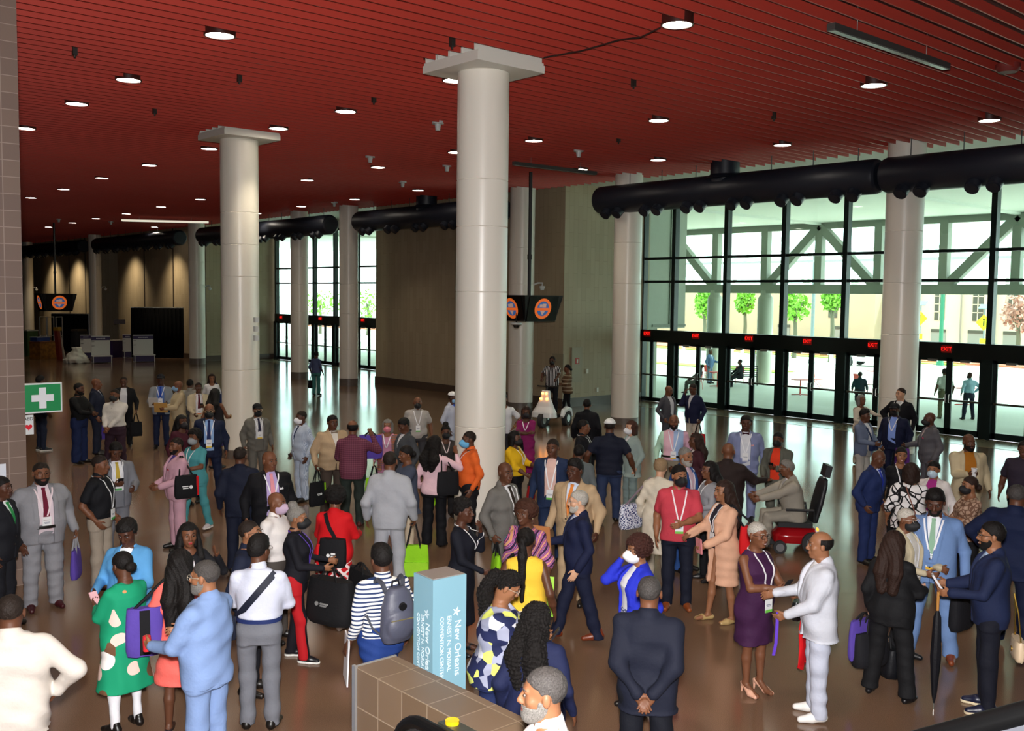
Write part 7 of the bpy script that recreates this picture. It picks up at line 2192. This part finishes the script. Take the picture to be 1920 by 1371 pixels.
# cameras on the columns
for cx_, cy_, r_, v, lab in ((23.4, 25.9, .44, 537, 'by the white patrol scooter'), (23.2, 52.2, .43, 540, 'near the tall black drape'), (23.2, 68.1, .40, 541, 'between the drapes'), (23.2, 83.1, .38, 542, 'farthest from the doors')):
    dr = unit(RT * (1, 1, 0)); e = np.array((cx_, cy_, 0)) + dr * (r_ - .02)
    zz = at_d(frame_of(e + (0, 0, 4))[0], v, frame_of(e + (0, 0, 4))[2])[2]
    t = thing('dome_camera', 'small white dome camera on a wall-side column, ' + lab, 'camera', (e[0], e[1], zz), 0, 'column cameras')
    MB().tube([(0, 0, .05), dr * .14 + (0, 0, .12), dr * .30 + (0, 0, .12), dr * .30 + (0, 0, 0)], .03, 8).build('bracket', mat('plastic_white', 'C8CACA', rough=.4), t, True)
    MB().lathe(dr * .30 + (0, 0, -.02), [(0, -.12), (.06, -.10), (.09, -.03), (.10, .03), (0, .05)], 16).build('dome', mat('plastic_white', 'C8CACA', rough=.4), t, True)

# fire cabinet and wall plates on the stone corner
p = at_x(1072, 681, GX); 
def on_return(u, v): 
    d = ray(u, v); return EYE + d * (24.905 / d[1])
p = on_return(1081, 684)
t = thing('fire_cabinet', 'beige fire hose cabinet with a red mark on the stone corner', 'cabinet', tuple(p))
MB().box((-.26, -.03, -.62), (.26, .03, .62)).build('door', mat('cabinet_beige', '9A8E76', rough=.5), t)
MB().box((-.10, -.04, .02), (.10, -.03, .24)).build('red_mark', mat('mark_red', 'A82818', rough=.5), t)
MB().box((-.03, -.046, .06), (.03, -.04, .20)).build('white_mark', mat('mark_white', 'E0DCD0', rough=.5), t)
for u, v, lab in ((1101, 696, 'beside the fire cabinet'), (1120, 731, 'low on the stone by the wall-side column')):
    p = on_return(u, v)
    tag(MB().box((-.05, -.015, -.08), (.05, .01, .08)).build('wall_plate', mat('plate_white', 'D0CCBC', rough=.4), None, False, tuple(p)), 'small white wall plate ' + lab, 'switch', 'wall plates on the stone')
p = at_x(1046, 679, BX - .02)
tag(MB().box((-.015, -.28, -.30), (.015, .28, .30)).build('access_panel', mat('panel_beige', '8E836C', rough=.5), None, False, tuple(p)), 'beige access panel on the stone wall behind the scooter rider', 'panel')
# white devices on the farther thick column
for i, v in enumerate((600, 617, 634)):
    p = at_d(479, v, 23.3)
    tag(MB().box((-.03, -.05, -.06), (.06, .05, .06)).build('sensor_box', mat('plastic_white', 'C8CACA', rough=.4), None, False, tuple(p)), ('topmost', 'middle', 'lowest')[i] + ' of three white boxes on the side of the column behind the navy suits', 'sensor', 'white boxes on the column')

# linear lights and sensors in the ceiling
def linear(u0, v0, u1, v1, label, m, glow=False):
    a = at_z(u0, v0, CZ - .20); c = at_z(u1, v1, CZ - .20); mid = (a + c) / 2
    t = thing('linear_light', label, 'ceiling light', tuple(mid))
    d = (c - a) / 2; d[2] = 0
    MB().bar(-d, d, .12, .09).build('housing', m, t)
    MB().bar(-d * .98 - np.array((0, 0, .048)), d * .98 - np.array((0, 0, .048)), .08, .006).build('lens', mat('strip_lens', 'A8A8A0', rough=.3, emit='D8D4C4', estr=.6) if glow else mat('strip_off', '74746C', rough=.3), t)
    for f_ in (-.6, .6):
        MB().cyl(d * f_ + np.array((0, 0, .04)), d * f_ + np.array((0, 0, .55)), .006, 6).build('wire', M_steel, t)
M_lin = mat('linear_grey', '4A4A48', rough=.4, metal=.4)
linear(1558, 50, 1775, 125, 'long unlit grey linear light hung below the slats near the doors', M_lin)
linear(963, 306, 1117, 325, 'grey linear light behind the thick column', M_lin)
linear(228, 413, 391, 417, 'long lit linear light far down the hall', mat('linear_white', 'C8C4B8', rough=.4, emit='D8D0BC', estr=.5), True)
for i, (u, v, k_) in enumerate(((140, 96, 0), (449, 147, 0), (694, 294, 1), (821, 231, 1), (838, 311, 1), (1085, 283, 1), (1188, 156, 0), (1451, 218, 0), (290, 208, 0), (701, 186, 0), (848, 79, 0), (1160, 262, 0), (110, 411, 1), (208, 416, 1), (627, 380, 1), (755, 342, 1))):
    p = at_z(u, v, CZ)
    if k_ == 0:
        tag(MB().box((-.035, -.035, -.06), (.035, .035, .12)).cyl((0, 0, -.10), (0, 0, -.06), .018, 8).cyl((0, 0, .12), (0, 0, .37), .012, 6).build('sprinkler', mat('sprinkler_dark', '2A2420', rough=.5), None, False, tuple(p)), 'small dark sprinkler head between the red slats', 'sprinkler', 'sprinklers in the slat ceiling')
    else:
        tag(MB().cyl((0, 0, -.02), (0, 0, .04), .13, 14).tube([(0, 0, -.16), (0, 0, -.02)], [.05, .07], 12).build('ceiling_sensor', mat('plastic_white', 'C8CACA', rough=.4), None, True, tuple(p)), 'small white sensor under the red slats', 'sensor', 'white sensors in the slat ceiling')
a = at_z(1165, 74, CZ - .02); c = at_z(1238, 52, CZ - .02); e = at_z(1020, 108, CZ - .02)
tag(MB().tube([c, (a + c) / 2 - (0, 0, .05), a, (a * .5 + e * .5) - (0, 0, .03), e], .012, 6).build('ceiling_cable', mat('cable_dark', '2A1A18', rough=.5), None, True), 'thin loose cable strung from the column cap to the nearest downlight', 'cable')
p = at_z(1890, 130, CZ)
t = thing('ceiling_speaker', 'round red-tinted ceiling speaker near the corner of the slats', 'speaker', tuple(p))
MB().lathe((0, 0, 0), [(0, -.05), (.14, -.05), (.19, .02), (.19, .08), (0, .08)], 22).build('grille', mat('speaker_red', '6E2420', rough=.6), t, True)

# ---------------------------------------------------------------- far end: drapes, counters, boxes
M_drape = mat('drape_black', '040405', rough=.98, spec=.1)
def drape(p0, p1, h_, label):
    t = thing('black_drape', label, 'drape', ((p0[0] + p1[0]) / 2, (p0[1] + p1[1]) / 2, 0))
    o = np.array([(p0[0] + p1[0]) / 2, (p0[1] + p1[1]) / 2, 0]); d = unit(p1 - p0); n_ = np.array((-d[1], d[0], 0)); L_ = np.linalg.norm(p1 - p0)
    n2 = int(L_ / .12); vs_ = []
    for i in range(n2 + 1):
        q = p0 + d * L_ * i / n2 + n_ * .05 * (1 if i % 2 else -1) - o
        vs_ += [(q[0], q[1], .01), (q[0], q[1], h_)]
    ob = MB().add(vs_, [(2 * i, 2 * i + 2, 2 * i + 3, 2 * i + 1) for i in range(n2)]).build('cloth', M_drape, t, 'all')
    sm = ob.modifiers.new('thick', 'SOLIDIFY'); sm.thickness = .02
    MB().cyl(p0 - o + (0, 0, h_ + .02), p1 - o + (0, 0, h_ + .02), .025, 8).build('top_rail', M_silver, t)
    for q in (p0, p1):
        MB().cyl(q - o, q - o + (0, 0, h_ + .02), .025, 8).lathe(q - o, [(.2, 0), (.2, .012), (0, .012)], 14).build('upright', M_silver, t)
a, c = at_z(247, 671, 0), at_z(357, 672, 0); a[2] = c[2] = 0
drape(a, c, (at_d(250, 577, frame_of(a)[2])[2]), 'tall black drape in front of the far wall by the distant column')
a, c = at_z(98, 660, 0), at_z(168, 661, 0); a[2] = c[2] = 0
drape(a, c, (at_d(130, 589, frame_of(a)[2])[2]), 'smaller black drape behind the stacked boxes far down the hall')
M_pur = mat('counter_purple', '2A1A4A', rough=.5); M_cw = mat('counter_white', 'C8C6C0', rough=.5)
def counter(u0, u1, vb, vt, label, fwd=.5):
    b0 = at_z((u0 + u1) / 2, vb, 0); dep = frame_of(b0)[2]
    wd_ = (u1 - u0) * dep / FPX; ht_ = (vb - vt) * dep / FPX
    rz = math.atan2(-b0[1], -b0[0]) + PI / 2
    t = thing('registration_counter', label, 'counter', (b0[0], b0[1], 0), rz + .15, 'white and purple registration counters')
    MB().box((-wd_ / 2, 0, .0), (wd_ / 2, .05, ht_)).build('back_panel', M_cw, t)
    MB().box((-wd_ / 2, -.012, ht_ * .84), (wd_ / 2, 0, ht_ * .97)).build('header_band', M_pur, t)
    mb = MB()
    for x in np.linspace(-wd_ * .22, wd_ * .22, 9):
        mb.box((x - wd_ * .02, -.018, ht_ * .885), (x + wd_ * .015, -.012, ht_ * .925))
    mb.build('header_print', mat('print_white', 'B8B4C0', rough=.5), t)
    MB().box((-wd_ / 2, -fwd, .04), (wd_ / 2, -.02, .36)).build('plinth', M_pur, t)
    MB().box((-wd_ / 2 - .03, -fwd - .03, .36), (wd_ / 2 + .03, 0, .41)).build('plinth_top', M_cw, t)
    for x in (-wd_ / 2, wd_ / 2 - .04):
        MB().box((x, -fwd - .01, 0), (x + .04, -fwd + .03, .36)).build('corner_post', M_cw, t)
    for z in (.62, .78):
        MB().box((-wd_ / 2 + .02, -.03, ht_ * z), (-wd_ / 2 + .16, 0, ht_ * z + .02)).build('bracket', M_black, t)
counter(173, 206, 680, 630, 'registration counter with a dark purple header next to the white sack')
counter(251, 287, 678, 628, 'registration counter with a dark purple header in front of the tall drape')
counter(152, 171, 672, 628, 'registration counter half hidden behind the one next to the sack')
counter(231, 248, 670, 627, 'registration counter half hidden behind the one by the tall drape')
p = at_z(212, 670, 0)
t = thing('purple_table', 'low purple table between the registration counters', 'table', (p[0], p[1], 0), .6)
MB().box((-.5, -.35, 0), (.5, .35, 1.0)).build('skirt', M_pur, t); MB().box((-.55, -.4, 1.0), (.55, .4, 1.04)).build('tabletop', M_cw, t)
p = at_z(225, 662, 0)
t = thing('sign_stand', 'thin sign stand with a small dark sign between the counters', 'sign', (p[0], p[1], 0), math.atan2(-p[1], -p[0]) + PI / 2)
MB().cyl((0, 0, 0), (0, 0, 1.9), .025, 8).build('pole', M_silver, t); MB().box((-.35, -.02, 1.85), (.35, .02, 2.15)).build('sign_face', mat('sign_dark', '3A2A2A', rough=.5), t); MB().lathe((0, 0, 0), [(.22, 0), (.22, .02), (0, .03)], 14).build('base', M_silver, t)
# big white sack, boxes and the folded display
p = at_z(144, 681, 0)
q_ = Field((-.75, -.6, 0), (.75, .6, .95), .03)
q_.loft([(0, .62, .5, 0), (.2, .66, .52, 0), (.5, .42, .35, 0), (.75, .22, .2, 0), (.88, .26, .2, 0)], k=0); q_.wrinkle(.03, 3, .5); q_.D = np.maximum(q_.D, -q_.Z)
Pm, Fm = q_.mesh(); Pm = smooth_mesh(Pm, Fm, 1)
o = quad_object('white_sack', Pm, Fm, mat('sack_white', 'CFCBBE', rough=.5), None); o.location = (p[0], p[1], 0)
tag(o, 'big white plastic sack slumped on the floor beside the counters', 'sack')
p = at_z(85, 672, 0)
t = thing('display_crate', 'orange patterned display crate far down the hall by the brown pier', 'crate', (p[0], p[1], 0), .5)
MB().box((-.75, -.4, 0), (.75, .4, .95)).build('crate_body', mat('crate_orange', '8A5A1E', rough=.6, vary=.45, vscale=5), t)
MB().box((-.78, -.43, .95), (.78, .43, 1.0)).build('lid', mat('crate_lid', '6A3A20', rough=.6), t)
p = at_z(66, 668, 0)
t = thing('storage_box', 'green storage box beside the orange display crate', 'box', (p[0] - .2, p[1] + .6, 0), .5)
MB().box((-.4, -.35, 0), (.4, .35, 1.55)).build('box_body', mat('box_green', '2F4A26', rough=.6), t); MB().box((-.42, -.37, 1.5), (.42, .37, 1.56)).build('lid', mat('box_lid', 'A8A698', rough=.6), t)
p = at_z(80, 672, 0)
t = thing('storage_bin', 'blue storage bin on top of the orange display crate', 'box', (p[0] - .05, p[1] + .05, 1.0), .5)
MB().box((-.55, -.25, 0), (.4, .25, .22)).build('bin_body', mat('bin_blue', '1E3A78', rough=.5), t); MB().box((-.57, -.27, .22), (.42, .27, .26)).build('lid', mat('bin_lid', '9AA0AC', rough=.5), t)
p = at_z(116, 674, 0)
t = thing('folded_cart', 'red and yellow folded cart leaning by the white sack', 'cart', (p[0], p[1], 0), .7)
MB().bar((-.2, 0, 0), (-.35, .05, 1.7), .22, .25).build('red_frame', mat('cart_red', '7A2418', rough=.5), t); MB().bar((.25, 0, 0), (-.25, 0, 1.65), .12, .12).build('strut', mat('cart_white', 'B4A898', rough=.5), t); MB().box((-.5, -.12, 1.66), (-.15, .18, 1.86)).build('yellow_cap', mat('cart_yellow', 'A87A1E', rough=.5), t)
for i, (u, lab) in enumerate(((82, 'nearest the brown pier'), (96, 'in the middle'), (112, 'nearest the red cart'))):
    p = at_z(u, 666, 0)
    t = thing('metal_frame', 'tall grey metal frame behind the crates, ' + lab, 'frame', (p[0], p[1], 0), .6, 'grey metal frames')
    for x in (-.28, .28):
        MB().cyl((x, 0, 0), (x, 0, 2.35), .03, 8).build('upright', M_silver, t)
    for z in (.1, 1.2, 2.33):
        MB().cyl((-.28, 0, z), (.28, 0, z), .025, 8).build('rail', M_silver, t)
p = at_z(150, 664, 0)
t = thing('covered_cart', 'dark covered cart behind the white sack', 'cart', (p[0], p[1], 0), .4)
soft_bag(1.0, 1.45, .7, .8).build('cover', mat('cover_dark', '0D0C10', rough=.8), t, True); MB().box((-.4, -.3, 1.44), (.3, .3, 1.56)).build('top_tray', mat('tray_dark', '3A3226', rough=.6), t)

# warm washers over the far stone wall
for yy, e_ in ((58.0, 420), (64.5, 420), (75.5, 520), (81.0, 520)):
    l = light('wall_washer', 'SPOT', (22.7, yy, 6.42), e_ * .7, (1.0, .82, .55), spot_size=math.radians(100), spot_blend=1.0, shadow_soft_size=.3)
    l.rotation_euler = Vector((.75, 0, -1)).to_track_quat('-Z', 'Y').to_euler()
print('done', time.time() - T0)
